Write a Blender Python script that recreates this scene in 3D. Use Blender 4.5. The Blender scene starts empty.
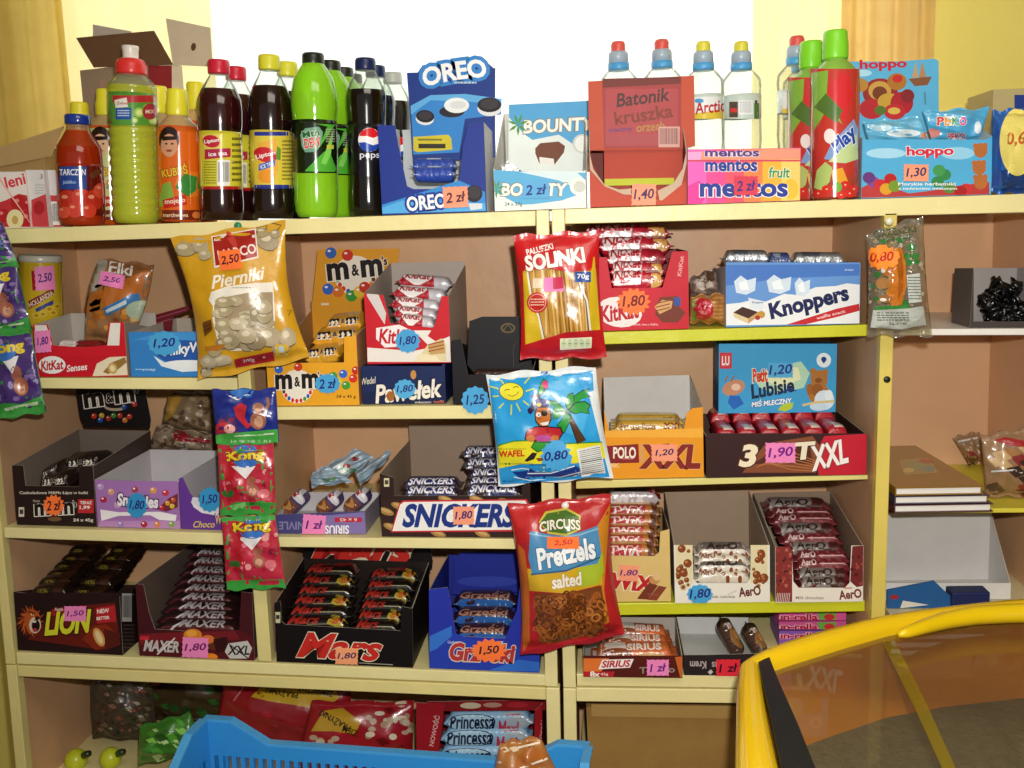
import bpy, bmesh, math, random
from mathutils import Vector, Matrix
random.seed(7)
SC = bpy.context.scene
COL = SC.collection
# ------------------------------------------------------------------ camera
FPX = 995.0
CAM = Vector((0, -1.4, 1.45))
YAW, PITCH, ROLL = math.radians(5.0), math.radians(9.0), math.radians(1.6)
FW = Vector((-math.sin(YAW)*math.cos(PITCH), math.cos(YAW)*math.cos(PITCH), -math.sin(PITCH)))
_r0 = Vector((math.cos(YAW), math.sin(YAW), 0)); _u0 = _r0.cross(FW)
RT = _r0*math.cos(ROLL) - _u0*math.sin(ROLL)
UP = _u0*math.cos(ROLL) + _r0*math.sin(ROLL)
cd = bpy.data.cameras.new('camera'); cam = bpy.data.objects.new('camera', cd); COL.objects.link(cam)
cd.sensor_width = 36; cd.lens = FPX*36/1024; cd.clip_start = .02
cam.matrix_world = Matrix(((RT.x, UP.x, -FW.x, CAM.x), (RT.y, UP.y, -FW.y, CAM.y), (RT.z, UP.z, -FW.z, CAM.z), (0, 0, 0, 1)))
SC.camera = cam
SC.view_settings.view_transform = 'Standard'

def ray(px, py): return FW + RT*((px-512)/FPX) - UP*((py-384)/FPX)
def P(px, py, Y):                       # photo pixel -> point on the plane Y
    d = ray(px, py); return CAM + d*((Y-CAM.y)/d.y)
def PZ(px, py, Z):                      # photo pixel -> point on the plane Z
    d = ray(px, py); return CAM + d*((Z-CAM.z)/d.z)
def X_at(px, Y, Z):
    k = (px-512)/FPX; w = RT - FW*k
    return CAM.x - ((Y-CAM.y)*w.y + (Z-CAM.z)*w.z)/w.x
def Z_at(py, X, Y):
    k = -(py-384)/FPX; w = UP - FW*k
    return CAM.z - ((X-CAM.x)*w.x + (Y-CAM.y)*w.y)/w.z
def Zm(ox, oy, s): return lambda x, y: (ox + x/s, oy + y/s)
PX = lambda x, y: (x, y)
# ------------------------------------------------------------------ colours and materials
def lin(c):
    if isinstance(c, str):
        c = c.lstrip('#'); c = ''.join(x*2 for x in c) if len(c) == 3 else c; a = int(c[6:8], 16)/255 if len(c) > 6 else 1.0
        c = tuple(int(c[i:i+2], 16)/255 for i in (0, 2, 4))
    else: a = c[3] if len(c) > 3 else 1.0
    return tuple((x/12.92 if x <= .04045 else ((x+.055)/1.055)**2.4)**1.06 for x in c[:3]) + (a,)
MATS = {}
def mat(name, rough=.5, metal=0, spec=.5, coat=0, bump=0, bscale=60, var=.06, vscale=25, clear=False, trans=0, bdist=.004):
    m = bpy.data.materials.new(name); m.use_nodes = True; nt = m.node_tree; N = nt.nodes; Lk = nt.links.new
    bs = N['Principled BSDF']; out = N['Material Output']
    at = N.new('ShaderNodeVertexColor'); at.layer_name = 'Col'
    tc = N.new('ShaderNodeTexCoord')
    nz = N.new('ShaderNodeTexNoise'); nz.inputs['Scale'].default_value = vscale; nz.inputs['Detail'].default_value = 4
    Lk(tc.outputs['Object'], nz.inputs['Vector'])
    mr = N.new('ShaderNodeMapRange'); mr.inputs['From Min'].default_value = .3; mr.inputs['From Max'].default_value = .7
    mr.inputs['To Min'].default_value = 1-var; mr.inputs['To Max'].default_value = 1+var
    Lk(nz.outputs['Fac'], mr.inputs['Value'])
    mx = N.new('ShaderNodeVectorMath'); mx.operation = 'SCALE'
    Lk(at.outputs['Color'], mx.inputs[0]); Lk(mr.outputs[0], mx.inputs['Scale'])
    Lk(mx.outputs[0], bs.inputs['Base Color'])
    bs.inputs['Roughness'].default_value = rough; bs.inputs['Metallic'].default_value = metal
    bs.inputs['Specular IOR Level'].default_value = spec; bs.inputs['Coat Weight'].default_value = coat
    bs.inputs['Coat Roughness'].default_value = .12
    if bump:
        n2 = N.new('ShaderNodeTexNoise'); n2.inputs['Scale'].default_value = bscale; n2.inputs['Detail'].default_value = 3
        Lk(tc.outputs['Object'], n2.inputs['Vector'])
        b = N.new('ShaderNodeBump'); b.inputs['Strength'].default_value = bump; b.inputs['Distance'].default_value = bdist
        Lk(n2.outputs['Fac'], b.inputs['Height']); Lk(b.outputs[0], bs.inputs['Normal'])
        if coat: Lk(b.outputs[0], bs.inputs['Coat Normal'])
    if clear:
        tr = N.new('ShaderNodeBsdfTransparent'); Lk(at.outputs['Color'], tr.inputs['Color'])
        ms = N.new('ShaderNodeMixShader'); Lk(at.outputs['Alpha'], ms.inputs['Fac'])
        Lk(tr.outputs[0], ms.inputs[1]); Lk(bs.outputs[0], ms.inputs[2])
        gl = N.new('ShaderNodeBsdfGlossy'); gl.inputs['Roughness'].default_value = rough*.6
        if bump: Lk(b.outputs[0], gl.inputs['Normal'])
        lw = N.new('ShaderNodeLayerWeight'); lw.inputs['Blend'].default_value = .12
        if bump: Lk(b.outputs[0], lw.inputs['Normal'])
        m2 = N.new('ShaderNodeMixShader')
        ma = N.new('ShaderNodeMath'); ma.operation = 'MULTIPLY_ADD'; ma.inputs[1].default_value = .75; ma.inputs[2].default_value = .03
        Lk(lw.outputs['Fresnel'], ma.inputs[0]); Lk(ma.outputs[0], m2.inputs['Fac'])
        Lk(ms.outputs[0], m2.inputs[1]); Lk(gl.outputs[0], m2.inputs[2]); Lk(m2.outputs[0], out.inputs['Surface'])
    if trans:
        tl = N.new('ShaderNodeBsdfTranslucent'); Lk(mx.outputs[0], tl.inputs['Color'])
        ms = N.new('ShaderNodeMixShader'); ms.inputs['Fac'].default_value = trans
        Lk(bs.outputs[0], ms.inputs[1]); Lk(tl.outputs[0], ms.inputs[2]); Lk(ms.outputs[0], out.inputs['Surface'])
    MATS[name] = m; return m
mat('paint', rough=.38, spec=.4, bump=.25, bscale=45, var=.05, vscale=9)
mat('hardboard', rough=.42, spec=.35, bump=.3, bscale=25, var=.08, vscale=6)
mat('wallpaint', rough=.8, bump=.2, bscale=80, var=.04, vscale=4)
mat('card', rough=.5, spec=.22, var=.03, vscale=40)
mat('rawcard', rough=.85, spec=.2, var=.06, vscale=30, bump=.15, bscale=200)
mat('foil', rough=.3, spec=.5, coat=.3, bump=.35, bscale=30, var=.05, vscale=40, bdist=.006)
mat('wrap', rough=.28, spec=.6, coat=.25, bump=.5, bscale=70, var=.06, vscale=60)
mat('silver', rough=.3, metal=.75, bump=.6, bscale=60, var=.1)
mat('plastic', rough=.3, spec=.5, var=.03)
mat('clear', rough=.14, clear=True, var=0)
mat('clearbag', rough=.16, clear=True, var=0, bump=.8, bscale=45, bdist=.01)
mat('glass', rough=.04, clear=True, var=0)
mat('sheer', rough=.9, spec=0, trans=.7, var=.02)
mat('drape', rough=.9, spec=.1, trans=.5, var=.05)
mat('food', rough=.6, spec=.3, bump=.6, bscale=150, var=.2, vscale=80)
mat('gloss', rough=.16, spec=.5, coat=.4, var=.02)
# ------------------------------------------------------------------ meshes
class MB:
    def __init__(s): s.v = []; s.f = []; s.c = []; s.m = []; s.s = []; s.n = None; s.mats = []
    def mi(s, m):
        if m not in s.mats: s.mats.append(m)
        return s.mats.index(m)
    def add(s, vs, fs, col, m='card', smooth=False, cols=None, ns=None):
        b = len(s.v); s.v += [tuple(p) for p in vs]; k = s.mi(m); lc = lin(col) if col is not None else None
        if ns is not None:
            if s.n is None: s.n = [(0, -1, 0)]*b
            s.n += [tuple(x) for x in ns]
        elif s.n is not None: s.n += [(0, -1, 0)]*len(vs)
        for i, f in enumerate(fs):
            s.f.append(tuple(b+j for j in f)); s.c.append(lc if cols is None else cols[i]); s.m.append(k); s.s.append(smooth)
        return s
    def quad(s, a, b, c, d, col, m='card'): return s.add([a, b, c, d], [(0, 1, 2, 3)], col, m)
    def box(s, x0, x1, y0, y1, z0, z1, col, m='card', cols=None):
        v = [(x0, y0, z0), (x1, y0, z0), (x1, y1, z0), (x0, y1, z0), (x0, y0, z1), (x1, y0, z1), (x1, y1, z1), (x0, y1, z1)]
        f = [(0, 1, 5, 4), (1, 2, 6, 5), (2, 3, 7, 6), (3, 0, 4, 7), (4, 5, 6, 7), (3, 2, 1, 0)]     # front right back left top bottom
        return s.add(v, f, col, m, cols=[lin(c) for c in cols] if cols else None)
    def prism(s, pts, d, col, m='card', inner=None, side=None):   # pts: 3-D outline (ccw from front), d: extrusion vector
        n = len(pts); pts = [Vector(p) for p in pts]; d = Vector(d); v = pts + [p+d for p in pts]
        f = [tuple(range(n)), tuple(range(2*n-1, n-1, -1))] + [((i+1) % n, i, n+i, n+(i+1) % n) for i in range(n)]
        cs = [lin(col), lin(inner or col)] + [lin(side or inner or col)]*n
        return s.add(v, f, col, m, cols=cs)
    def lathe(s, prof, n, cols, m='clear', cx=0, cy=0, cz=0, smooth=True, cap=True):   # prof: (r,z); cols: one colour or one per ring
        k = len(prof); v = []; f = []; c = []
        for r, z in prof:
            for i in range(n):
                a = 2*math.pi*i/n; v.append((cx+r*math.cos(a), cy+r*math.sin(a), cz+z))
        for j in range(k-1):
            for i in range(n):
                f.append((j*n+i, j*n+(i+1) % n, (j+1)*n+(i+1) % n, (j+1)*n+i)); c.append(lin(cols if isinstance(cols, str) else cols[j]))
        if cap:
            f.append(tuple(range(n-1, -1, -1))); c.append(c[0]); f.append(tuple((k-1)*n+i for i in range(n))); c.append(c[n*(k-1)-1])
        return s.add(v, f, None, m, smooth, cols=c)
    def tube(s, path, r, col, m='plastic', n=8):
        path = [Vector(p) for p in path]; v = []; f = []
        for i, p in enumerate(path):
            t = (path[min(i+1, len(path)-1)] - path[max(i-1, 0)]).normalized()
            a = t.cross(Vector((0, 0, 1)));
            if a.length < .05: a = t.cross(Vector((1, 0, 0)))
            a.normalize(); b = t.cross(a); rr = r[i] if isinstance(r, (list, tuple)) else r
            for k in range(n):
                q = 2*math.pi*k/n; v.append(p + a*math.cos(q)*rr + b*math.sin(q)*rr)
        for i in range(len(path)-1):
            for k in range(n): f.append((i*n+k, i*n+(k+1) % n, (i+1)*n+(k+1) % n, (i+1)*n+k))
        f.append(tuple(range(n-1, -1, -1))); f.append(tuple((len(path)-1)*n+k for k in range(n)))
        return s.add(v, f, col, m, True)
    def build(s, name, parent=None, label=None, bevel=0):
        me = bpy.data.meshes.new(name); me.from_pydata(s.v, [], s.f)
        for k in s.mats: me.materials.append(MATS[k])
        me.polygons.foreach_set('material_index', s.m); me.polygons.foreach_set('use_smooth', s.s)
        ca = me.color_attributes.new('Col', 'FLOAT_COLOR', 'CORNER'); buf = []
        for f, c in zip(s.f, s.c): buf += list(c)*len(f)
        ca.data.foreach_set('color', buf)
        me.update()
        if s.n is not None and len(me.vertices) == len(s.n):
            me.normals_split_custom_set_from_vertices(s.n)
        o = bpy.data.objects.new(name, me); COL.objects.link(o)
        if parent is not None: o.parent = parent
        if label: o['label'] = label
        if bevel:
            b = o.modifiers.new('edge', 'BEVEL'); b.width = bevel; b.segments = 2; b.limit_method = 'ANGLE'; b.angle_limit = .9
        return o
def tag(o, label, cat, group=None, kind=None):
    if label: o['label'] = label
    if cat: o['category'] = cat
    if group: o['group'] = group
    if kind: o['kind'] = kind
    return o
def empty(name, M, label, cat, group=None):
    o = bpy.data.objects.new(name, None); COL.objects.link(o); o.empty_display_size = .02
    o.matrix_world = M if isinstance(M, Matrix) else Matrix.Translation(M)
    return tag(o, label, cat, group)
# ------------------------------------------------------------------ flat artwork (printed designs) as thin polygons
_TX = {}
def textmesh(t, bold=0, shear=0):
    k = (t, bold, shear)
    if k in _TX: return _TX[k]
    cu = bpy.data.curves.new('t', 'FONT'); cu.body = t; cu.size = 1; cu.offset = bold; cu.shear = shear; cu.resolution_u = 3
    ob = bpy.data.objects.new('t', cu); COL.objects.link(ob)
    dg = bpy.context.evaluated_depsgraph_get(); me = bpy.data.meshes.new_from_object(ob.evaluated_get(dg))
    vs = [(v.co.x, v.co.y) for v in me.vertices]; fs = [tuple(p.vertices) for p in me.polygons]
    bpy.data.objects.remove(ob); bpy.data.curves.remove(cu); bpy.data.meshes.remove(me)
    x0 = min(v[0] for v in vs); x1 = max(v[0] for v in vs); y0 = min(v[1] for v in vs); y1 = max(v[1] for v in vs)
    w = max(x1-x0, 1e-6); h = max(y1-y0, 1e-6)
    _TX[k] = ([((x-x0)/w-.5, (y-y0)/h-.5) for x, y in vs], fs); return _TX[k]
def _cw(pts, f):
    f = list(f); return sum(pts[f[i]][0]*pts[f[(i+1) % len(f)]][1]-pts[f[(i+1) % len(f)]][0]*pts[f[i]][1] for i in range(len(f))) > 0
class Art:
    LAY = 6e-5
    def layers(s):                               # stacking height of each printed shape: one above what it overlaps
        bb = []; ly = []
        for pts, fs, col in s.ops:
            x0 = min(p[0] for p in pts); x1 = max(p[0] for p in pts); y0 = min(p[1] for p in pts); y1 = max(p[1] for p in pts); k = 0
            for (a0, a1, b0, b1), l in zip(bb, ly):
                if x0 < a1 and a0 < x1 and y0 < b1 and b0 < y1 and l >= k: k = l+1
            bb.append((x0, x1, y0, y1)); ly.append(k)
        return ly
    def __init__(s, z=PX): s.z = z; s.ops = []                 # op: (pts2d(px), faces, colour)
    def poly(s, pts, col): s.ops.append(([s.z(*p) for p in pts], [tuple(range(len(pts)))], col)); return s
    def rect(s, x0, y0, x1, y1, col): return s.poly([(x0, y0), (x1, y0), (x1, y1), (x0, y1)], col)
    def ell(s, cx, cy, rx, ry, col, rot=0, n=18, a0=0, a1=360):
        c, q = math.cos(math.radians(rot)), math.sin(math.radians(rot)); pts = []
        full = a1-a0 >= 360
        for i in range(n if full else n+1):
            a = math.radians(a0+(a1-a0)*i/n); x, y = rx*math.cos(a), -ry*math.sin(a)
            pts.append((cx+x*c-y*q, cy+x*q+y*c))
        return s.poly(pts, col)
    def ring(s, cx, cy, rx, ry, t, col, rot=0, n=16):
        c, q = math.cos(math.radians(rot)), math.sin(math.radians(rot)); o = []; fs = []
        for i in range(n):
            a = 2*math.pi*i/n
            for k in (1, 0):
                x, y = (rx-t*k)*math.cos(a), (ry-t*k)*math.sin(a); o.append(s.z(cx+x*c-y*q, cy+x*q+y*c))
        for i in range(n): j = (i+1) % n; fs.append((2*i, 2*i+1, 2*j+1, 2*j))
        s.ops.append((o, fs, col)); return s
    def line(s, pts, w, col):
        L = []; R = []
        for i, p in enumerate(pts):
            a = pts[max(i-1, 0)]; b = pts[min(i+1, len(pts)-1)]; dx, dy = b[0]-a[0], b[1]-a[1]; l = math.hypot(dx, dy) or 1
            ww = w[i] if isinstance(w, (list, tuple)) else w
            L.append((p[0]-dy/l*ww/2, p[1]+dx/l*ww/2)); R.append((p[0]+dy/l*ww/2, p[1]-dx/l*ww/2))
        n = len(pts); s.ops.append(([s.z(*p) for p in L+R], [(i, i+1, n+i+1, n+i) for i in range(n-1)], col)); return s
    def text(s, t, cx, cy, w, h, col, rot=0, shear=0, bold=.015, out=None, ow=.05, arc=0):
        # positive rot: counter-clockwise in the picture; w,h: size of the lettering before rotation
        c, q = math.cos(math.radians(rot)), math.sin(math.radians(rot))
        bold = bold if bold <= .02 else .02+(bold-.02)*.42; ow = ow*.8
        def put(b, col, kw, kh):
            vs, fs = textmesh(t, b, shear)
            pts = [s.z(cx + x*w*kw*c - (y*h*kh + arc*(1-4*x*x)*h)*q, cy - (x*w*kw*q + (y*h*kh + arc*(1-4*x*x)*h)*c)) for x, y in vs]
            s.ops.append((pts, fs, col))
        if out:
            e = ow*h*1.3; put(bold+ow, out, (w+2*e)/w, (h+2*e)/h)
        put(bold, col, 1, 1); return s
    def barcode(s, x0, y0, x1, y1, bg='#f0eee8', fg='#3a3a3a', n=22):
        s.rect(x0, y0, x1, y1, bg); r = random.Random(int(x0+y0)); x = x0+(x1-x0)*.06; o = []; fs = []
        while x < x1-(x1-x0)*.06:
            w = (x1-x0)/n*r.choice((.3, .5, .8)); b = len(o)
            o += [s.z(x, y0+(y1-y0)*.08), s.z(x+w, y0+(y1-y0)*.08), s.z(x+w, y0+(y1-y0)*.85), s.z(x, y0+(y1-y0)*.85)]; fs.append((b, b+1, b+2, b+3))
            x += w + (x1-x0)/n*r.choice((.4, .7))
        s.ops.append((o, fs, fg)); return s
    def lines(s, x0, y0, x1, y1, n, col, t=.45):            # rows of small print too fine to read
        r = random.Random(int(x0*3+y0)); dy = (y1-y0)/n
        for i in range(n):
            x = x0; o = []; fs = []
            while x < x1:
                w = min((x1-x0)*r.uniform(.05, .16), x1-x); b = len(o)
                o += [s.z(x, y0+i*dy), s.z(x+w, y0+i*dy), s.z(x+w, y0+i*dy+dy*t), s.z(x, y0+i*dy+dy*t)]; fs.append((b, b+1, b+2, b+3)); x += w+(x1-x0)*.025
            s.ops.append((o, fs, col))
        return s
    def paint(s, mb, fn, m='card', step=None, off0=1e-4, normal=None, smooth=False):
        # fn(px,py,off) -> local point; step: cut size in px where the surface is curved
        ly = s.layers()
        if step is None:
            for k, (pts, fs, col) in enumerate(s.ops):
                off = off0+ly[k]*s.LAY; mb.add([fn(x, y, off) for x, y in pts], [f[::-1] if _cw(pts, f) else f for f in fs], col, m)
            return mb
        bm = bmesh.new(); lay = bm.faces.layers.int.new('op')
        for k, (pts, fs, col) in enumerate(s.ops):
            vs = [bm.verts.new((x, y, 0)) for x, y in pts]
            for f in fs:
                try: fc = bm.faces.new([vs[i] for i in f]); fc[lay] = k
                except ValueError: pass
        bmesh.ops.triangulate(bm, faces=bm.faces[:])
        if bm.verts:
            for ax in (0, 1):
                lo = min(v.co[ax] for v in bm.verts); hi = max(v.co[ax] for v in bm.verts); t = math.floor(lo/step)*step+step
                while t < hi:
                    no = (1, 0, 0) if ax == 0 else (0, 1, 0)
                    bmesh.ops.bisect_plane(bm, geom=bm.verts[:]+bm.edges[:]+bm.faces[:], plane_co=tuple(t*x for x in no), plane_no=no, dist=1e-4); t += step
        bm.faces.ensure_lookup_table()
        vs = []; fs = []; cs = []; ns = [] if normal else None; idx = {}
        for f in bm.faces:
            k = f[lay]; r = []; fv = f.verts[:]
            if _cw([(v.co.x, v.co.y) for v in fv], range(len(fv))): fv = fv[::-1]
            for v in fv:
                key = (round(v.co.x, 3), round(v.co.y, 3), k)
                if key not in idx:
                    idx[key] = len(vs); vs.append(fn(v.co.x, v.co.y, off0+ly[k]*s.LAY*1.7))
                    if normal: ns.append(normal(v.co.x, v.co.y))
                r.append(idx[key])
            if len(set(r)) > 2: fs.append(tuple(dict.fromkeys(r))); cs.append(lin(s.ops[k][2]))
        bm.free(); mb.add(vs, fs, None, m, True if normal or smooth else False, cols=cs, ns=ns); return mb
# ------------------------------------------------------------------ frames on shelves
def zline(a, b):                                 # shelf top line from two pixels on the front plane
    p, q = P(a[0], a[1], 0), P(b[0], b[1], 0)
    return lambda X: p.z + (q.z-p.z)*(X-p.x)/(q.x-p.x)
def frame(sh, xl, xr, Y=.01, YR=None, lift=.0012):
    YR = Y if YR is None else YR; zf = sh if callable(sh) else (lambda X: sh)
    pts = []
    for px, y in ((xl, Y), (xr, YR)):
        z = 1.2
        for _ in range(6): X = X_at(px, y, z); z = zf(X)+lift
        pts.append(Vector((X, y, z)))
    a, b = pts; ex = (b-a); W = ex.length; ex.normalize(); ey = Vector((0, 0, 1)).cross(ex).normalized(); ez = ex.cross(ey); o = (a+b)/2
    return Matrix(((ex.x, ey.x, ez.x, o.x), (ex.y, ey.y, ez.y, o.y), (ex.z, ey.z, ez.z, o.z), (0, 0, 0, 1))), W
def planemap(M, o=(0, 0, 0), n=(0, -1, 0), base=True, lim=None):      # photo pixel -> point (in the thing's own axes) on one of its faces
    Mi = M.inverted(); o = Vector(o); n = Vector(n).normalized(); c = Mi @ CAM; R3 = Mi.to_3x3()
    def fn(px, py, off=0):
        d = R3 @ ray(px, py); t = ((o-c).dot(n)+off)/d.dot(n); p = c + d*t
        if base and p.z < 4e-4: p.z = 4e-4
        if lim: p.x = min(max(p.x, lim[0]), lim[1])
        return p
    return fn
def loc(M, px, py, y): return planemap(M, (0, y, 0))(px, py)
# ------------------------------------------------------------------ price stickers
STK = {'blue': '#4fa8dc', 'pink': '#f08cc4', 'orange': '#ff8040', 'salmon': '#f6a080', 'red': '#e03040', 'peach': '#f8a878'}
def sticker(root, fn, cx, cy, w, h, col, text, rot=0, shape='rect', ink='#2a2a80', off=.0022, tw=.72, th=.42, curved=None):
    a = Art()
    c, q = math.cos(math.radians(rot)), math.sin(math.radians(rot)); pts = []
    if shape == 'rect':
        r = random.Random(int(cx))
        for (sx, sy) in ((-1, -1), (1, -1), (1, 1), (-1, 1)):
            for k in range(8):
                t = k/8
                nx, ny = {(-1, -1): (-1+2*t, -1), (1, -1): (1, -1+2*t), (1, 1): (1-2*t, 1), (-1, 1): (-1, 1-2*t)}[(sx, sy)]
                e = .96 if k % 2 else 1.02
                x, y = nx*w/2*e, ny*h/2*e; pts.append((cx+x*c+y*q, cy-x*q+y*c))
    else:
        n, amp = (24, .06) if shape == 'scallop' else (28, .12)
        for k in range(n*2):
            t = 2*math.pi*k/(n*2); e = 1+amp*math.cos(t*n/2); pts.append((cx+w/2*e*math.cos(t), cy+h/2*e*math.sin(t)))
    a.poly(pts, STK.get(col, col))
    if text: a.text(text, cx, cy, w*tw, h*th, ink, rot=rot+4, shear=.2, bold=.02)
    mb = MB(); a.paint(mb, fn, 'card', step=curved, off0=off)
    return mb.build('price_sticker', root, 'handwritten price sticker' if col[0] == '#' else 'handwritten %s price sticker' % col)
# ------------------------------------------------------------------ cartons
def carton(name, label, cat, M, pts, D, front, side=None, top=None, art=None, back=None, group=None, m='card', arts=()):
    """closed box: pts = front outline between bottom-left and bottom-right (pixels), D depth"""
    W = frame_w(M); f = planemap(M, lim=(-W/2+3e-4, W/2-3e-4)); q = [f(*p) for p in pts]; q[0].x = -W/2; q[-1].x = W/2
    root = empty(name, M, label, cat, group); mb = MB()
    ol = [Vector((-W/2, 0, 0))] + [Vector((p.x, 0, p.z)) for p in q] + [Vector((W/2, 0, 0))]
    mb.prism(ol[::-1], (0, D, 0), front, m, inner=back or front, side=side or front)
    if art: art.paint(mb, f, m)
    for a, o, n in arts: a.paint(mb, planemap(M, o, n), m)
    mb.build('carton', root); return root, f
_W = {}
def FR(sh, xl, xr, Y=.01, YR=None, lift=.0012):
    M, W = frame(sh, xl, xr, Y, YR, lift); _W[tuple(round(x, 6) for r in M for x in r)] = W; return M
def frame_w(M): return _W[tuple(round(x, 6) for r in M for x in r)]
TH = .0012
def rest(root, sh, m=.0015):                     # lift a soft bag until it lies on the shelf
    z0 = min(root.location.z+v.co.z for ch in root.children for v in ch.data.vertices); x = root.location.x
    if z0 < sh(x)+m: root.location.z += sh(x)+m-z0
    return root
def tray(name, label, cat, M, pts, D, yb, front, side, inner, art=None, back=None, group=None, yl=None, yr=None, arts=(), floor=True, sidekey=None):
    """open display tray: pts = front outline between bottom-left and bottom-right (pixels); yb = pixel height of the back wall's top"""
    W = frame_w(M); f = planemap(M, lim=(-W/2+3e-4, W/2-3e-4)); q = [f(*p) for p in pts]; q[0].x = -W/2; q[-1].x = W/2; root = empty(name, M, label, cat, group); mb = MB()
    ol = [Vector((-W/2, 0, 0))] + [Vector((p.x, 0, p.z)) for p in q] + [Vector((W/2, 0, 0))]
    mb.prism(ol[::-1], (0, TH, 0), front, 'card', inner=inner, side='#b8b0a0')
    hb = None
    if yb is not None:
        c = M @ Vector((0, D, 0)); g = planemap(M, (0, D, 0)); pc = 0
        hb = g(*proj(c)[:1], yb).z
        mb.box(-W/2, W/2, D-TH, D, 0, hb, None, 'card', cols=[inner, side, back or side, side, inner, inner])
    else: hb = min(q[0].z, q[-1].z); mb.box(-W/2, W/2, D-TH, D, 0, hb, None, 'card', cols=[inner, side, back or side, side, inner, inner])
    for sx, h, hk in ((-1, q[0].z, yl), (1, q[-1].z, yr)):
        x0 = sx*W/2; hk = hb if hk is None else planemap(M, (0, D, 0))(proj(M @ Vector((x0, D, 0)))[0], hk).z
        pr = [Vector((x0, TH, 0)), Vector((x0, D-TH, 0)), Vector((x0, D-TH, min(hk, hb))), Vector((x0, TH, h))]
        if sx < 0: pr = [Vector((p.x, p.y, p.z)) for p in pr]
        mb.prism(pr, (-sx*TH, 0, 0), side, 'card', inner=inner, side='#b8b0a0')
    if floor: mb.box(-W/2+TH, W/2-TH, TH, D-TH, 0, TH, inner, 'card')
    if art: art.paint(mb, f, 'card')
    for a, o, n in arts: a.paint(mb, planemap(M, o, n), 'card')
    mb.build('tray', root); return root, f
def proj(p):
    d = Vector(p)-CAM; k = d.dot(FW); return 512+FPX*d.dot(RT)/k, 384-FPX*d.dot(UP)/k
def header(root, M, pts, y, col, art=None, name='header_card', back='#c8c0b0', label=None):
    f = planemap(M, (0, y, 0)); mb = MB()
    mb.prism([f(*p) for p in pts][::-1] if _ccw(pts) else [f(*p) for p in pts], (0, TH, 0), col, 'card', inner=back)
    if art: art.paint(mb, f, 'card')
    mb.build(name, root, label); return f
def _ccw(pts):                                   # pixel outline listed clockwise on screen?
    a = sum(pts[i][0]*pts[(i+1) % len(pts)][1]-pts[(i+1) % len(pts)][0]*pts[i][1] for i in range(len(pts))); return a > 0
# ------------------------------------------------------------------ wrapped bars
def bar_mesh(name, a, b, base, art=None, end=None, m='wrap', L=.12, crimp=.07, phi0=-35, phi1=115, flat=.25):
    """flow-wrapped bar along x, unit length L; a: half depth, b: half height; art in a 100 x 30 design space (y down)"""
    mb = MB(); n = 14; stations = [(0, .0), (crimp*.9, .0), (crimp, .25), (crimp+.035, .85), (crimp+.07, 1), (.5, 1.02), (1-crimp-.07, 1), (1-crimp-.035, .85), (1-crimp, .25), (1-crimp*.9, .0), (1, .0)]
    def prof(t, ph, g=0):
        e = .62; c, s_ = math.cos(ph), math.sin(ph)
        y = -math.copysign(abs(c)**e, c)*(a*(1.12-.12*t)+g); z = math.copysign(abs(s_)**e, s_)*((b*t if t > 0 else 0) + .0008 + g)
        return y, z
    def tat(u):
        for (u0, t0), (u1, t1) in zip(stations, stations[1:]):
            if u <= u1: return t0+(t1-t0)*(u-u0)/max(u1-u0, 1e-6)
        return 0
    vs = []; fs = []
    for u, t in stations:
        for k in range(n):
            y, z = prof(t, 2*math.pi*k/n); vs.append(((u-.5)*L, y, z))
    cs = []
    for i in range(len(stations)-1):
        for k in range(n): fs.append((i*n+(k+1) % n, i*n+k, (i+1)*n+k, (i+1)*n+(k+1) % n)); cs.append(lin(end if end and (i < 2 or i > 7) else base))
    fs.append(tuple(range(n))); cs.append(lin(end or base)); fs.append(tuple(len(vs)-1-k for k in range(n))); cs.append(lin(end or base))
    mb.add(vs, fs, None, m, True, cols=cs)
    if art:
        def fn(x, y, off):
            u = min(max(x/100, 0), 1); ph = math.radians(phi0+(phi1-phi0)*(1-y/30)); yy, zz = prof(tat(u), ph, off*1.5+.0002); return ((u-.5)*L, yy, zz)
        art.paint(mb, fn, m, step=6, smooth=True)
    o = mb.build(name); me = o.data; bpy.data.objects.remove(o); return me, L
ORD = ['first', 'second', 'third', 'fourth', 'fifth', 'sixth', 'seventh', 'eighth', 'ninth', 'tenth', 'eleventh', 'twelfth', 'thirteenth', 'fourteenth', 'fifteenth', 'sixteenth']
def put_bar(name, me, M, xl, xr, yc, y, label, cat='chocolate bar', group=None, tilt=0, pitch=0, dy=0):
    """bar between pixels xl..xr at pixel height yc, at depth y in the frame M; dy: pixel drop of the far end"""
    mesh, L = me; f = planemap(M, (0, y, 0)); p, q = f(xl, yc), f(xr, yc+dy); v = q-p
    o = bpy.data.objects.new(name, mesh); COL.objects.link(o)
    R = Matrix.Translation((p+q)/2) @ Matrix.Rotation(-math.atan2(v.z, v.x), 4, 'Y') @ Matrix.Rotation(math.radians(tilt), 4, 'Z') @ Matrix.Rotation(math.radians(pitch), 4, 'X')
    o.matrix_world = M @ R @ Matrix.Diagonal((v.length/L, 1, 1, 1)); return tag(o, label, cat, group)
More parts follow.
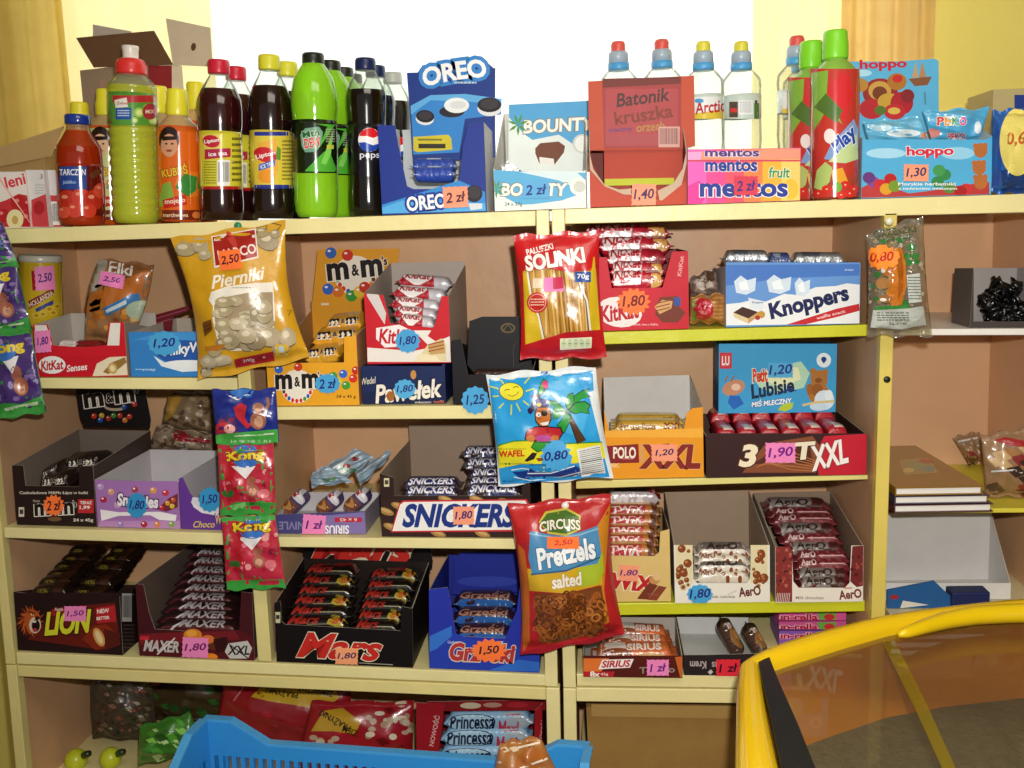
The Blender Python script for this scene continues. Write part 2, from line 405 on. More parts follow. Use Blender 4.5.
# ------------------------------------------------------------------ pillow bags
class Bag:
    """sealed pouch between four pixel corners TL TR BR BL on the plane Y; T: half thickness"""
    def __init__(s, cor, Y, T, crimp=(.06, .06), bow=0., side=0., seed=1, puff=.45, YB=None, sx=.0, asym=0):
        s.Y = Y; s.T = T; s.YB = Y if YB is None else YB; s.cor = [P(cor[0][0], cor[0][1], Y), P(cor[1][0], cor[1][1], Y), P(cor[2][0], cor[2][1], s.YB), P(cor[3][0], cor[3][1], s.YB)]
        s.px = cor; s.cr = crimp; s.side = side; s.o = sum(s.cor, Vector())/4; r = random.Random(seed); s.ph = [r.uniform(0, 6.28) for _ in range(8)]; s.puff = puff; s.asym = asym
    def thick(s, u, v):
        u = min(max(u, 0), 1); v = min(max(v, 0), 1); a, b = s.cr
        w = 0 if v < a or v > 1-b else math.sin(math.pi*(v-a)/(1-a-b))**s.puff
        t = (4*u*(1-u))**.5*w
        if s.asym: t *= 1+s.asym*(v-.5)
        wr = .0016*(math.sin(9*u+5*v+s.ph[0])+math.sin(-7*u+11*v+s.ph[1])+.7*math.sin(17*u+3*v+s.ph[2])+.5*math.sin(23*v-13*u+s.ph[3]))
        cr = .0009*math.sin(34*u+s.ph[4]) * (1 if w == 0 else .3)
        return max(s.T*t + wr*min(1, t*2) + cr, .0)
    def pt(s, u, v, k=1, off=0):                 # u left->right, v top->bottom
        A, B, C, D = s.cor; e = s.side*math.sin(math.pi*v)*(2*u-1)
        uu = u - e; p = (A*(1-uu)+B*uu)*(1-v) + (D*(1-uu)+C*uu)*v
        p = p + Vector((0, 0, .0022*math.sin(14*u+s.ph[5]) * (abs(2*v-1)**6)))
        return p + Vector((0, -k*(s.thick(u, v)+.0006+off), 0))
    def inv(s, px, py):                          # pixel -> (u,v) on the front surface
        u = v = .5; h = 1e-3
        for _ in range(12):
            a = proj(s.pt(u, v)); ex, ey = px-a[0], py-a[1]
            if abs(ex)+abs(ey) < .02: break
            b = proj(s.pt(u+h, v)); c = proj(s.pt(u, v+h))
            j = ((b[0]-a[0])/h, (c[0]-a[0])/h, (b[1]-a[1])/h, (c[1]-a[1])/h); d = j[0]*j[3]-j[1]*j[2]
            if abs(d) < 1e-6: break
            u += max(-.3, min(.3, (ex*j[3]-ey*j[1])/d)); v += max(-.3, min(.3, (j[0]*ey-j[2]*ex)/d))
            u = min(max(u, .0), 1.); v = min(max(v, .0), 1.)
        return u, v
    def nrm(s, u, v):
        h = .02; a = s.pt(min(u+h, 1), v)-s.pt(max(u-h, 0), v); b = s.pt(u, min(v+h, 1))-s.pt(u, max(v-h, 0)); n = a.cross(b)
        n = -n if n.y > 0 else n
        return n.normalized() if n.length > 0 else Vector((0, -1, 0))
    def mesh(s, base, art, m='foil', back=None, nu=30, nv=36, step=3.5, colfn=None):
        mb = MB(); vs = []; ns = []; fs = []; cs = []
        for k in (1, -1):
            for j in range(nv+1):
                for i in range(nu+1):
                    u, v = i/nu, j/nv; vs.append(s.pt(u, v, k)-s.o); n = s.nrm(u, v); ns.append(n if k > 0 else Vector((n.x, -n.y, n.z)))
        W = nu+1; q = W*(nv+1)
        for j in range(nv):
            for i in range(nu):
                fs.append((j*W+i, (j+1)*W+i, (j+1)*W+i+1, j*W+i+1)); cs.append(lin(colfn((i+.5)/nu, (j+.5)/nv) if colfn else base))
        for j in range(nv):
            for i in range(nu):
                fs.append((q+j*W+i, q+j*W+i+1, q+(j+1)*W+i+1, q+(j+1)*W+i)); cs.append(lin(back or base))
        for i in range(nu):
            for j in (0, nv):
                fs.append((j*W+i, j*W+i+1, q+j*W+i+1, q+j*W+i)); cs.append(lin(base))
        for j in range(nv):
            for i in (0, nu):
                fs.append((j*W+i, (j+1)*W+i, q+(j+1)*W+i, q+j*W+i)); cs.append(lin(base))
        mb.add(vs, fs, None, m, True, cols=cs, ns=ns)
        if art:
            cache = {}
            def uv(x, y):
                k = (round(x, 3), round(y, 3))
                if k not in cache: cache[k] = s.inv(x, y)
                return cache[k]
            art.paint(mb, lambda x, y, off: s.pt(*uv(x, y), 1, off+.0003)-s.o, m, step=step, normal=lambda x, y: s.nrm(*uv(x, y)))
        return mb
    def fn(s): return lambda x, y, off: s.pt(*s.inv(x, y), 1, off)-s.o
    def make(s, name, label, cat, base, art=None, m='foil', group=None, part='pouch', **kw):
        root = empty(name, s.o, label, cat, group); s.mesh(base, art, m, **kw).build(part, root); return root
# ================================================================== room, window, curtains, light
CREAM, CREAM2, LIME = '#ece0a4', '#e4d692', '#d0d22e'
BOARD = '#d9ae87'
def struct(name, mb, **k):
    o = mb.build(name, **k); o['kind'] = 'structure'; return o
WY = .42
wx0, wx1, wz0, wz1 = P(48, 100, WY).x, P(905, 100, WY).x, 1.36, 2.35
mb = MB()
for a in ((-3, wx0, 0, 2.7), (wx1, 3, 0, 2.7), (wx0, wx1, 0, wz0), (wx0, wx1, wz1, 2.7)):
    mb.box(a[0], a[1], WY, WY+.14, a[2], a[3], '#ecdc78', 'wallpaint')
struct('wall_back', mb)
struct('floor', MB().box(-3, 3, -3, WY+.14, -.06, 0, '#8d7a62', 'wallpaint'))
struct('ceiling', MB().box(-3, 3, -3, WY+.14, 2.7, 2.76, '#e6e0d0', 'wallpaint'))
struct('wall_left', MB().box(-3.06, -3, -3, WY+.14, 0, 2.7, '#d3bf4e', 'wallpaint'))
struct('wall_right', MB().box(3, 3.06, -3, WY+.14, 0, 2.7, '#d3bf4e', 'wallpaint'))
mb = MB(); t = .05
for a in ((wx0, wx0+t, wz0, wz1), (wx1-t, wx1, wz0, wz1), (wx0+t, wx1-t, wz0, wz0+t), (wx0+t, wx1-t, wz1-t, wz1), ((wx0+wx1)/2-.03, (wx0+wx1)/2+.03, wz0+t, wz1-t)):
    mb.box(a[0], a[1], WY+.05, WY+.1, a[2], a[3], '#f4f2ea', 'paint')
wf = MB; win = struct('window_1', mb)
MB().box(wx0+t, wx1-t, WY+.072, WY+.076, wz0+t, wz1-t, '#f4f8ff10', 'glass').build('pane', win)
def cloth(name, x0, x1, z0, z1, y, amp, waves, col, m, n=200, seed=1, sway=0):
    r = random.Random(seed); ph = [r.uniform(0, 6.28) for _ in range(4)]; vs = []; fs = []
    nz = 8
    for j in range(nz+1):
        for i in range(n+1):
            u = i/n; w = j/nz
            yy = y + amp*(math.sin(waves*6.283*u+ph[0]+.6*math.sin(5*u+ph[1])) + .4*math.sin(waves*2.3*6.283*u+ph[2])) * (1-.25*w)
            vs.append((x0+(x1-x0)*u + sway*(1-w)*math.sin(3*u), yy, z0+(z1-z0)*w))
    for j in range(nz):
        for i in range(n): a = j*(n+1)+i; fs.append((a, a+1, a+n+2, a+n+1))
    return MB().add(vs, fs, col, m, True)
o = cloth('c', wx0-.02, wx1+.02, 1.33, 2.5, .378, .007, 11, '#fffdf2', 'sheer', 420, 3).build('sheer_curtain')
tag(o, 'thin white sheer curtain glowing across the middle of the bright window', 'curtain')
for xa, xb, zz, lab in ((66, 216, 3, 'cream sheer panel added to warm the glow behind the tall open carton'), (752, 850, 8, 'cream sheer panel added to warm the glow behind the water and strawberry bottles')):  # extra panels over the white sheer, added to tint the window light
    o = cloth('c', P(xa, 80, .366).x, P(xb, 80, .366).x, 1.33, 2.5, .3615, .003, 3, '#fff0bc', 'sheer', 120, zz).build('sheer_curtain')
    tag(o, lab, 'curtain')
xa, xb = P(-60, 80, .36).x, P(74, 80, .36).x
o = cloth('c', xa, xb, 1.0, 2.5, .346, .007, 4, '#e8d07c', 'drape', 140, 5).build('curtain_drape')
tag(o, 'pale yellow folded drape beside the brown cartons at the window edge', 'curtain')
xa, xb = P(838, 80, .36).x, P(930, 80, .36).x
o = cloth('c', xa, xb, 1.33, 2.5, .346, .007, 3, '#f0d08c', 'drape', 140, 9).build('curtain_drape')
tag(o, 'peach cream drape behind the green-capped bottles and animal-biscuit display', 'curtain')
# lights
def light(name, kind, loc_, energy, col, target=None, **kw):
    ld = bpy.data.lights.new(name, kind); ld.energy = energy; ld.color = col
    for k, v in kw.items(): setattr(ld, k, v)
    o = bpy.data.objects.new(name, ld); COL.objects.link(o); o.location = loc_
    if target is not None: o.rotation_euler = (Vector(target)-Vector(loc_)).to_track_quat('-Z', 'Y').to_euler()
    return o
light('daylight_outside', 'AREA', ((wx0+wx1)/2, 1.0, 1.85), 34, (1, .97, .9), ((wx0+wx1)/2, 0, 1.75), shape='RECTANGLE', size=1.9, size_y=1.3)
light('camera_flash', 'SPOT', CAM+UP*.07+RT*.03, 65, (1, .965, .9), P(680, 330, 0), spot_size=math.radians(125), spot_blend=1.0, shadow_soft_size=.012)
light('overhead_light', 'AREA', (.3, -1.3, 2.6), 14, (1, .93, .8), (.1, 0, 1.2), shape='RECTANGLE', size=1.2, size_y=.8)  # wide warm area light overhead, aimed at the shelves
w = bpy.data.worlds.new('world'); SC.world = w; w.use_nodes = True
w.node_tree.nodes['Background'].inputs[0].default_value = (1, .95, .86, 1); w.node_tree.nodes['Background'].inputs[1].default_value = .28
SC.cycles.caustics_reflective = False; SC.cycles.caustics_refractive = False
SC.cycles.transparent_max_bounces = 24
# ================================================================== shelving
BK = .32
def plank(root, name, q, Y0, D, col, m='paint', bevel=.0012, o=None):
    o = root.location if o is None else o
    pts = [P(x, y, Y0)-o for x, y in q]           # clockwise on screen from top-left
    return MB().prism(pts[::-1], (0, D, 0), col, m).build(name, root, bevel=bevel)
def panel(root, pts, name, col=BOARD, m='hardboard'):
    o = root.location; vs = [Vector(p)-o for p in pts]; n = len(vs)//2
    return MB().add(vs, [(0, 1, 2, 3), (7, 6, 5, 4), (0, 4, 5, 1), (1, 5, 6, 2), (2, 6, 7, 3), (3, 7, 4, 0)], col, m).build(name, root)
def backp(root, q, name='back_panel', Y0=BK, D=.006):
    return plank(root, name, q, Y0, D, BOARD, 'hardboard', 0)
def sidewall(root, xt, yt, xb, yb, w, name='side_panel', D=BK-.019):
    """upright board behind a post: front edge line (xt,yt)-(xb,yb) = its inner face, w = thickness (sign gives the hidden side)"""
    a, b = P(xt, yt, .018), P(xb, yb, .018); o = root.location
    pts = [a-o, b-o, b+Vector((w, 0, 0))-o, a+Vector((w, 0, 0))-o]
    if w > 0: pts = pts
    return MB().prism(pts if w > 0 else pts[::-1], (0, D, 0), BOARD, 'hardboard').build(name, root)
def shelf(root, tl, tr, br, bl, Y0, name='shelf_board', col=CREAM):
    plank(root, name, [tl, tr, br, bl], Y0, BK-.001-Y0, col)
    p, q = P(*tl, Y0), P(*tr, Y0)
    return lambda X: p.z+(q.z-p.z)*(X-p.x)/(q.x-p.x)
# upper unit on the left
U1 = empty('shelf_unit', P(280, 664, 0), 'cream painted open shelving unit holding the chocolate trays and black boxes', 'shelf unit')
plank(U1, 'post', [(-38, 229), (-29.5, 229), (15, 664.5), (5.5, 664)], 0, .018, CREAM2)
plank(U1, 'post', [(536, 210), (549, 210), (557.8, 687), (545, 686.5)], 0, .018, CREAM)
plank(U1, 'divider_post', [(227.5, 236), (240, 236), (271.5, 662), (258, 661)], 0, .018, CREAM2)
sidewall(U1, -29.5, 240, 14.3, 655, -.008); sidewall(U1, 240, 238, 271, 660, -.014, 'divider_panel'); sidewall(U1, 536, 226, 545, 672, .014)
TOPL = shelf(U1, (-34, 230.5), (535.6, 210.5), (535.6, 226), (-34, 245), 0, 'top_board')
L2A = shelf(U1, (-26, 378), (236.6, 378), (237.3, 390), (-25, 388), .0)
L2B = shelf(U1, (252, 407.5), (541, 405), (541, 418.5), (253, 420), .0)
L3A = shelf(U1, (3.5, 527.5), (248, 534), (249, 546), (4.5, 538), .0)
L3B = shelf(U1, (262, 537), (543, 539.5), (543.5, 549.5), (263, 547), .0)
L4 = shelf(U1, (16, 652.5), (545, 675), (545, 686), (17, 664), .0, 'bottom_board')
backp(U1, [(25, 229), (555, 221), (557, 655), (60, 640)])
# upper unit in the middle
U2 = empty('shelf_unit', P(720, 688, 0), 'cream shelving unit with lime shelf edges between two posts', 'shelf unit')
plank(U2, 'post', [(551.5, 209.5), (564.5, 209), (576, 688), (563.3, 687.5)], 0, .018, CREAM)
plank(U2, 'post', [(884.6, 213), (897.5, 212.6), (883, 690), (869, 690)], 0, .018, '#dcc868')
sidewall(U2, 564.5, 226, 576, 672, -.012); sidewall(U2, 884.6, 214, 869.5, 672, .013)
TOPR = shelf(U2, (564.9, 209), (1080, 192), (1080, 211), (564.9, 224), 0, 'top_board')
RY = .05
R2 = shelf(U2, (572, 333), (868, 324.5), (868, 336), (572, 345.5), RY, col=LIME)
R3 = shelf(U2, (576, 481), (868, 475), (868, 479.5), (576, 489), RY, col='#e2d88a')
R4 = shelf(U2, (578, 604), (865, 600.5), (865, 611.5), (578, 616), RY, col=LIME)
R5 = shelf(U2, (576.5, 674), (868.5, 677.5), (868.2, 690), (577, 686), 0, 'bottom_board')
backp(U2, [(562, 214), (846, 210), (836, 640), (566, 645)])
# corner unit on the far right
U3 = empty('shelf_unit', P(960, 620, .05), 'peach-backed corner shelving with a white shelf and yellow-edged shelf', 'shelf unit')
W1 = shelf(U3, (899, 329), (1080, 328.5), (1080, 335), (899, 335.5), .05, col='#eeeae2')
W2 = shelf(U3, (895, 509), (1080, 508), (1080, 512.5), (895, 513.5), .05, col='#dcd04a')
W3 = shelf(U3, (890, 614), (1080, 612), (1080, 622), (890, 624), .05, col='#d9cfa8')
backp(U3, [(848, 212), (1060, 206), (1060, 640), (838, 640)])
sidewall(U3, 1082, 212, 1064, 640, .012)
# base units
U4 = empty('base_unit', P(280, 860, 0), 'cream base cabinet frame of the popcorn bags and toffee wafers', 'base unit')
plank(U4, 'post', [(5.7, 665.3), (16, 665.7), (45, 960), (34, 960)], 0, .018, CREAM2)
plank(U4, 'post', [(546, 688), (559.7, 688.5), (565, 960), (551.5, 960)], 0, .018, CREAM)
plank(U4, 'rail', [(17.2, 665.8), (545.8, 688), (546, 700), (18, 676.5)], 0, .018, CREAM2)
sidewall(U4, 16, 667, 44, 950, -.008); sidewall(U4, 546, 690, 551, 950, .012)
L5 = shelf(U4, (28, 797), (548, 826), (548, 838), (30, 809), .02)
backp(U4, [(70, 655), (557, 672), (563, 880), (90, 880)])
U5 = empty('base_unit', P(720, 860, 0), 'cream base cabinet frame around the taped kraft carton', 'base unit')
plank(U5, 'post', [(563.3, 688.6), (576, 689), (580, 960), (567, 960)], 0, .018, CREAM)
plank(U5, 'post', [(869, 691), (883, 691), (874, 960), (860, 960)], 0, .018, CREAM)
plank(U5, 'rail', [(576.2, 688), (868.8, 691.5), (868.5, 705), (576.5, 701.5)], 0, .018, CREAM)
sidewall(U5, 576, 691, 580, 950, -.002, D=.2); sidewall(U5, 869, 692, 861, 950, .012)
R6 = shelf(U5, (580, 806), (866, 806), (866, 818), (580, 818), .02)
backp(U5, [(570, 672), (820, 672), (812, 860), (574, 860)])
mb = MB(); c = P(887, 379.5, -.0003)-U2.location; R = Matrix.Rotation(math.pi/2, 4, 'X'); mb.lathe([(.0048, -.001), (.0046, .0012), (.001, .0016)], 14, '#2a2620', 'plastic'); mb.v = [tuple(c+R @ Vector(v)) for v in mb.v]; mb.build('screw', U2, 'dark screw head in the post')
Z1, Z2, Z3, Z4 = Zm(0, 0, 3.2), Zm(230, 20, 3.49), Zm(490, 20, 3.49), Zm(760, 10, 3.49)
def q(z, *pts): return [z(*p) for p in pts]
# ================================================================== bottles on the top board
def cylmap(M, r):                                # pixel -> point on an upright cylinder (in the bottle's own axes)
    Mi = M.inverted(); c = Mi @ CAM; R3 = Mi.to_3x3()
    def fn(px, py, off=0):
        d = R3 @ ray(px, py); R = r+off
        A = d.x**2+d.y**2; B = c.x*d.x+c.y*d.y; C = c.x**2+c.y**2-R*R; D = B*B-A*C
        t = (-B-math.sqrt(D))/A if D > 0 else -B/A
        p = c+d*t; l = math.hypot(p.x, p.y); return Vector((p.x/l*R, p.y/l*R, p.z))
    return fn
class Bottle:
    def __init__(s, xc, Y, sh, z=PX):
        s.z = z; s.Y = Y; zz = 1.4
        for _ in range(5): X = X_at(z(xc, 0)[0], Y, zz); zz = sh(X)+.0012
        s.c = Vector((X, Y, zz)); s.d = (s.c-CAM).dot(FW); s.t = math.atan2(sh(X+.05)-sh(X-.05), .1) - math.radians(3.2)*min(max((560-z(xc, 0)[0])/340, -.25), 1)
        s.M = Matrix.Translation(s.c) @ Matrix.Rotation(-s.t, 4, 'Y') @ Matrix.Translation((0, 0, .031*abs(math.sin(s.t))))
        s.k = 1/(z(1, 0)[0]-z(0, 0)[0])
    def Z(s, y): return Z_at(s.z(0, y)[1], s.c.x, s.Y)-s.c.z
    def R(s, hw): return hw/s.k*s.d/FPX
    def prof(s, pr): return [(s.R(h), max(s.Z(y), 0) if i else 0) for i, (h, y) in enumerate(pr)]
    def make(s, name, label, cat, pr, cols, cap, band=None, art=None, group=None, mat_='clear', ribs=None):
        s.root = empty(name, s.M, label, cat, group); n = 32
        MB().lathe(s.prof(pr), n, cols, mat_).build('body', s.root)
        for nm, cp, cc, mm in cap:
            k = MB(); pf = [(s.R(h), s.Z(y)) for h, y in cp]; k.lathe(pf, 28, cc, mm); k.build(nm, s.root)
        if band:
            h, y0, y1, col = band; r = s.R(h); k = MB()
            y1 = max(s.Z(y1), .001); k.lathe([(r-.0004, y1), (r, y1), (r, s.Z(y0)), (r-.0004, s.Z(y0))], 40, col, 'gloss', cap=False)
            if art: art.paint(k, cylmap(s.M, r), 'gloss', step=3, smooth=True)
            k.build('label', s.root)
        return s.root
def clone(root, M, label=None, scale=None, group=None, rz=0):
    r = root.copy(); COL.objects.link(r); r.matrix_world = M @ Matrix.Rotation(rz, 4, 'Z') @ (Matrix.Diagonal((*scale, 1)) if scale else Matrix())
    for ch in root.children:
        c = ch.copy(); COL.objects.link(c); c.parent = r
    if label: r['label'] = label
    if group: r['group'] = group
    return r
def clone_at(root, xc, Y, sh, label, ytop=None, h=None, rz=0, group=None):
    b = Bottle(xc, Y, sh); sc = None
    if ytop is not None: k = b.Z(ytop)/h; sc = (1, 1, k)
    return clone(root, b.M, label, sc, group, rz)
def height(r): return max(v.co.z for ch in r.children for v in ch.data.vertices)
COLA = '#1c0606e8'; CLR = '#f4f8f418'
# --- iced tea with red cap
b = Bottle(222.5, .06, TOPL)
pr = [(19, 216.5), (21, 212), (21.5, 204), (20.6, 190), (20.6, 133), (21.5, 127), (21.8, 112), (21, 101), (17, 91), (12, 82), (9.2, 77), (9.2, 72)]
a = Art(Z1); a.rect(640, 595, 800, 606, '#b01c28'); a.rect(640, 428, 800, 596, '#d8cf3c').poly([(646, 432), (712, 428), (708, 480), (690, 492), (655, 480)], '#e8d26a')
a.ell(676, 452, 28, 20, '#c8203a', rot=12).text('Lipton', 677, 452, 48, 15, '#fff', rot=8, bold=.02).poly([(655, 478), (738, 474), (738, 502), (655, 510)], '#b52a50').text('ice tea', 697, 492, 60, 13, '#fff', rot=4)
a.lines(652, 516, 692, 592, 9, '#8a8430').barcode(695, 512, 736, 594).lines(742, 440, 772, 590, 8, '#5c5a20')
tea = b.make('tea_bottle', 'dark iced tea bottle with red cap and yellow label, standing in front', 'bottle', pr, ['#2a0a0cf0']*5+['#3a0c10ee']*3+[CLR]*4,
    [('cap', [(10.4, 75.5), (10.6, 74), (10.6, 64), (9.8, 61.5), (0.1, 61)], '#d02440', 'plastic')], (21, 133.5, 190, '#d8cf3c'), a, 'iced tea bottles')
clone_at(tea, 239.5, .125, TOPL, 'dark iced tea bottle with red cap, half hidden behind the front red-capped one')
# --- iced tea with yellow cap
b = Bottle(273, .06, TOPL)
pr = [(19, 216), (21, 212), (21.5, 203), (20.4, 189), (20.4, 132), (21.3, 126), (21.5, 112), (20.5, 100), (16.5, 88), (11.5, 78), (9.4, 73), (9.4, 68)]
a = Art(Z2); a.rect(85, 390, 240, 405, '#2a3a9a').rect(85, 574, 240, 588, '#2a3a9a').rect(85, 404, 240, 575, '#e4cf4c')
a.poly([(96, 430), (160, 412), (170, 520), (140, 570), (100, 568)], '#f0b84a').ell(128, 545, 30, 24, '#f0a030').ell(124, 470, 42, 26, '#d02838', rot=14).text('Lipton', 124, 472, 70, 20, '#fff', rot=14, bold=.02)
a.poly([(100, 505), (158, 486), (158, 508), (100, 527)], '#3c70c8').text('ICE TEA', 129, 507, 48, 13, '#fff', rot=18).poly([(165, 440), (178, 450), (176, 490), (160, 485)], '#6aa040').lines(182, 420, 222, 565, 11, '#807830')
tea2 = b.make('tea_bottle', 'dark iced tea bottle with yellow cap, standing beside the green soda', 'bottle', pr, ['#1c0a0cf4']*5+['#24090cf0']*3+[CLR]*4,
    [('cap', [(10.4, 71.5), (10.6, 70), (10.6, 59), (9.8, 56.5), (.1, 56)], '#ddd83c', 'plastic')], (20.8, 132.5, 189, '#e4cf4c'), a, 'iced tea bottles')
clone_at(tea2, 291, .125, TOPL, 'dark iced tea bottle with yellow cap, half hidden behind the other yellow-capped one')
# --- green soda
b = Bottle(317, .06, TOPL)
pr = [(18, 215.5), (21, 212), (22, 203), (21.6, 174), (21.2, 170), (21.2, 122), (21.8, 118), (22.8, 107), (22.4, 95), (19.5, 80), (14, 70), (10.6, 65), (9.8, 62)]
G = '#a4e62cb0'
a = Art(Z2); a.rect(230, 358, 380, 534, '#14240e').poly([(305, 455), (330, 420), (368, 365), (300, 362), (340, 372)], '#5ab83a').poly([(262, 525), (330, 458), (352, 470), (350, 505), (372, 520), (366, 530), (262, 528)], '#58b83c').poly([(318, 500), (362, 380), (352, 470), (335, 505)], '#8ada60')
a.poly([(245, 400), (262, 378), (310, 372), (325, 392), (318, 430), (300, 460), (262, 462), (250, 440)], '#7aa890').text('Mtn', 282, 396, 60, 24, '#1c6a3a', rot=10, bold=.03, out='#d8e8d0').text('DEW', 287, 428, 58, 34, '#e0303a', rot=8, bold=.03, out='#f0f0e0')
a.lines(335, 380, 366, 430, 6, '#b8c0a0').rect(338, 436, 362, 450, '#d8d850')
dew = b.make('soda_bottle', 'bright green soda bottle with black cap at the front of its row', 'bottle', pr, [G]*12, [('cap', [(10.6, 66), (10.8, 64.5), (10.8, 57), (10, 54.5), (.1, 54.2)], '#20261e', 'plastic')], (21.8, 122, 173, '#14240e'), a, 'green sodas')
for i, (x, Y) in enumerate(((334, .129), (347, .197), (356, .265))):
    clone_at(dew, x, Y, TOPL, 'bright green soda bottle with black cap, %s in its row behind the front one' % ORD[i+1])
# --- cola with dark blue cap
b = Bottle(369, .06, TOPL)
pr = [(17, 214), (19, 210), (19.6, 202), (18.6, 180), (18.6, 118), (19.5, 108), (19.6, 98), (18.6, 91.5), (15, 82), (10.5, 74), (9, 70), (9, 67)]
a = Art(Z2); a.rect(432, 372, 560, 545, '#0e0c1a').ell(487, 418, 40, 42, '#f4f4f4').poly([(450, 405), (458, 388), (478, 378), (500, 377), (522, 396), (525, 402), (500, 412), (478, 405)], '#d8202c').poly([(449, 428), (470, 426), (498, 437), (524, 430), (518, 446), (500, 458), (478, 460), (458, 450)], '#1c4ab0').text('pepsi', 492, 474, 78, 28, '#e8eaf4', bold=.01)
pep = b.make('cola_bottle', 'dark cola bottle with navy cap and round red white blue emblem', 'bottle', pr, ['#0e0808f8']*7+[CLR]*5,
    [('cap', [(10, 71), (10.2, 69.5), (10.2, 62), (9.4, 59.3), (.1, 59)], '#1c2858', 'plastic')], (18.9, 126, 175, '#0e0c1a'), a, 'colas')
clone_at(pep, 379, .128, TOPL, 'dark cola bottle with navy cap, second in the row beside the biscuit display')
g = clone_at(pep, 396, .2, TOPL, 'dark cola bottle with pale grey cap at the back of the row')
for ch in g.children:
    if ch.name.startswith('cap'):
        ch.data = ch.data.copy(); ch.data.color_attributes[0].data.foreach_set('color', list(lin('#b8bcb8'))*len(ch.data.loops))
# --- amber juice
b = Bottle(82.5, .06, TOPL)
pr = [(20, 223), (21.5, 221), (22, 214), (21.6, 165), (21.6, 158), (20.6, 148), (16, 140), (11.5, 132), (10.5, 128), (11, 124)]
a = Art(Z1); a.rect(185, 530, 340, 690, '#6a1410')
for x, y, r_ in ((215, 640, 34), (258, 630, 30), (300, 640, 34), (325, 610, 26), (240, 672, 26), (285, 675, 24), (205, 680, 20)): a.ell(x, y, r_, r_*.95, random.choice(['#d04030', '#c03024', '#d85440'])).ell(x-8, y-10, r_*.3, r_*.18, '#e89878')
a.rect(190, 533, 278, 606, '#24489a').text('TARCZYN', 232, 551, 84, 20, '#f0f0f8', bold=.02).text('jabłko', 222, 584, 42, 14, '#a8c4f0').poly([(285, 560), (310, 540), (330, 552), (300, 572)], '#6a3a28')
b.make('juice_bottle', 'amber red apple juice bottle with blue cap and apple label', 'bottle', pr, ['#d8481880']*2+['#c83a1488']*3+['#e0602860']*2+['#f0d8b030']*2,
    [('cap', [(11.6, 126), (12.2, 124), (12.2, 117.5), (11, 115.8), (.1, 115.5)], '#1c3c98', 'gloss')], (22.1, 165.5, 215, '#a82018'), a)
# --- yellow drink with red sport cap
b = Bottle(137, .06, TOPL); pr = [(19, 222), (21.5, 220), (23, 216)]
y = 212
while y > 129: pr += [(22.8, y), (21.2, y-3.5), (22.9, y-7)]; y -= 10
pr += [(23, 126), (22.6, 124), (22.6, 97), (23.2, 93), (23, 88), (19, 81), (13.5, 77), (13, 74)]
a = Art(Z1); a.rect(360, 305, 512, 400, '#5a9a3c').rect(360, 305, 512, 328, '#b83038').poly([(366, 320), (405, 312), (410, 342), (370, 346)], '#e8e4d8').rect(370, 345, 420, 382, '#2858a8').lines(376, 352, 414, 376, 3, '#c8d8f0').text('Zielona', 392, 330, 36, 9, '#b02030')
for x, y, r_ in ((445, 360, 16), (470, 345, 12), (432, 385, 10), (490, 385, 14)): a.ell(x, y, r_, r_, '#a8c860').ell(x, y, r_*.6, r_*.6, '#d8e898')
a.ell(480, 357, 24, 26, '#a83040').text('MIX', 480, 357, 28, 12, '#f0d8c8')
b.make('drink_bottle', 'tall clear yellow-green drink bottle with red and white sport cap', 'bottle', pr, ['#d4de4a90']*2+['#dce64c88']*(len(pr)-10)+['#e0e85470']*4+['#f6f8d824']*3,
    [('cap', [(14.2, 76), (14.5, 74), (14.5, 66), (12.5, 61.5), (9, 60)], '#e03838', 'plastic'), ('spout', [(8.2, 61), (7.2, 59), (7.4, 52), (8, 50), (7.6, 47.3), (.1, 47)], '#e8e0da', 'plastic')], (23.1, 95.5, 125.5, '#5a9a3c'), a)
# --- carrot juices with yellow caps
def kub(xc, Y, lab, mirror=False):
    b = Bottle(xc, Y, TOPL); d = (xc-181)
    pr = [(18, 220), (20.3, 218), (20.8, 210), (20.4, 180), (19.5, 165), (20.4, 150), (20.6, 138), (19, 128), (13, 121), (10, 117.5), (10, 114)]
    z = lambda x, y: (x/3.2+d, y/3.2); a = Art(z)
    c1, c2 = ('#d8dc9a', '#a8c860') if mirror else ('#e06a1c', '#d85018')
    a.rect(505, 420, 655, 703, c1).ell(620, 590, 60, 40, '#e8842c').poly([(510, 640), (520, 590), (545, 580), (560, 640), (560, 660), (512, 660)], '#88b048').poly([(560, 600), (590, 555), (630, 565), (640, 600), (600, 630)], '#3c8a3c')
    a.ell(541, 448, 33, 44, '#2a1814').ell(541, 465, 27, 37, '#d8a07c' if not mirror else '#e8c4a0').poly([(517, 436), (565, 436), (563, 447), (545, 442), (520, 450)], '#2c1a14').ell(532, 460, 4, 3, '#201010').ell(551, 460, 4, 3, '#201010').ell(541, 482, 10, 4, '#a04030')
    a.text('KUBUŚ', 558, 545, 84, 36, '#e8c83a', rot=10, bold=.03, out='#8a2a10').poly([(520, 640), (595, 620), (598, 655), (524, 668)], '#c8281c').text('mojego', 560, 645, 66, 20, '#f8e8d0', rot=6).rect(505, 672, 655, 703, '#7a2818').text('marchwiowa', 562, 688, 80, 13, '#f0d8b0').ell(628, 688, 13, 11, '#e08040')
    return b.make('juice_bottle', lab, 'bottle', pr, ['#d8601cf0']*3+['#d8601cf0']*4+['#e8c89090']*3,
        [('cap', [(10.5, 117), (10.8, 115.5), (10.8, 105), (9.6, 101), (9.6, 93), (8.6, 90.5), (.1, 90)], '#ece23a', 'plastic')], (20.8, 131, 220, c1), a, 'yellow-capped juices')
k1 = kub(181, .06, 'orange carrot juice bottle with yellow cap and a small face on its label')
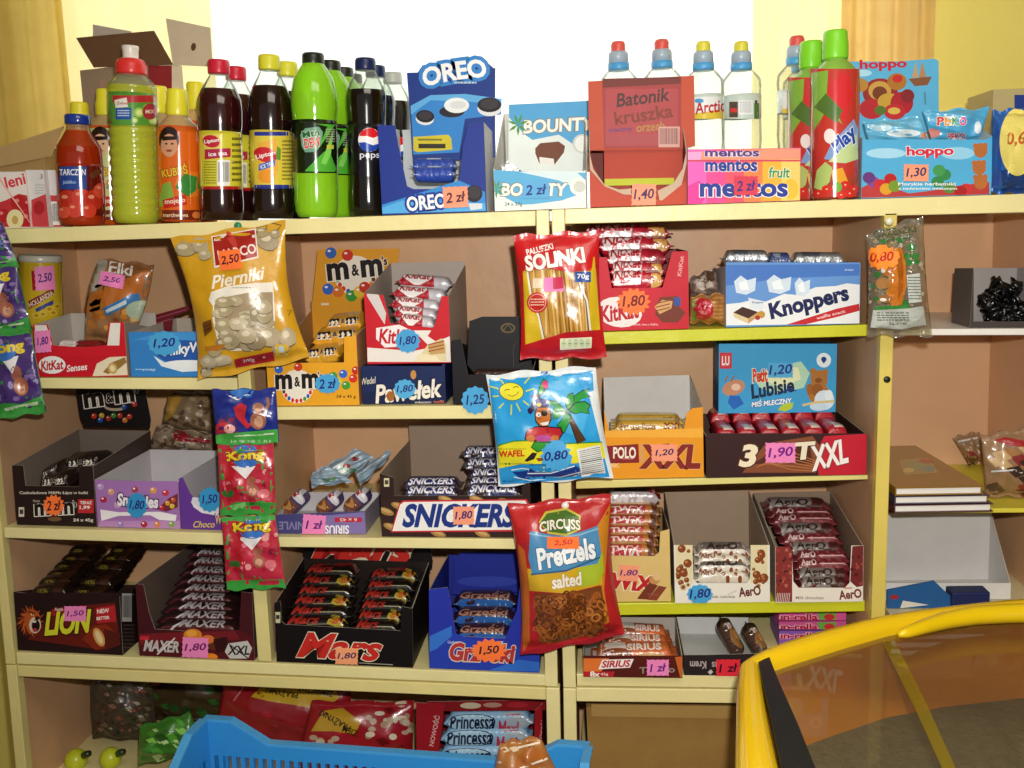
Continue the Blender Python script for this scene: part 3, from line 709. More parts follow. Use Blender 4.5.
k2 = kub(112, .128, 'pale juice bottle with yellow cap between the amber and the yellow-green bottles', True)
hh = height(k1)
clone_at(k1, 85, .192, TOPL, 'juice bottle with yellow cap, behind the amber apple juice', 103, hh)
clone_at(k1, 162, .123, TOPL, 'juice bottle with yellow cap, behind the tall yellow-green drink', 87, hh)
clone_at(k1, 199.5, .18, TOPL, 'juice bottle with yellow cap, behind the orange carrot juice', 83, hh)
# --- water bottles
def water(xc, Y, lab, capc, face=True):
    b = Bottle(xc, Y, TOPR); z = lambda x, y: ((x-770)/3.49+xc+4.5, 20+y/3.49)
    pr = [(h*.9, y) for h, y in [(18, 200), (21, 197), (21.5, 190), (20.5, 175), (21.5, 165), (20.5, 150), (21.5, 140), (20.8, 118), (20.8, 96), (21.4, 88), (20.6, 80), (15.5, 74), (10.4, 70), (10.4, 64)]]
    a = Art(z); a.rect(690, 266, 850, 345, '#c8d8d0e0')
    if face: a.poly([(690, 270), (830, 266), (830, 300), (690, 345)], '#e8ecec').poly([(690, 330), (830, 310), (830, 345), (690, 345)], '#e0c84a').text('Arctic', 770, 303, 108, 44, '#c02838', rot=6, shear=.15, bold=.02).ell(732, 282, 16, 8, '#5aa0d8')
    else: a.rect(708, 285, 738, 340, '#5a4a40').rect(712, 308, 735, 322, '#d84040').rect(741, 280, 790, 330, '#e8ecec').lines(745, 285, 786, 326, 6, '#a8b0b0').rect(795, 290, 812, 345, '#4a8040').rect(798, 280, 806, 292, '#404030')
    return b.make('water_bottle', lab, 'bottle', pr, ['#f4f8f214']*13,
        [('neck_ring', [(10.2, 71), (10.6, 69), (10.6, 64)], '#58a8e0', 'plastic'), ('cap', [(9.8, 65), (9.8, 56), (9.2, 53), (8, 52), (.1, 51.5)], '#a8b8c8', 'plastic'), ('spout', [(7.6, 53), (7, 50), (7.2, 45), (5.8, 42), (.1, 41.5)], capc, 'plastic')], (19, 96, 118.5, '#d4e0dce0'), a, 'water bottles')
water(705.5, .13, 'clear water bottle with yellow spout beside the orange-red carton, red lettering', '#e0d850')
w2 = water(742.5, .15, 'clear water bottle with yellow spout whose label shows small print', '#e0d850', False)
w3 = water(622, .2, 'clear water bottle with red spout, nearer the coconut box, behind the red carton', '#e06058')
clone_at(w3, 665, .2, TOPR, 'clear water bottle with red spout, nearer the yellow spouts, behind the red carton')
clone_at(w3, 797, .21, TOPR, 'clear water bottle with red spout beside the green-capped bottles', 36, height(w3))
clone_at(w3, 802, .275, TOPR, 'clear water bottle almost hidden behind the green-capped bottles', 45, height(w3))
# --- strawberry drinks with green caps
def play(xc, Y, lab):
    b = Bottle(xc, Y, TOPR); z = lambda x, y: ((x-262)/3.49+xc, 10+y/3.49)
    pr = [(20, 198), (22.5, 196), (23.5, 186), (22.8, 160), (21.6, 140), (22.6, 110), (22.8, 90), (21, 74), (16, 66), (11.5, 62), (11, 57)]
    a = Art(z); a.rect(175, 205, 350, 652, '#c84038').poly([(180, 220), (240, 210), (235, 290), (290, 400), (235, 350), (190, 420)], '#8ab84a').poly([(232, 300), (258, 250), (285, 215), (310, 230), (325, 290), (300, 390), (270, 350)], '#d83038').poly([(232, 290), (290, 350), (270, 395), (190, 340)], '#5a7a3a')
    a.poly([(225, 520), (250, 470), (330, 380), (345, 420), (345, 480), (300, 530)], '#8aa8d8').poly([(240, 530), (340, 430), (345, 520), (300, 535)], '#c8dca0').text('Play', 298, 455, 105, 62, '#2c50b0', rot=42, bold=.05, out='#e8f0f8', shear=.2).ell(245, 440, 20, 26, '#f4e8e4')
    a.poly([(190, 620), (200, 560), (230, 530), (255, 550), (245, 600), (215, 630)], '#b8cc78').poly([(250, 560), (290, 550), (310, 600), (260, 615)], '#e8a830')
    for x, y in ((205, 640), (235, 625), (270, 622), (300, 610), (330, 625), (315, 640), (285, 645)): a.ell(x, y, 18, 14, '#d83830').ell(x, y, 4, 3, '#f0b8a0')
    a.ell(272, 618, 16, 18, '#78b850')
    return b.make('drink_bottle', lab, 'bottle', pr, ['#b8503ce8']*5+['#a8d860a0']*6,
        [('cap', [(12.2, 60), (12.4, 58), (12.4, 44), (11.6, 40), (11.4, 33), (10, 31), (.1, 30.6)], '#86d832', 'plastic')], (23.2, 80, 197.5, '#c84038'), a, 'green-capped strawberry drinks')
p1 = play(834.5, .042, 'red strawberry drink bottle with bright green cap, in front')
p2 = clone_at(p1, 811, .118, TOPR, 'strawberry drink bottle with bright green cap, behind the front one')
# ================================================================== cartons on the top board
# juice cartons
M = FR(TOPL, -12, 31, .045)
a = Art(Z1); a.rect(-40, 552, 100, 726, '#e8e0dc').poly([(-40, 660), (20, 640), (60, 620), (100, 625), (100, 726), (-40, 726)], '#c83c44').text('leni', 48, 578, 66, 38, '#d83848', rot=14, bold=.03)
for x, y, r_ in ((60, 650, 26), (92, 655, 20), (10, 690, 22), (88, 700, 26)): a.ell(x, y, r_, r_, '#b82830').ell(x-6, y-8, r_*.3, r_*.25, '#e88880')
a.ell(48, 702, 27, 32, '#e8e0b0').ell(48, 704, 10, 14, '#c8a860').line([(-10, 560), (105, 712)], 7, '#e8b8b0')
r_, f = carton('juice_carton', 'small white juice carton with red apples and a slanting straw', 'carton', M, q(Z1, (-40, 550), (99, 548)), .045, '#e4dcd8', art=a)
for i, (xl, xr, lab) in enumerate(((31.5, 49.5, 'narrow white juice carton with apple print, middle of the three'), (50, 63, 'narrow white juice carton with barcode, beside the amber bottle'))):
    M = FR(TOPL, xl, xr, .05+.012*i); a = Art(Z1)
    if i == 0: a.poly([(100, 640), (158, 620), (158, 726), (100, 726)], '#c84850').ell(125, 665, 18, 22, '#b02830').text('3', 132, 565, 10, 16, '#888').lines(112, 590, 150, 625, 4, '#b8b8c0')
    else: a.rect(160, 625, 205, 726, '#c84850').barcode(142+22, 645, 195, 720)
    carton('juice_carton', lab, 'carton', M, q(Z1, (xl*3.2, 543), (xr*3.2, 543)), .03, '#dcd8d8', art=a)
# low kraft carton
M = FR(TOPL, -40, 51, .23)
r_, f = tray('cardboard_box', 'low open kraft box with raised flap behind the juice cartons', 'box', M, q(Z1, (-128, 480), (163, 502)), .06, 150, '#b09060', '#a48454', '#8e7048')
header(r_, M, q(Z1, (-60, 490), (205, 404), (163, 500), (-60, 545)), -.004, '#bea070', name='flap')
# tall open carton
M = FR(TOPL, 95, 172.5, .255, .206)
f = planemap(M); W = frame_w(M); hz = f(*Z1(430, 205)).z
r_ = empty('cardboard_box', M, 'tall brown carton with open flaps against the sheer curtain', 'box')
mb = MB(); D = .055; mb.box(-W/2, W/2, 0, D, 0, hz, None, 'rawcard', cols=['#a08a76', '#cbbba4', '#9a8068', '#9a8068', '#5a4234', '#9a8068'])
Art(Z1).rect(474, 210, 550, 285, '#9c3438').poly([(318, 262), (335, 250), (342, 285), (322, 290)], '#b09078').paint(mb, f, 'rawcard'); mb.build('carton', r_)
header(r_, M, q(Z1, (300, 216), (243, 121), (492, 98), (553, 207)), -.003, '#75563f', name='flap', back='#75563f')
header(r_, M, q(Z1, (297, 120), (297, 78), (420, 100), (420, 112)), .004, '#c4b8ac', name='flap')
g = header(r_, M, q(Z1, (553, 207), (530, 58), (672, 88), (680, 214)), -.001, '#d8c8b0', Art(Z1).ell(619, 150, 8, 13, '#6a4a38', rot=10), name='flap')
# ------------------------------------------------------------------ blue biscuit display
M = FR(TOPL, 382.3, 487, .02)
a = Art(Z2); a.poly([(528, 645), (800, 560), (890, 600), (893, 666), (530, 676)], '#3a90d8').poly([(530, 676), (528, 655), (600, 630), (890, 640), (893, 666)], '#5ab0e8').text('OREO', 685, 636, 138, 52, '#f4f6fa', rot=6, bold=.05, out='#1c3a9a', ow=.14)
a.ell(852, 606, 29, 30, '#2a2430').ell(852, 602, 23, 22, '#3e3840').poly([(832, 640), (880, 640), (880, 658), (840, 664)], '#d8dce4')
r_, f = tray('biscuit_display', 'blue sandwich biscuit display tray with tall picture header card', 'display box', M,
    q(Z2, (516, 366), (576, 368), (588, 440), (618, 580), (640, 590), (770, 590), (800, 560), (812, 440), (832, 360), (888, 356)), .16, 128, '#223a94', '#e2e4e8', '#c2c8cc', a, back='#223a94', yr=135)
sticker(r_, f, *Z2(787, 618), 25, 21, 'salmon', '2 zł', rot=3, ink='#5a2a3a', tw=.8, th=.5)
a = Art(Z2); a.poly([(632, 310), (700, 268), (800, 262), (948, 285), (946, 330), (820, 345), (800, 462), (640, 470), (636, 380)], '#3c8cd4').poly([(632, 330), (700, 280), (840, 285), (948, 300), (948, 275), (820, 258), (700, 262), (630, 300)], '#68b4e8')
a.text('OREO', 783, 186, 225, 66, '#f8f8fa', rot=9, bold=.06, out='#3c8cd4', ow=.2, arc=.12).lines(782, 215, 860, 230, 1, '#b8c8e8')
a.ell(680, 345, 32, 22, '#e8ecec', rot=5).ell(681, 336, 32, 22, '#26222a', rot=5).ell(681, 334, 24, 15, '#403a40').ell(774, 320, 44, 20, '#2c2830').ell(791, 298, 44, 27, '#f0f2f2').ell(795, 296, 28, 14, '#dde0e2').ell(906, 308, 43, 28, '#e4e6ea').ell(905, 296, 42, 26, '#26222a').ell(905, 293, 32, 18, '#403a40')
a.poly([(640, 408), (762, 400), (772, 412), (776, 452), (655, 462), (640, 455)], '#d8c83a').rect(658, 432, 752, 448, '#3a3428').rect(655, 414, 740, 421, '#8a8430')
header(r_, M, q(Z2, (617, 184), (655, 183), (672, 158), (760, 140), (860, 133), (900, 150), (920, 168), (926, 166), (925, 480), (640, 500)), .115, '#22408e', a)
for i, (x0, x1, y, Y) in enumerate(((640, 800, 506, .06), (640, 796, 525, .045), (625, 790, 548, .03))):
    pass
a = Art(); a.rect(8, 2, 92, 20, '#2c4aa8').rect(35, 5, 65, 14, '#dfe4ee')
BIS = bar_mesh('biscuit_pack', .016, .011, '#3050b0', a, end='#c8ccd8')
for i, (x0, x1, y, Y) in enumerate(((634, 800, 512, .085), (640, 796, 540, .052))):
    x0, y1 = Z2(x0, y); x1, _ = Z2(x1, y)
    put_bar('biscuit_pack', BIS, M, x0, x1, y1, Y, 'small blue and silver biscuit pack, %s one in the picture-header display' % ('upper' if i == 0 else 'lower'), 'biscuit pack', 'biscuit packs in the blue display')
# ------------------------------------------------------------------ coconut bar box
M = FR(lambda X: TOPL(P(520, 210, 0).x) if X < P(549, 210, 0).x else TOPR(P(570, 210, 0).x), 495, 586.5, .03)
a = Art(Z3); a.poly([(-5, 524), (150, 530), (350, 532), (350, 600), (250, 630), (100, 650), (-5, 640)], '#64b4e0').poly([(100, 530), (300, 528), (340, 560), (345, 600), (240, 560)], '#d8eaf0').poly([(-5, 600), (100, 645), (240, 640), (340, 610), (345, 660), (-5, 662)], '#e8f0ec')
a.text('BOUNTY', 155, 592, 232, 46, '#f4f4ea', shear=.1, bold=.06, out='#8a8a88', ow=.06)
def palmleaf(a, cx, cy, s, col='#5a9a4a'):
    for an in (20, 70, 110, 160, 215, 270, 320):
        t = math.radians(an); a.poly([(cx, cy), (cx+s*.5*math.cos(t-.25), cy-s*.5*math.sin(t-.25)), (cx+s*math.cos(t), cy-s*math.sin(t)), (cx+s*.5*math.cos(t+.25), cy-s*.5*math.sin(t+.25))], col)
palmleaf(a, 22, 590, 34); a.text('24 x 57g', 82, 644, 62, 15, '#4a5a68').ell(310, 580, 32, 32, '#eef0ec').ell(312, 582, 20, 20, '#d0d4cc')
r_, f = tray('coconut_bar_box', 'white and sky-blue coconut bar display with price 2 on its front', 'display box', M, q(Z3, (5, 520), (30, 528), (325, 528), (336, 524)), .2, 112, '#eef2f0', '#e8eae6', '#d8d8d2', a)
sticker(r_, f, *Z3(160, 592), 27, 17, '#64b0e4', '2 zł', ink='#22408a', tw=.8, th=.6)
a = Art(Z3); a.poly([(66, 296), (348, 282), (348, 460), (300, 440), (240, 400), (140, 420), (66, 340)], '#5cace0').poly([(66, 360), (150, 420), (230, 440), (290, 470), (348, 520), (348, 530), (66, 525)], '#eaf2f0').text('BOUNTY', 240, 367, 250, 48, '#f6f6ee', shear=.1, bold=.06, out='#8a8a80', ow=.06, rot=3)
palmleaf(a, 98, 365, 40); a.poly([(158, 448), (175, 430), (240, 424), (262, 440), (258, 462), (225, 505), (172, 500), (158, 465)], '#7a4632').poly([(172, 478), (222, 484), (225, 505), (174, 502)], '#f0eee8').ell(322, 432, 34, 34, '#d8dcd8').ell(324, 432, 28, 28, '#f4f6f2')
header(r_, M, q(Z3, (64, 294), (352, 280), (352, 530), (64, 530)), .17, '#e8f0ee', a)
mb = MB(); f2 = planemap(M, (0, .012, 0)); mb.prism([f2(*p) for p in q(Z3, (36, 508), (62, 492), (104, 522), (96, 534), (44, 530))][::-1], (0, .03, 0), '#8a8a88', 'silver'); mb.build('torn_flap', r_)
# ------------------------------------------------------------------ orange-red carton with handwriting
M = FR(TOPR, 590.2, 687, .02)
a = Art(Z3); a.poly([(345, 460), (360, 520), (400, 575), (450, 592), (492, 588), (492, 610), (420, 606), (375, 580), (350, 530)], '#c8b098').poly([(690, 455), (672, 520), (640, 570), (585, 596), (592, 630), (630, 628), (665, 590), (688, 500)], '#c8b098')
a.poly([(345, 520), (400, 580), (470, 610), (600, 630), (690, 560), (690, 648), (350, 652)], '#c04a30')
r_, f = tray('handwritten_carton', 'orange-red cardboard display with handwritten pink panel', 'display box', M, q(Z3, (344, 450), (356, 500), (385, 560), (410, 582), (440, 590), (590, 590), (640, 570), (672, 520), (690, 452)), .13, 100, '#a83a20', '#8e301a', '#7a2814', a, back='#a83a20')
sticker(r_, f, *Z3(537, 610), 24.5, 21.5, 'salmon', '1,40', rot=-1, ink='#4a2a5a', tw=.85, th=.55)
fb = planemap(M, (0, .055, 0)); mb = MB(); 
mb.prism([fb(*p) for p in q(Z3, (398, 452), (682, 452), (682, 600), (398, 600))][::-1], (0, .01, 0), '#b84028', 'card'); mb.prism([fb(*p) for p in q(Z3, (400, 556), (640, 552), (640, 575), (400, 580))][::-1], (0, -.012, 0), '#c8cc30', 'card'); mb.build('inner_packs', r_)
a = Art(Z3); a.rect(393, 210, 666, 446, '#a84648').rect(404, 240, 655, 440, '#b45054').poly([(393, 205), (666, 198), (666, 222), (393, 236)], '#7a3a34').poly([(345, 214), (390, 212), (398, 450), (346, 455)], '#c4553a').poly([(668, 197), (712, 195), (716, 440), (680, 446), (668, 440)], '#c4553a')
a.text('Batonik', 533, 270, 190, 48, '#5a3a3a', rot=7, shear=.2, bold=.025).text('kruszka', 536, 330, 205, 48, '#8a4436', rot=8, bold=.025).text('orzech', 560, 372, 100, 32, '#b88a50', rot=5, bold=.02).text('mleczny', 456, 384, 80, 22, '#6a4a80', rot=4).lines(404, 402, 586, 436, 4, '#b05a60').barcode(588, 372, 662, 444, '#d8a8a0', '#7a4a48')
header(r_, M, q(Z3, (342, 214), (712, 194), (716, 440), (682, 448), (682, 452), (398, 456), (346, 456)), .05, '#b8442c', a)
# ------------------------------------------------------------------ fruit dragee boxes
def mentos(a, y0, y1, cut=0):
    pass
cols = ['#e868c0', '#e8509a', '#e85a70', '#f08a50', '#f4b840', '#f0d070']
def rainbow(a, x0, x1, y0, y1):
    for i, c in enumerate(cols): a.poly([(x0+(x1-x0)*i/6, y0), (x0+(x1-x0)*(i+1)/6, y0), (x0+(x1-x0)*(i+1)/6, y1), (x0+(x1-x0)*i/6, y1)], c)
M = FR(TOPR, 687.8, 800, .012)
a = Art(Z3); rainbow(a, 690, 1082, 452, 654); a.poly([(690, 460), (1082, 452), (1082, 486), (690, 490)], '#e89a80').poly([(690, 462), (740, 460), (735, 490), (690, 492)], '#f0a8d8').text('mentos', 845, 464, 190, 26, '#5a3a8a', bold=.05, out='#f0e8f0').rect(690, 488, 1082, 494, '#d04860')
a.text('mentos', 842, 508, 182, 42, '#28409a', bold=.05, out='#f4f0f4', ow=.04).text('fruit', 1010, 532, 74, 38, '#3a9a6a', bold=.03, out='#f8f0d0', shear=.1).poly([(690, 580), (730, 560), (760, 600), (740, 648), (690, 650)], '#e040a0').ell(980, 626, 34, 24, '#f4a838').ell(1050, 590, 26, 36, '#f0c040').text('mentos', 886, 588, 308, 60, '#28409a', bold=.05, out='#f4f0f4', ow=.04)
r_, f = carton('dragee_box', 'pink to yellow fruit dragee box with navy lettering', 'box', M, q(Z3, (692, 452), (1082, 446)), .06, '#e87890', top='#d8c8a0', side='#7a4aa0', art=a)
sticker(r_, f, *Z3(893, 578), 24, 19, '#d84058', '2 zł', ink='#3a2a80', tw=.8, th=.55)
# ------------------------------------------------------------------ animal biscuit display
M = FR(TOPR, 861, 991, .03)
a = Art(Z4); a.rect(352, 452, 800, 650, '#58b0dc').poly([(352, 620), (420, 590), (470, 622), (520, 640), (600, 630), (700, 612), (800, 600), (800, 652), (352, 656)], '#b84040').ell(440, 500, 70, 18, '#a8d8f0').ell(690, 500, 60, 22, '#98d0ec').text('hoppo', 594, 496, 165, 42, '#d83048', bold=.06, out='#f0f4f8', rot=1)
for x, y, c in ((395, 600, '#8a4a90'), (420, 610, '#c83030'), (455, 590, '#b82828'), (440, 625, '#d8a030'), (470, 615, '#7a9a30'), (380, 585, '#6a3a80'), (620, 600, '#3a8a50'), (645, 575, '#3a8a50'), (625, 560, '#4a9a58'), (720, 625, '#c83838'), (700, 632, '#a82828'), (660, 620, '#5a8a40')): a.ell(x, y, 22, 20, c)
for x, y in ((770, 490), (765, 550), (770, 600)): a.ell(x, y, 24, 26, '#b8703a').ell(x-18, y-16, 9, 9, '#b8703a').ell(x+16, y-18, 9, 9, '#b8703a')
a.text('Morskie herbatniki', 582, 607, 200, 11, '#f0f0f0').text('z nadzieniem mlecznym', 585, 624, 205, 11, '#f0f0f0')
r_, f = tray('biscuit_display', 'sky-blue animal biscuit display with price 1,30 and tall header', 'display box', M, q(Z4, (352, 450), (420, 462), (760, 462), (802, 440)), .12, 120, '#58b0dc', '#a8c8d8', '#c8d4d8', a, back='#58b0dc')
sticker(r_, f, *Z4(545, 568), 25, 17, 'salmon', '1,30', rot=-1, ink='#3a3a6a', tw=.82, th=.6)
a = Art(Z4); a.rect(300, 180, 624, 400, '#60b4dc').ell(360, 220, 30, 12, '#b0dcf0').text('hoppo', 430, 192, 165, 42, '#c82840', bold=.06, rot=2)
for x, y, rx, ry, c in ((420, 290, 62, 52, '#9a3030'), (418, 282, 40, 34, '#caa050'), (418, 290, 26, 24, '#7a4020'), (350, 262, 28, 24, '#b88838'), (478, 250, 34, 30, '#b07830'), (480, 240, 18, 14, '#c83030'), (390, 345, 44, 36, '#b82c34'), (450, 320, 40, 30, '#c8a040'), (495, 325, 40, 40, '#b02830'), (470, 355, 38, 28, '#c03038'), (468, 352, 22, 12, '#d8b858'), (420, 350, 20, 16, '#5a7a30'), (515, 300, 24, 24, '#8a2a30')): a.ell(x, y, rx, ry, c)
a.poly([(518, 240), (600, 232), (585, 262), (540, 266)], '#8a5a3a').poly([(530, 236), (545, 180), (552, 236)], '#c8a070').poly([(555, 236), (566, 178), (580, 234)], '#b88a5a').line([(575, 285), (577, 330)], 6, '#5a8aa0')
header(r_, M, q(Z4, (302, 188), (500, 178), (610, 170), (622, 176), (624, 420), (302, 460)), .1, '#60b4dc', a)
# small biscuit pouches lying in the display
for i, (cor, txt, lab) in enumerate(((q(Z4, (568, 352), (800, 342), (768, 452), (600, 462)), 'PEKO', 'sky-blue biscuit pouch with coloured letters lying in the animal biscuit display'),
        (q(Z4, (360, 392), (560, 372), (590, 470), (380, 462)), '', 'pale blue biscuit pouch beside the coloured-letter pouch in the display'))):
    bg = Bag(cor, M.translation.y+.03-.012*i, .012, seed=i+3); a = Art(Z4)
    if txt:
        for k, (ch, c) in enumerate(zip('PEKO', ('#e04040', '#f0a030', '#40a050', '#e85090'))): a.text(ch, 630+k*26, 388, 24, 30, c, bold=.06, out='#f4f4f4')
        a.text('PEKO', 685, 442, 62, 24, '#c83048', bold=.05, out='#f0f4f8').ell(600, 430, 30, 16, '#d88a80').ell(760, 410, 12, 22, '#e8f0f4')
    else: a.ell(420, 410, 40, 14, '#b8dcec').ell(500, 430, 60, 14, '#e0eef4').ell(540, 400, 24, 12, '#8ac8e8').ell(580, 440, 20, 14, '#d88a60')
    bg.make('biscuit_pouch', lab, 'biscuit pouch', '#58b0dc' if txt else '#6ab8dc', a, 'foil', group='biscuit pouches in the animal display')
# ------------------------------------------------------------------ blue bag with big yellow tag, far right
bg = Bag(q(Z4, (812, 352), (945, 340), (945, 640), (808, 640)), .03, .03, seed=8); a = Art(Z4); a.poly([(812, 380), (840, 360), (845, 520), (830, 640), (808, 636)], '#1c50a0').poly([(840, 560), (945, 540), (945, 640), (845, 640)], '#1a4080')
rb = bg.make('snack_bag', 'glossy dark blue snack bag under a large pale yellow price disc', 'snack bag', '#2a66b4', a, 'foil')
mb = MB(); a = Art(Z4); a.ell(895, 462, 62, 118, '#e8d878', n=30).text('0,60', 905, 450, 96, 52, '#c86a30', shear=.15, rot=4, bold=.02); a.paint(mb, bg.fn(), 'card', step=6, off0=.003); mb.build('price_disc', rb, 'large pale yellow price disc with orange digits')
M = FR(TOPR, 989, 1034, .12)
r_, f = carton('storage_box', 'translucent grey-beige box with a blue corner behind the blue snack bag', 'box', M, q(Z4, (800, 278), (960, 272)), .1, '#b8a878', top='#a89a70', art=Art(Z4).rect(888, 296, 960, 345, '#28408a'))
Z5, Z6, Z7, Z8, Z9 = Zm(0, 210, 3.84), Zm(230, 210, 3.49), Zm(480, 210, 3.84), Zm(680, 200, 3.84), Zm(840, 200, 3.49)
Z10, Z11, Z12, Z13, Z14 = Zm(0, 375, 4.387), Zm(200, 380, 3.49), Zm(360, 350, 3.84), Zm(590, 335, 3.413), Zm(590, 470, 3.413)
Z15, Z16, Z17, Z20 = Zm(0, 530, 3.657), Zm(260, 530, 5.12), Zm(410, 480, 3.84), Zm(560, 590, 3.657)
def bart(name, base, text, tcol, bg=None, bgbox=None, extra=None, **kw):
    a = Art()
    if extra: extra(a)
    if bg: a.poly(bgbox or [(16, 6), (70, 4), (76, 22), (16, 24)], bg)
    if text: a.text(text[0], *text[1:5], tcol, shear=kw.pop('shear', .15), bold=.04, rot=kw.pop('rot', 0), out=kw.pop('out', None), ow=.09)
    return bar_mesh(name, kw.pop('a', .017), kw.pop('b', .012), base, a, **kw)
# ================================================================== second level, left bay
def can():
    b = Bottle(43.8, .112, L2A, PX)
    pr = [(19.7, 358), (19.7, 262)]; a = Art(Z5); a.rect(92, 190, 243, 420, '#c8aa28').poly([(120, 235), (175, 225), (178, 300), (125, 310)], '#a82828').poly([(108, 350), (205, 300), (208, 325), (112, 382)], '#8a2430').text('HOLLANDIA', 158, 342, 105, 20, '#e8dcc0', rot=28, bold=.02).poly([(135, 380), (205, 345), (205, 362), (140, 392)], '#3a4a90')
    for x, y in ((190, 380), (165, 400), (205, 395), (140, 405), (220, 370)): a.ell(x, y, 16, 12, '#d8b840').ell(x, y, 9, 6, '#b08820')
    r = b.make('crisp_tube', 'yellow round crisp tube behind the red wafer-bar tray, price 2,50', 'crisp tube', [(19.2, 372), (19.6, 370), (19.6, 262)], '#c8aa28', [('lid', [(19.8, 263), (20, 261), (20, 257.5), (19.4, 256.5), (18.6, 256), (18, 256.8), (.1, 257)], '#c8c4b8', 'plastic')], (19.65, 263, 370, '#c8aa28'), a, mat_='gloss')
    sticker(r, cylmap(b.M, b.R(20)), *Z5(172, 262), 20, 24, 'pink', '2,50', rot=4, curved=3, off=.001)
can()
M = FR(L2A, 37.5, 128, .005)
a = Art(Z5); a.rect(120, 560, 500, 650, '#c81c2c').poly([(133, 442), (178, 442), (200, 518), (140, 520)], '#e8e4e0').poly([(424, 434), (462, 434), (458, 520), (412, 520)], '#e8e4dc').ell(200, 595, 52, 34, '#f2eeee').text('KitKat', 200, 596, 86, 38, '#c01828', bold=.05, shear=.1, rot=4).text('Senses', 295, 605, 80, 26, '#f4ecec', shear=.2, rot=6, bold=.02)
a.poly([(355, 638), (372, 590), (420, 565), (492, 562), (492, 634)], '#e8dcc0').poly([(395, 622), (430, 585), (480, 565), (490, 585), (450, 615), (415, 630)], '#9a7840').ell(432, 608, 18, 22, '#c8a868', rot=-20).ell(432, 608, 10, 13, '#e8d8a8', rot=-20)
r_, f = tray('wafer_bar_tray', 'red and cream wafer bar tray beside the hanging purple sachets', 'display box', M, q(Z5, (132, 440), (184, 440), (205, 520), (330, 528), (410, 518), (418, 432), (490, 430)), .108, 313, '#cf2030', '#9a9088', '#b8b0a8', a, yr=328)
sticker(r_, f, *Z5(164, 505), 16, 22, 'pink', '1,80', rot=4, ink='#4a2080')
KS = bart('wafer_bar', '#8e1a24', ('KitKat', 30, 14, 26, 12), '#f0e8e8', '#f0e8e8', [(14, 4), (48, 3), (50, 24), (14, 25)], m='wrap')
for i, (x0, x1, y, Y) in enumerate(((215, 410, 545, .03), (225, 405, 532, .042))):
    put_bar('wafer_bar', KS, M, *[Z5(x, 0)[0] for x in (x0, x1)], Z5(0, y)[1], Y, 'dark red wrapped bar lying in the red and cream tray, %s' % ('nearer the front' if i == 0 else 'behind the other'), group='bars in the red and cream tray')
bg = Bag(q(Z5, (378, 186), (590, 208), (508, 500), (325, 505)), .078, .017, seed=2, side=-.07); a = Art(Z5)
a.poly([(365, 186), (420, 195), (370, 310), (320, 320), (330, 240)], '#a09a8c').poly([(412, 190), (588, 208), (585, 260), (415, 262)], '#8a5a34').text('Elki', 465, 225, 92, 42, '#e8e4dc', rot=-10, bold=.04).poly([(335, 330), (560, 230), (600, 250), (560, 330), (420, 380), (330, 390)], '#b86c2c').poly([(560, 250), (600, 262), (618, 350), (590, 390), (540, 330)], '#8a6a50')
r = random.Random(4)
for i in range(34): a.ell(r.uniform(310, 600), r.uniform(345, 490), r.uniform(12, 24), r.uniform(7, 13), r.choice(['#c07c30', '#a8602a', '#d09448', '#b86e2a', '#8e5224']), rot=r.uniform(0, 180), n=9)
a.poly([(395, 378), (500, 325), (535, 318), (540, 345), (500, 362), (410, 408)], '#3c78b0').poly([(405, 385), (485, 345), (488, 360), (412, 396)], '#c8d8e0').ell(545, 385, 62, 38, '#a8b8a0').poly([(500, 415), (600, 395), (600, 420), (505, 430)], '#c0a878').rect(318, 412, 332, 440, '#c8c0b0')
rb = bg.make('crisp_bag', 'brown and clear crisp bag with pink price sticker leaning in the red tray', 'crisp bag', '#9a7048', a, 'foil')
sticker(rb, bg.fn(), *Z5(432, 268), 25, 14, 'pink', '2,50', rot=-12, curved=4, ink='#5a2080')
M = FR(L2A, 131.5, 232, .005)
a = Art(Z5); a.rect(505, 468, 910, 642, '#3a86cc').poly([(505, 500), (620, 470), (910, 470), (910, 500)], '#4a98d8').poly([(590, 560), (620, 600), (700, 622), (910, 610), (910, 560), (700, 600), (640, 590)], '#e8f0f4').ell(700, 545, 100, 46, '#2c60b0').ell(720, 590, 90, 14, '#eef2f4').text('MilkyWay', 725, 535, 200, 52, '#eef4fa', bold=.05, shear=.2, rot=8, out='#1c3888').text('21,5g', 570, 615, 50, 8, '#c8e0f0').lines(520, 610, 598, 618, 1, '#a8d0f0')
r_, f = tray('milk_bar_box', 'bright blue and white bar box partly behind the yellow gingerbread bag', 'display box', M, q(Z5, (505, 470), (888, 466)), .17, 318, '#3a86cc', '#6a2a30', '#b8ada0', a, yl=305)
sticker(r_, f, *Z5(630, 512), 32, 24, 'blue', '1,20', rot=0, shape='scallop', tw=.7)
header(r_, M, q(Z5, (566, 411), (720, 368), (757, 352), (757, 372), (665, 410), (660, 464), (566, 466)), .118, '#6e1c28', Art(Z5).line([(505, 445), (715, 382)], 4, '#94505a').line([(505, 462), (660, 418)], 4, '#94505a'), name='lid_flap', back='#a89a90')
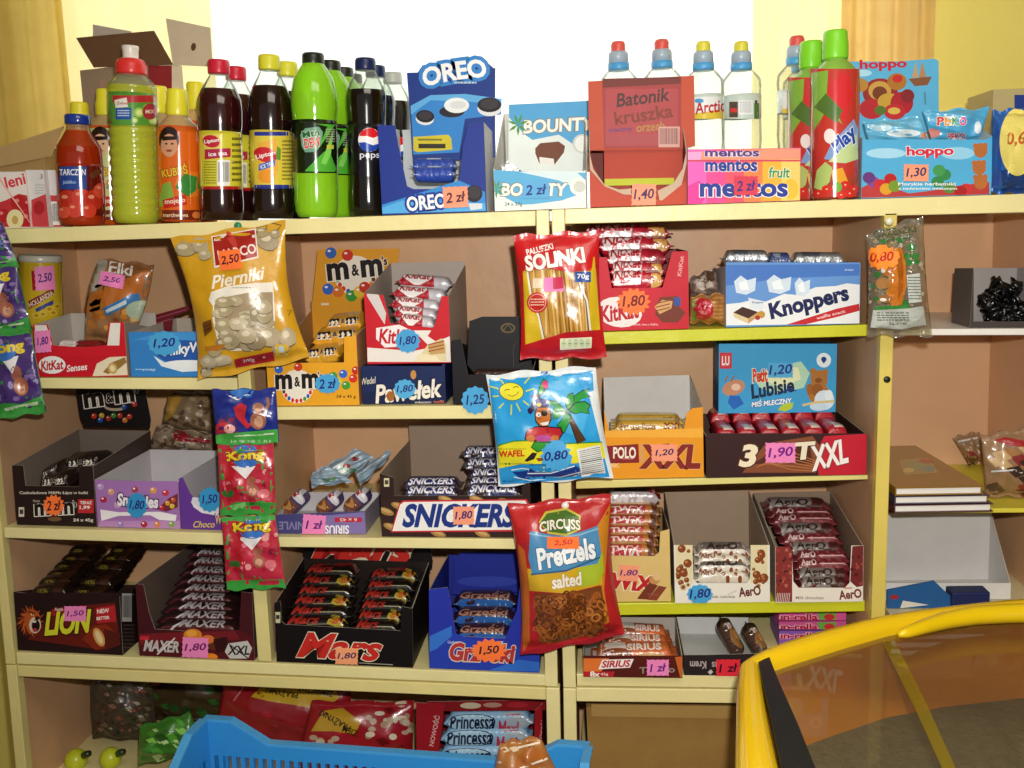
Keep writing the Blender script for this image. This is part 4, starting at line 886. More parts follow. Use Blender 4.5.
# ================================================================== second level, middle bay
YEL = '#e8a828'
def mmlogo(a, cx, cy, w, h, rot=0, halo=True):
    if halo: a.ell(cx, cy+h*.25, w*.36, h*.85, '#f0e8d8', rot=rot)
    c, s_ = math.cos(math.radians(rot)), math.sin(math.radians(rot)); r = random.Random(int(cx))
    if halo:
        for i in range(11):
            t = math.pi*(.05+.09*i)*1.0+math.pi; x, y = .32*w*math.cos(t), -.78*h*math.sin(t); a.ell(cx+x*c-y*s_, cy+h*.2+x*s_+y*c, w*.035, h*.11, r.choice(['#d83030', '#3060c0', '#38a040', '#e88020', '#6a3a20']), n=10)
    a.text('m', cx-w*.3*c, cy+w*.3*s_, w*.37, h*.75, '#201818', rot=rot, bold=.07, out='#f0e8dc', ow=.06).text('&', cx, cy+h*.02, w*.13, h*.5, '#201818', rot=rot, bold=.05, out='#f0e8dc', ow=.05).text('m', cx+w*.28*c, cy-w*.28*s_, w*.37, h*.75, '#201818', rot=rot, bold=.07, out='#f0e8dc', ow=.06).text("'s", cx+w*.5*c, cy-w*.5*s_-h*.25, w*.09, h*.4, '#201818', rot=rot, bold=.05, out='#f0e8dc')
def candies(a, pts, r0):
    for x, y, c in pts: a.ell(x, y, r0, r0, c, n=14).ell(x-r0*.3, y-r0*.35, r0*.3, r0*.2, '#f4f0e8', n=8)
M = FR(L2B, 269, 359.5, .006)
a = Art(Z6); mmlogo(a, 235, 598, 160, 70, 2); candies(a, ((395, 572, '#3a6cc8'), (430, 588, '#d83828'), (405, 612, '#48a038'), (375, 600, '#e8d040'), (440, 560, '#c83020'), (170, 556, '#3a6cc8'), (238, 548, '#d04020'), (360, 580, '#48a038')), 15); a.text('24 x 45 g', 405, 652, 68, 14, '#3a2a10')
r_, f = tray('peanut_candy_display', 'yellow peanut candy display with round coloured sweets and price 2', 'display box', M, q(Z6, (135, 535), (398, 532), (398, 442), (449, 440)), .247, 300, YEL, '#a8785a', '#b88a58', a, yl=310)
sticker(r_, f, *Z6(340, 606), 25, 19, 'blue', '2 zł', shape='scallop', ink='#203080', tw=.7, th=.5)
a = Art(Z6); mmlogo(a, 437, 208, 205, 82, 6); candies(a, ((342, 276, '#3a6cc8'), (378, 285, '#d87828'), (424, 300, '#3f9a3a'), (452, 285, '#e0c038'), (352, 150, '#3a68b8'), (410, 158, '#d03828'), (470, 270, '#c83828')), 20); a.rect(318, 325, 345, 332, '#e8e0d0')
a.poly([(350, 365), (480, 362), (480, 460), (300, 470), (320, 430)], '#dca030')
header(r_, M, q(Z6, (306, 138), (592, 134), (588, 175), (470, 470), (278, 490), (286, 340)), .245, '#e0a02c', a)
a = Art(); a.rect(4, 2, 96, 30, '#d8a02c'); mmlogo(a, 50, 19, 74, 14, 0, False)
PEA = bar_mesh('candy_pouch', .03, .012, '#d8a02c', a, phi0=-20, phi1=130)
for i, (x0, x1, y, Y, t) in enumerate(((280, 400, 505, .037, 8), (300, 470, 445, .07, 12), (345, 478, 400, .1, 10))):
    put_bar('candy_pouch', PEA, M, Z6(x0, 0)[0], Z6(x1, 0)[0], Z6(0, y)[1], Y, ('yellow candy pouch in the peanut candy display, %s' % ('lowest, beside the gingerbread bag', 'middle one with big black letters', 'topmost, against the header card')[i]), 'candy pouch', 'pouches in the peanut candy display', dy=-4, pitch=8)
# navy wafer box carrying the white-bar tray
M = FR(L2B, 363, 446, .014)
a = Art(Z6); a.rect(458, 545, 752, 684, '#1c2c5c').poly([(458, 640), (752, 600), (752, 684), (458, 684)], '#16244e').text('Wedel', 484, 596, 52, 24, '#d8d0c0', rot=8, shear=.3).text('Pawełek', 622, 632, 236, 66, '#f0e8dc', rot=6, shear=.2, bold=.045, out='#0c1638').text('mleczny', 675, 672, 58, 11, '#d8d0c0').text('toffi', 728, 669, 36, 11, '#c86a40').ell(640, 575, 10, 16, '#c8904c').ell(560, 650, 14, 18, '#a86a30')
r_, f = carton('wafer_bar_box', 'navy wafer bar box with white slanted lettering under the white-bar tray', 'box', M, q(Z6, (464, 546), (510, 546), (530, 560), (735, 560), (740, 541), (753, 541)), .2, '#1c2c5c', top='#16203e', art=a)
sticker(r_, f, *Z6(610, 625), 21, 19, '#58b0e0', '1,80', tw=.8, shape='scallop')
PH = max(v.co.z for v in r_.children[0].data.vertices)
Mw = r_.matrix_world.copy(); top = (Mw @ Vector((0, 0, PH))).z
M = FR(top, 367.5, 451, .026, .026)
a = Art(Z6); a.rect(478, 420, 800, 530, '#efe8e0').poly([(478, 300), (535, 300), (560, 400), (640, 420), (700, 480), (640, 492), (478, 480)], '#cc2030').poly([(715, 400), (738, 305), (797, 305), (790, 440), (720, 460), (690, 440)], '#cc2030').poly([(478, 292), (518, 295), (545, 360), (540, 400), (478, 300)], '#d8d0d0').poly([(510, 412), (590, 400), (655, 430), (620, 475), (540, 480), (510, 450)], '#f4eeee').text('KitKat', 585, 442, 130, 52, '#cc2030', bold=.05, shear=.1, rot=-2)
a.poly([(655, 520), (690, 470), (740, 448), (755, 470), (755, 528)], '#e4d4a8').poly([(690, 470), (745, 452), (752, 500), (698, 505)], '#c8a468')
for y in (470, 482, 494): a.line([(692, y), (748, y-12)], 4, '#a85a38')
a.poly([(640, 530), (660, 500), (720, 510), (735, 530)], '#f0e4c0')
r_, f = tray('white_bar_tray', 'red and white tray of stacked bars standing on the navy wafer box', 'display box', M, q(Z6, (477, 291), (535, 297), (560, 396), (718, 412), (738, 300), (797, 301)), .2, 262, '#cc2030', '#b8a89c', '#b8aca4', a, yl=258, yr=265)
sticker(r_, f, *Z6(620, 457), 24, 23, 'blue', '1,80', shape='scallop')
def kw(a): a.rect(2, 0, 68, 30, '#b81c30').poly([(62, 0), (98, 0), (98, 30), (70, 30)], '#c8c4cc').rect(2, 25, 98, 30, '#c8c4cc').ell(38, 13, 26, 11, '#f0ecec')
KW = bart('white_bar', '#b8b0b8', ('KitKat', 38, 13, 44, 12), '#b01c30', extra=kw, a=.018, b=.011)
for i, (x0, x1, y, Y) in enumerate(((588, 722, 388, .03), (572, 732, 360, .055), (562, 742, 328, .08), (566, 765, 290, .105), (585, 782, 248, .13))):
    put_bar('white_bar', KW, M, Z6(x0, 0)[0], Z6(x1, 0)[0], Z6(0, y)[1], Y, 'red and silver wafer bar in the white-bar tray, %s from the bottom' % ORD[i], group='bars in the red and white tray', dy=4)
# black box with crest
M = FR(L2B, 453.5, 534, .003)
a = Art(Z6); a.rect(830, 575, 1015, 690, '#1c1618')
r_, f = tray('black_chocolate_box', 'black chocolate box with open lid bearing a small gold crest', 'display box', M, q(Z6, (780, 455), (806, 450), (828, 560), (835, 600), (1030, 600), (1058, 560)), .19, 345, '#17131a', '#120e12', '#2c2422', a)
f3 = header(r_, M, q(Z6, (835, 388), (880, 372), (1052, 372), (1052, 560), (850, 566), (828, 540)), .04, '#1b181e', Art(Z6).ell(970, 412, 26, 18, '#6a5a34').ell(970, 412, 19, 12, '#1b181e').line([(950, 425), (970, 400), (990, 425)], 4, '#6a5a34').line([(990, 550), (988, 480), (998, 462)], 2, '#4a4444'), name='lid')
DK = bart('dark_bar', '#3a2420', None, '#fff', a=.014, b=.01)
for i, (y, Y) in enumerate(((596, .022), (580, .03))): put_bar('dark_bar', DK, M, Z6(836, 0)[0], Z6(1050, 0)[0], Z6(0, y)[1], Y-.004, 'dark brown bar inside the black crested box, %s' % ('in front' if i == 0 else 'just above the front one'), group='bars in the black box')
sticker(r_, planemap(M, (0, -.0055, 0), base=False), *Z6(856, 664), 27, 27, 'blue', '1,25', shape='scallop', ink='#203070', tw=.7)
# ================================================================== third level, left bay
M = FR(L3A, 17.2, 97, .012)
a = Art(Z10); a.text('Czekoladowe M&Ms Łącz w kulki', 235, 518, 300, 16, '#d8d0c0', bold=.02)
mmlogo(a, 238, 588, 180, 72, 3, False); a.ell(240, 632, 30, 10, '#7a5a40').rect(342, 545, 412, 606, '#c03038').text('TERAZ', 377, 560, 52, 14, '#f0e8e0', bold=.04).text('1,99', 372, 582, 46, 18, '#f0e8e0', bold=.05).text('24 x 45g', 365, 638, 88, 18, '#e0d8c8', bold=.03).rect(82, 580, 106, 622, '#d8d0c0').rect(86, 590, 102, 610, '#4a4038').text('Nowe', 160, 552, 30, 12, '#b8b0a0')
r_, f = tray('brown_candy_display', 'dark brown candy tray with black header card and price 2', 'display box', M, q(Z10, (52, 396), (102, 398), (112, 486), (346, 490), (348, 402), (410, 402)), .2, 430, '#2c1c1a', '#4a3c34', '#80736a', a)
sticker(r_, f, *Z10(235, 572), 20, 20, 'orange', '2 zł', shape='star', ink='#4a1a20', th=.5)
a = Art(Z10); a.ell(505, 140, 48, 18, '#b8a890').ell(505, 132, 44, 14, '#1a1416'); mmlogo(a, 480, 100, 235, 84, 8, False); candies(a, ((412, 180, '#c03a28'), (446, 178, '#c89a30'), (476, 190, '#a82c28'), (498, 178, '#3f8a3a'), (526, 178, '#b8382c'), (568, 182, '#c03828'), (440, 198, '#2c50a0'), (548, 198, '#c87830'), (590, 128, '#b83030'), (545, 140, '#2c50a0')), 12)
header(r_, M, q(Z10, (330, 52), (636, 60), (662, 195), (658, 234), (370, 230), (352, 190)), .199, '#1a1416', a)
a = Art(); mmlogo(a, 50, 19, 70, 14, 0, False)
CB = bar_mesh('brown_pouch', .026, .013, '#241816', a, phi0=-20, phi1=130)
for i, (x0, x1, y, Y, dy) in enumerate(((205, 345, 468, .035, -3), (215, 300, 440, .07, -8), (300, 480, 388, .1, -3))):
    put_bar('brown_pouch', CB, M, Z10(x0, 0)[0], Z10(x1, 0)[0], Z10(0, y)[1], Y, 'dark brown candy pouch in the brown candy tray, %s' % ('nearest the front', 'in the middle', 'at the back')[i], 'candy pouch', 'pouches in the brown candy tray', dy=dy, pitch=8)
M = FR(L3A, 98, 180.5, .012)
LIL = '#a878b8'
a = Art(Z10); a.rect(420, 465, 780, 670, LIL).poly([(440, 590), (520, 602), (700, 600), (775, 615), (770, 640), (700, 636), (660, 615), (520, 618), (445, 640)], '#f0ecf0').poly([(440, 640), (790, 640), (795, 680), (430, 664)], '#c090c8')
for x, y, c in ((440, 490, '#b8a0c8'), (487, 512, '#d8a080'), (454, 547, '#b82848'), (592, 503, '#a84858'), (672, 506, '#e0a050'), (726, 517, '#c83850'), (632, 655, '#b03048'), (530, 655, '#a088c8'), (690, 655, '#d88850'), (752, 655, '#88a858'), (515, 570, '#c8a0c8')): a.ell(x, y, 15, 14, c).ell(x-4, y-5, 5, 4, '#f0e8f0')
a.poly([(690, 590), (740, 540), (780, 520), (780, 580), (730, 600)], '#7a3040'); candies(a, ((710, 582, '#c03040'), (735, 562, '#e0a030'), (760, 548, '#c85a30'), (755, 575, '#d8c040')), 11)
a.text('Smarties', 605, 552, 180, 56, '#f0e8f4', rot=-4, bold=.07, out='#2a1c30', ow=.08)
r_, f = tray('lilac_candy_tray', 'lilac open tray with coloured sweets print and white lettering', 'display box', M, q(Z10, (419, 458), (776, 474)), .19, 450, LIL, '#8a6a98', '#ccc8cc', a)
sticker(r_, f, *Z10(600, 572), 20, 25, '#3a98cc', '1,80', shape='scallop', rot=-8, tw=.75)
M = FR(L3A, 181.5, 236, .012)
a = Art(Z10); a.poly([(838, 560), (880, 600), (960, 610), (960, 560), (880, 540), (845, 535)], '#d8d4dc').poly([(838, 556), (850, 580), (885, 605), (960, 618), (960, 604), (890, 590)], '#e4e0e8').text('Choco', 895, 655, 95, 30, '#d8b890', shear=.3, bold=.03, out='#3a2050').text('W', 958, 632, 30, 46, '#d8b890', bold=.04, out='#3a2050')
r_, f = tray('purple_snack_tray', 'purple tray with scooped front behind the hanging monkey sachets', 'display box', M, q(Z10, (782, 455), (802, 448), (835, 520), (880, 560), (1000, 570), (1030, 560)), .18, 440, '#6a3c98', '#7a4a88', '#ccc8d0', a, yl=452)
sticker(r_, f, *Z10(920, 547), 22, 24, '#3a98cc', '1,50', shape='scallop', tw=.7)
# clear bags lying behind the lilac and purple trays
for i, (cor, Y, T, lab, c1) in enumerate(((q(Z10, (740, 75), (925, 70), (945, 260), (705, 240)), .26, .022, 'clear bag of brown sweets with gold edge leaning against the back board', '#8a7458'), (q(Z10, (690, 215), (930, 262), (930, 330), (650, 330)), .235, .016, 'clear bag with dark red ribbon label lying on the trays of the third level', '#9a8674'))):
    bg = Bag(cor, Y, T, seed=20+i); a = Art(Z10); r = random.Random(i)
    for k in range(40):
        t, s_ = r.random(), r.random(); x = (cor[0][0]*(1-t)+cor[1][0]*t)*(1-s_)+(cor[3][0]*(1-t)+cor[2][0]*t)*s_; y = (cor[0][1]*(1-t)+cor[1][1]*t)*(1-s_)+(cor[3][1]*(1-t)+cor[2][1]*t)*s_
        a.ops.append(([(x+r.uniform(2, 5)*math.cos(u), y+r.uniform(1.5, 4)*math.sin(u)) for u in (0, 1, 2, 3, 4, 5)], [(0, 1, 2, 3, 4, 5)], r.choice(['#7a6450', '#a89478', '#5e4c3c', '#8e7a62', '#c0b098', '#6a4a34'])))
    if i == 0: a.poly([(740, 80), (800, 95), (760, 180), (725, 200)], '#b08a38')
    else: a.poly([(760, 250), (800, 238), (830, 270), (925, 285), (920, 298), (800, 292), (765, 285)], '#9a1c2c')
    bg.make('sweet_bag', lab, 'sweet bag', c1, a, 'foil')
# ================================================================== third level, middle bay
M = FR(L3B, 277, 366, .014)
a = Art(Z11); a.rect(268, 470, 580, 545, '#4c4880').poly([(430, 474), (580, 460), (580, 545), (430, 545)], '#8878b0').rect(470, 480, 565, 496, '#c03048').text('SIRIUS', 478, 522, 84, 30, '#f0ecf4', rot=180, bold=.04).text('NIVLE', 320, 508, 90, 28, '#8a86b0', rot=180, bold=.02).text('6 x 45', 518, 488, 60, 11, '#f0d8d8', rot=180)
r_, f = tray('upside_down_tray', 'violet bar tray turned upside down beside the peanut bar box', 'display box', M, q(Z11, (268, 470), (580, 458)), .12, 492, '#4c4880', '#9890a0', '#c4c0c4', a)
sticker(r_, f, *Z11(398, 505), 23, 20, 'pink', '1 zł', rot=-4, ink='#6a2080', tw=.75)
def sb(a): a.poly([(10, 2), (50, 2), (60, 28), (10, 28)], '#7a4a34').ell(35, 14, 18, 10, '#b8844c').ell(34, 13, 10, 6, '#8a5430').poly([(62, 0), (96, 0), (96, 30), (70, 30)], '#d8d4d8').rect(70, 8, 92, 18, '#b83040')
CER = bart('cereal_bar', '#5a4a78', None, '#fff', extra=sb, a=.016, b=.011)
for i, (x0, y0, x1, y1, Y) in enumerate(((300, 462, 372, 392, .05), (420, 458, 492, 398, .05), (515, 452, 590, 388, .05))):
    put_bar('cereal_bar', CER, M, Z11(x0, 0)[0], Z11(x1, 0)[0], Z11(0, y0)[1], Y, 'brown and violet cereal bar slanting in the violet tray, %s' % ('nearest the hanging sachets', 'middle of three', 'nearest the peanut bar box')[i], 'cereal bar', 'bars in the violet tray', dy=(y1-y0)/3.49)
for i, (cor, Y) in enumerate(((q(Z11, (405, 320), (548, 240), (610, 270), (470, 372)), .11), (q(Z11, (540, 320), (660, 245), (668, 262), (560, 372)), .13), (q(Z11, (385, 335), (440, 295), (530, 352), (390, 374)), .09))):
    bg = Bag(cor, Y, .012, seed=30+i); a = Art(Z11); 
    if i == 0: a.ell(500, 310, 26, 18, '#d8e4d8', rot=30).ell(512, 300, 14, 9, '#b83838').ell(530, 316, 16, 8, '#4a8a48').ell(535, 275, 20, 8, '#8a3030').line([(430, 330), (550, 255)], 6, '#e8eef4')
    else: a.ell(450, 345, 24, 10, '#5a8a58').ell(460, 340, 12, 6, '#b84040').line([(545, 335), (650, 258)], 5, '#e0e6ec')
    bg.make('wrapped_wafer', 'pale blue foil pack over the violet tray, %s' % ('topmost with a red and green print', 'touching the peanut bar box', 'lowest and shortest')[i], 'wafer pack', '#9ab0c0', a, 'foil', group='foil packs over the violet tray')
M = FR(L3B, 382, 531, .004)
a = Art(Z12); a.rect(85, 575, 660, 720, '#3a2420')
for x, y in ((150, 600), (330, 575), (450, 575), (560, 585), (120, 680), (300, 705), (470, 706), (100, 620), (640, 640)): a.ell(x, y, 32, 13, '#a8824a', rot=20).ell(x, y-3, 22, 6, '#c8a468', rot=20)
a.poly([(118, 700), (150, 590), (165, 578), (640, 572), (650, 590), (625, 685), (610, 697)], '#c83038').poly([(124, 695), (154, 594), (168, 584), (634, 578), (643, 592), (619, 681), (606, 690)], '#f2eee8').text('SNICKERS', 382, 636, 440, 92, '#243a84', shear=.25, bold=.07, out='#dce0f0', ow=.02)
r_, f = tray('peanut_bar_box', 'dark brown display box with white panel and navy slanted lettering', 'display box', M, q(Z12, (80, 474), (130, 490), (132, 560), (620, 560), (626, 480), (656, 478)), .24, 424, '#35211e', '#3c2a24', '#a08a78', a, yl=440)
sticker(r_, f, *Z12(398, 636), 21, 18, 'salmon', '1,80', rot=0, ink='#3a2a70', tw=.85, th=.5)
mb = MB(); Art(Z12).rect(92, 492, 112, 525, '#d8d0a8').rect(95, 500, 109, 516, '#4a4a38').paint(mb, f); mb.build('nutrition_mark', r_)
def sn(a): a.rect(0, 0, 100, 30, '#3a2624').poly([(10, 4), (92, 4), (88, 24), (8, 24)], '#2c3468')
SN = bart('peanut_bar', '#33211f', ('SNICKERS', 50, 14, 76, 14), '#e8e4ec', extra=sn, a=.017, b=.011, shear=.3)
for i, (x0, x1, y, Y) in enumerate(((165, 395, 550, .03), (165, 395, 518, .06), (400, 630, 545, .03), (405, 625, 515, .065), (415, 615, 482, .1), (395, 600, 442, .14), (388, 590, 398, .18))):
    put_bar('peanut_bar', SN, M, Z12(x0, 0)[0], Z12(x1, 0)[0], Z12(0, y)[1], Y, 'brown bar with white slanted letters, %s' % ('lower of the short stack', 'upper of the short stack', *['%s from the bottom of the tall stack' % o for o in ORD[:5]])[i], group='bars in the dark brown peanut box')
# ================================================================== fourth level
M = FR(L4, 18, 123, .006, .004)
a = Art(Z15); a.rect(40, 230, 455, 460, '#2a1618').poly([(200, 285), (420, 265), (440, 420), (380, 440), (100, 400), (160, 340)], '#6a2018')
rl = random.Random(2)
for i in range(30):
    t = 2*math.pi*i/30+rl.uniform(-.1, .1); k = rl.uniform(.8, 1.12); s_ = .35
    a.poly([(110+24*math.cos(t-.3), 335-30*math.sin(t-.3)), (110+52*k*math.cos(t+s_), 335-60*k*math.sin(t+s_)), (110+26*math.cos(t+.3), 335-32*math.sin(t+.3)), (110, 335)], rl.choice(['#a84a20', '#8a3818', '#c0602c', '#742c14']))
a.ell(118, 330, 30, 40, '#b85a28').ell(128, 348, 22, 30, '#d8c8b0').ell(131, 350, 15, 23, '#2a0c0c').ell(128, 366, 9, 7, '#b04048').ell(136, 322, 9, 7, '#3a1a10').ell(118, 308, 6, 5, '#e8d890').ell(119, 308, 2.5, 3.5, '#201010').poly([(104, 296), (130, 302), (128, 308), (104, 304)], '#7a3416').poly([(118, 330), (134, 332), (130, 340), (120, 338)], '#e0d8c8')
a.poly([(170, 310), (190, 290), (310, 275), (300, 330)], '#a82028').text('LION', 248, 338, 178, 88, '#d8d838', rot=4, shear=.3, bold=.08, out='#3a1010').text('Nestle', 216, 290, 30, 12, '#e8d8d0').poly([(350, 285), (420, 275), (425, 335), (355, 342)], '#b82830').text('NEW', 377, 296, 44, 16, '#f0e0d8', bold=.05, rot=6).text('BETTER', 377, 322, 48, 12, '#f0e0d8', bold=.05, rot=6)
a.poly([(300, 400), (340, 350), (390, 345), (440, 390), (420, 420), (350, 440)], '#8a3018').ell(362, 392, 18, 36, '#d8a060', rot=-24).ell(362, 392, 10, 26, '#e8d0a0', rot=-24).poly([(380, 360), (440, 380), (430, 420), (385, 430)], '#5a2018')
W_ = frame_w(M)
r_, f = tray('lion_bar_box', 'dark brown box with roaring mane emblem and yellow lettering', 'display box', M, q(Z15, (46, 226), (155, 238), (165, 256), (182, 258), (195, 244), (305, 248), (315, 240), (440, 245)), .21, 585, '#2a1618', '#241416', '#3a2a24', a,
    arts=[(Art(Z15).barcode(446, 232, 482, 335, '#c8c4c0', '#2a2626'), (W_/2+.0001, 0, 0), (1, 0, 0)), (Art(Z15).lines(452, 345, 492, 440, 7, '#5a4a48'), (W_/2+.0001, 0, 0), (1, 0, 0))])
sticker(r_, f, *Z15(275, 306), 22, 15, 'pink', '1,50', rot=0, ink='#7a3080', tw=.8)
def ln(a): a.rect(0, 0, 100, 30, '#1c0f0e').poly([(60, 4), (88, 4), (84, 22), (64, 22)], '#3c2014')
LB = bart('caramel_bar', '#190d0c', ('LION', 38, 17, 26, 9), '#8a7c28', extra=ln, a=.017, b=.012)
k = 0
for row in range(6):
    for c in range(2):
        x0 = 175+c*148+row*22; y = 232-row*29-(row % 2)*3
        put_bar('caramel_bar', LB, M, Z15(x0-52+row*5, 0)[0], Z15(x0+(95 if c == 0 else 90), 0)[0], Z15(0, y)[1], .028+.03*row, 'dark bar in the mane-emblem box, %s row from front, %s' % (ORD[row], 'unit post side' if c == 0 else 'barcode side'), group='bars in the mane-emblem box', dy=random.uniform(-3, 3), tilt=random.uniform(-6, 6)); k += 1
M = FR(L4, 139.5, 254.5, .005, .005)
a = Art(Z15); a.poly([(510, 385), (880, 365), (940, 400), (945, 478), (512, 455)], '#5a1820').poly([(510, 380), (700, 372), (860, 370), (880, 400), (510, 420)], '#7a2028').text('MAXER', 590, 425, 130, 42, '#c8c0c0', bold=.06, shear=.2, rot=-3, out='#4a1018').line([(575, 455), (640, 395)], 5, '#e0d8d8').ell(790, 415, 40, 24, '#6a3420').ell(705, 385, 34, 24, '#d8862c').ell(700, 378, 20, 12, '#e8a848').ell(770, 465, 26, 14, '#e88a28').ell(760, 400, 24, 16, '#d87838').poly([(780, 400), (830, 390), (840, 440), (790, 450)], '#3a1414')
a.poly([(822, 445), (835, 415), (905, 405), (922, 432), (908, 470), (840, 470)], '#c8c4c0').text('XXL', 872, 440, 82, 34, '#2a2024', shear=.2, bold=.04).line([(838, 418), (908, 470)], 4, '#2a2024').rect(512, 388, 545, 402, '#c83040')
r_, f = tray('maroon_bar_tray', 'maroon bar tray with grey side and black XXL badge', 'display box', M, q(Z15, (478, 196), (524, 200), (545, 300), (566, 362), (800, 378), (875, 372), (882, 226), (916, 230)), .235, 542, '#4a1820', '#5a4844', '#6a5a52', a)
sticker(r_, f, *Z15(714, 430), 26, 20, 'pink', '1,80', rot=-2, ink='#7a2068', tw=.85)
def mx(a): a.rect(0, 0, 100, 30, '#2c161a').poly([(4, 18), (96, 14), (96, 24), (4, 28)], '#5a2026').line([(20, 24), (36, 6)], 3, '#d8d0d4')
MX = bart('wafer_bar', '#2a1618', ('MAXER', 56, 12, 52, 13), '#b0a8ac', extra=mx, a=.017, b=.011)
for i in range(9):
    x0, x1, y = 574+i*16, 896-i*5, 352-i*33+(i > 5)*0
    put_bar('wafer_bar', MX, M, Z15(x0, 0)[0], Z15(min(x1, 905), 0)[0], Z15(0, y)[1], .026+.0225*i, 'dark maroon wrapped bar in the XXL badge tray, %s from the front' % ORD[i], group='bars in the maroon tray', dy=1.5, tilt=random.uniform(-1, 1))
M = FR(L4, 276.8, 413, .004, .003)
a = Art(Z16); a.text('Mars', 408, 598, 440, 132, '#c83028', rot=-3, shear=.35, bold=.05, out='#e8dcc0', ow=.03).line([(505, 680), (680, 690)], 4, '#a8a890').rect(78, 420, 104, 476, '#c8c8a0').rect(82, 435, 100, 456, '#3a3a30')
W_ = frame_w(M)
r_, f = tray('black_bar_box', 'black display box with big red slanted lettering and tall back card', 'display box', M, q(Z16, (52, 370), (104, 364), (112, 470), (130, 484), (720, 516), (724, 392), (788, 402)), .15, 560, '#17100f', '#1c1412', '#2a201c', a, back='#17100f')
sticker(r_, f, *Z16(444, 646), 22.5, 16.5, 'peach', '1,80', rot=-2, ink='#4a3060', tw=.85)
a = Art(Z16); a.text('Mars', 520, 100, 540, 150, '#c83028', shear=.35, bold=.09, out='#e0d0b8', ow=.03, rot=0).line([(510, 188), (800, 198)], 4, '#98987c')
header(r_, M, q(Z16, (215, 88), (870, 88), (885, 160), (880, 205), (235, 195)), .149, '#17100f', a)
def ms(a): a.rect(0, 0, 100, 30, '#1a1210').poly([(72, 4), (96, 8), (90, 26), (68, 20)], '#a8982c').text('-25%', 81, 15, 16, 10, '#b82820', bold=.05).line([(40, 20), (68, 20)], 1.2, '#8a8468')
def ms2(a): a.rect(0, 0, 100, 30, '#1a1210').line([(46, 17), (92, 18)], 1.4, '#a8a080')
MA = [bart('caramel_bar', '#17100e', ('Mars', 34, 12, 46, 15), '#a83028', extra=e, a=.018, b=.011, shear=.35) for e in (ms, ms2)]
for row in range(6):
    for c in range(2):
        x0, x1, y = ((118, 470), (480, 725))[c][0]+row*(22 if c == 0 else 15), ((118, 470), (480, 725))[c][1]+row*(8 if c == 0 else 20), 478-row*52+c*22
        put_bar('caramel_bar', MA[(row+c) % 2], M, Z16(x0, 0)[0], Z16(x1, 0)[0], Z16(0, y)[1], .028+.019*row, 'black bar in the red-lettered box, %s row from front, %s' % (ORD[row], 'divider side' if c == 0 else 'blue tray side'), group='bars in the black red-lettered box', dy=-1, tilt=random.uniform(-2, 2))
BLU = '#2c3aa8'
M = FR(L4, 429.5, 539.5, .004)
a = Art(Z17); a.poly([(75, 640), (150, 580), (230, 610), (500, 660), (500, 735), (75, 730)], '#2c44b0').poly([(75, 660), (75, 600), (160, 560), (160, 600), (100, 650)], '#3c78d0').poly([(300, 735), (420, 690), (500, 700), (500, 736)], '#3870cc').text('Grześki', 278, 660, 252, 78, '#b83a40', rot=-2, bold=.08, out='#e0c8b0', ow=.05, shear=.15).text('Goplana', 165, 624, 42, 14, '#c8c8e8')
r_, f = tray('blue_bar_tray', 'royal blue bar tray with red lettering beside the pretzel bag', 'display box', M, q(Z17, (57, 420), (145, 412), (155, 470), (178, 600), (365, 608), (410, 500), (420, 416), (494, 416)), .2, 556, BLU, '#242c80', '#303a9c', a, back=BLU)
sticker(r_, f, *Z17(303, 655), 33, 22, 'orange', '1,50', shape='star', ink='#2a2030', tw=.62, th=.42)
header(r_, M, q(Z17, (160, 420), (172, 300), (200, 276), (430, 276), (448, 300), (450, 430), (160, 440)), .17, '#2c389c', Art(Z17).ell(300, 390, 120, 20, '#3c4cb4'))
def ul(a): a.rect(0, 0, 100, 30, '#3a2430').poly([(2, 18), (98, 20), (98, 30), (2, 30)], '#3468b0').text('Chocolate coated wafer', 62, 25, 50, 4.5, '#d8dce8')
UB = bart('chocolate_bar', '#2a3064', ('Grześki', 50, 11, 78, 13), '#a87868', extra=ul, a=.018, b=.013)
for i, (x0, x1, y, Y) in enumerate(((175, 390, 590, .025), (165, 408, 525, .07), (170, 415, 460, .115))):
    put_bar('chocolate_bar', UB, M, Z17(x0, 0)[0], Z17(x1, 0)[0], Z17(0, y)[1], Y, 'blue and brown bar in the royal blue tray, %s' % ('lowest', 'middle', 'topmost')[i], group='bars in the royal blue tray')
Z18, Z19, Z21, Z22, Z23, Z24, Z25 = Zm(0, 640, 3.413), Zm(280, 640, 3.2), Zm(720, 590, 3.368), Zm(870, 400, 3.49), Zm(0, 220, 3.49), Zm(480, 360, 5.907), Zm(150, 210, 4.265)
RF = .054
# ================================================================== middle unit, second level
M = FR(R2, 592.5, 689, RF)
a = Art(Z7); a.poly([(700, 300), (738, 160), (796, 160), (803, 452), (720, 452)], '#c82034').text('KitKat', 770, 215, 78, 16, '#e8a8a8', rot=82, bold=.03)
a.ell(535, 392, 88, 58, '#f0eae8', rot=8).text('KitKat', 535, 392, 150, 66, '#c01c30', bold=.05, shear=.15, rot=8).poly([(672, 400), (690, 335), (760, 330), (765, 372), (790, 395), (760, 432), (700, 432)], '#7a3828').poly([(670, 372), (700, 345), (740, 350), (735, 378), (690, 400)], '#d8a870').rect(745, 335, 770, 368, '#3858a0')
for y in (360, 374, 388): a.line([(674, y), (730, y-14)], 4, '#8a4a30')
a.text('Have a break, have a KitKat', 620, 440, 130, 9, '#f0c8c8')
r_, f = tray('chunky_bar_tray', 'bright red wafer bar tray behind the hanging pretzel-stick bag', 'display box', M, q(Z7, (437, 184), (486, 180), (506, 300), (712, 298), (728, 200), (738, 160), (796, 158)), .2, 250, '#cc2438', '#a8222e', '#8a3030', a)
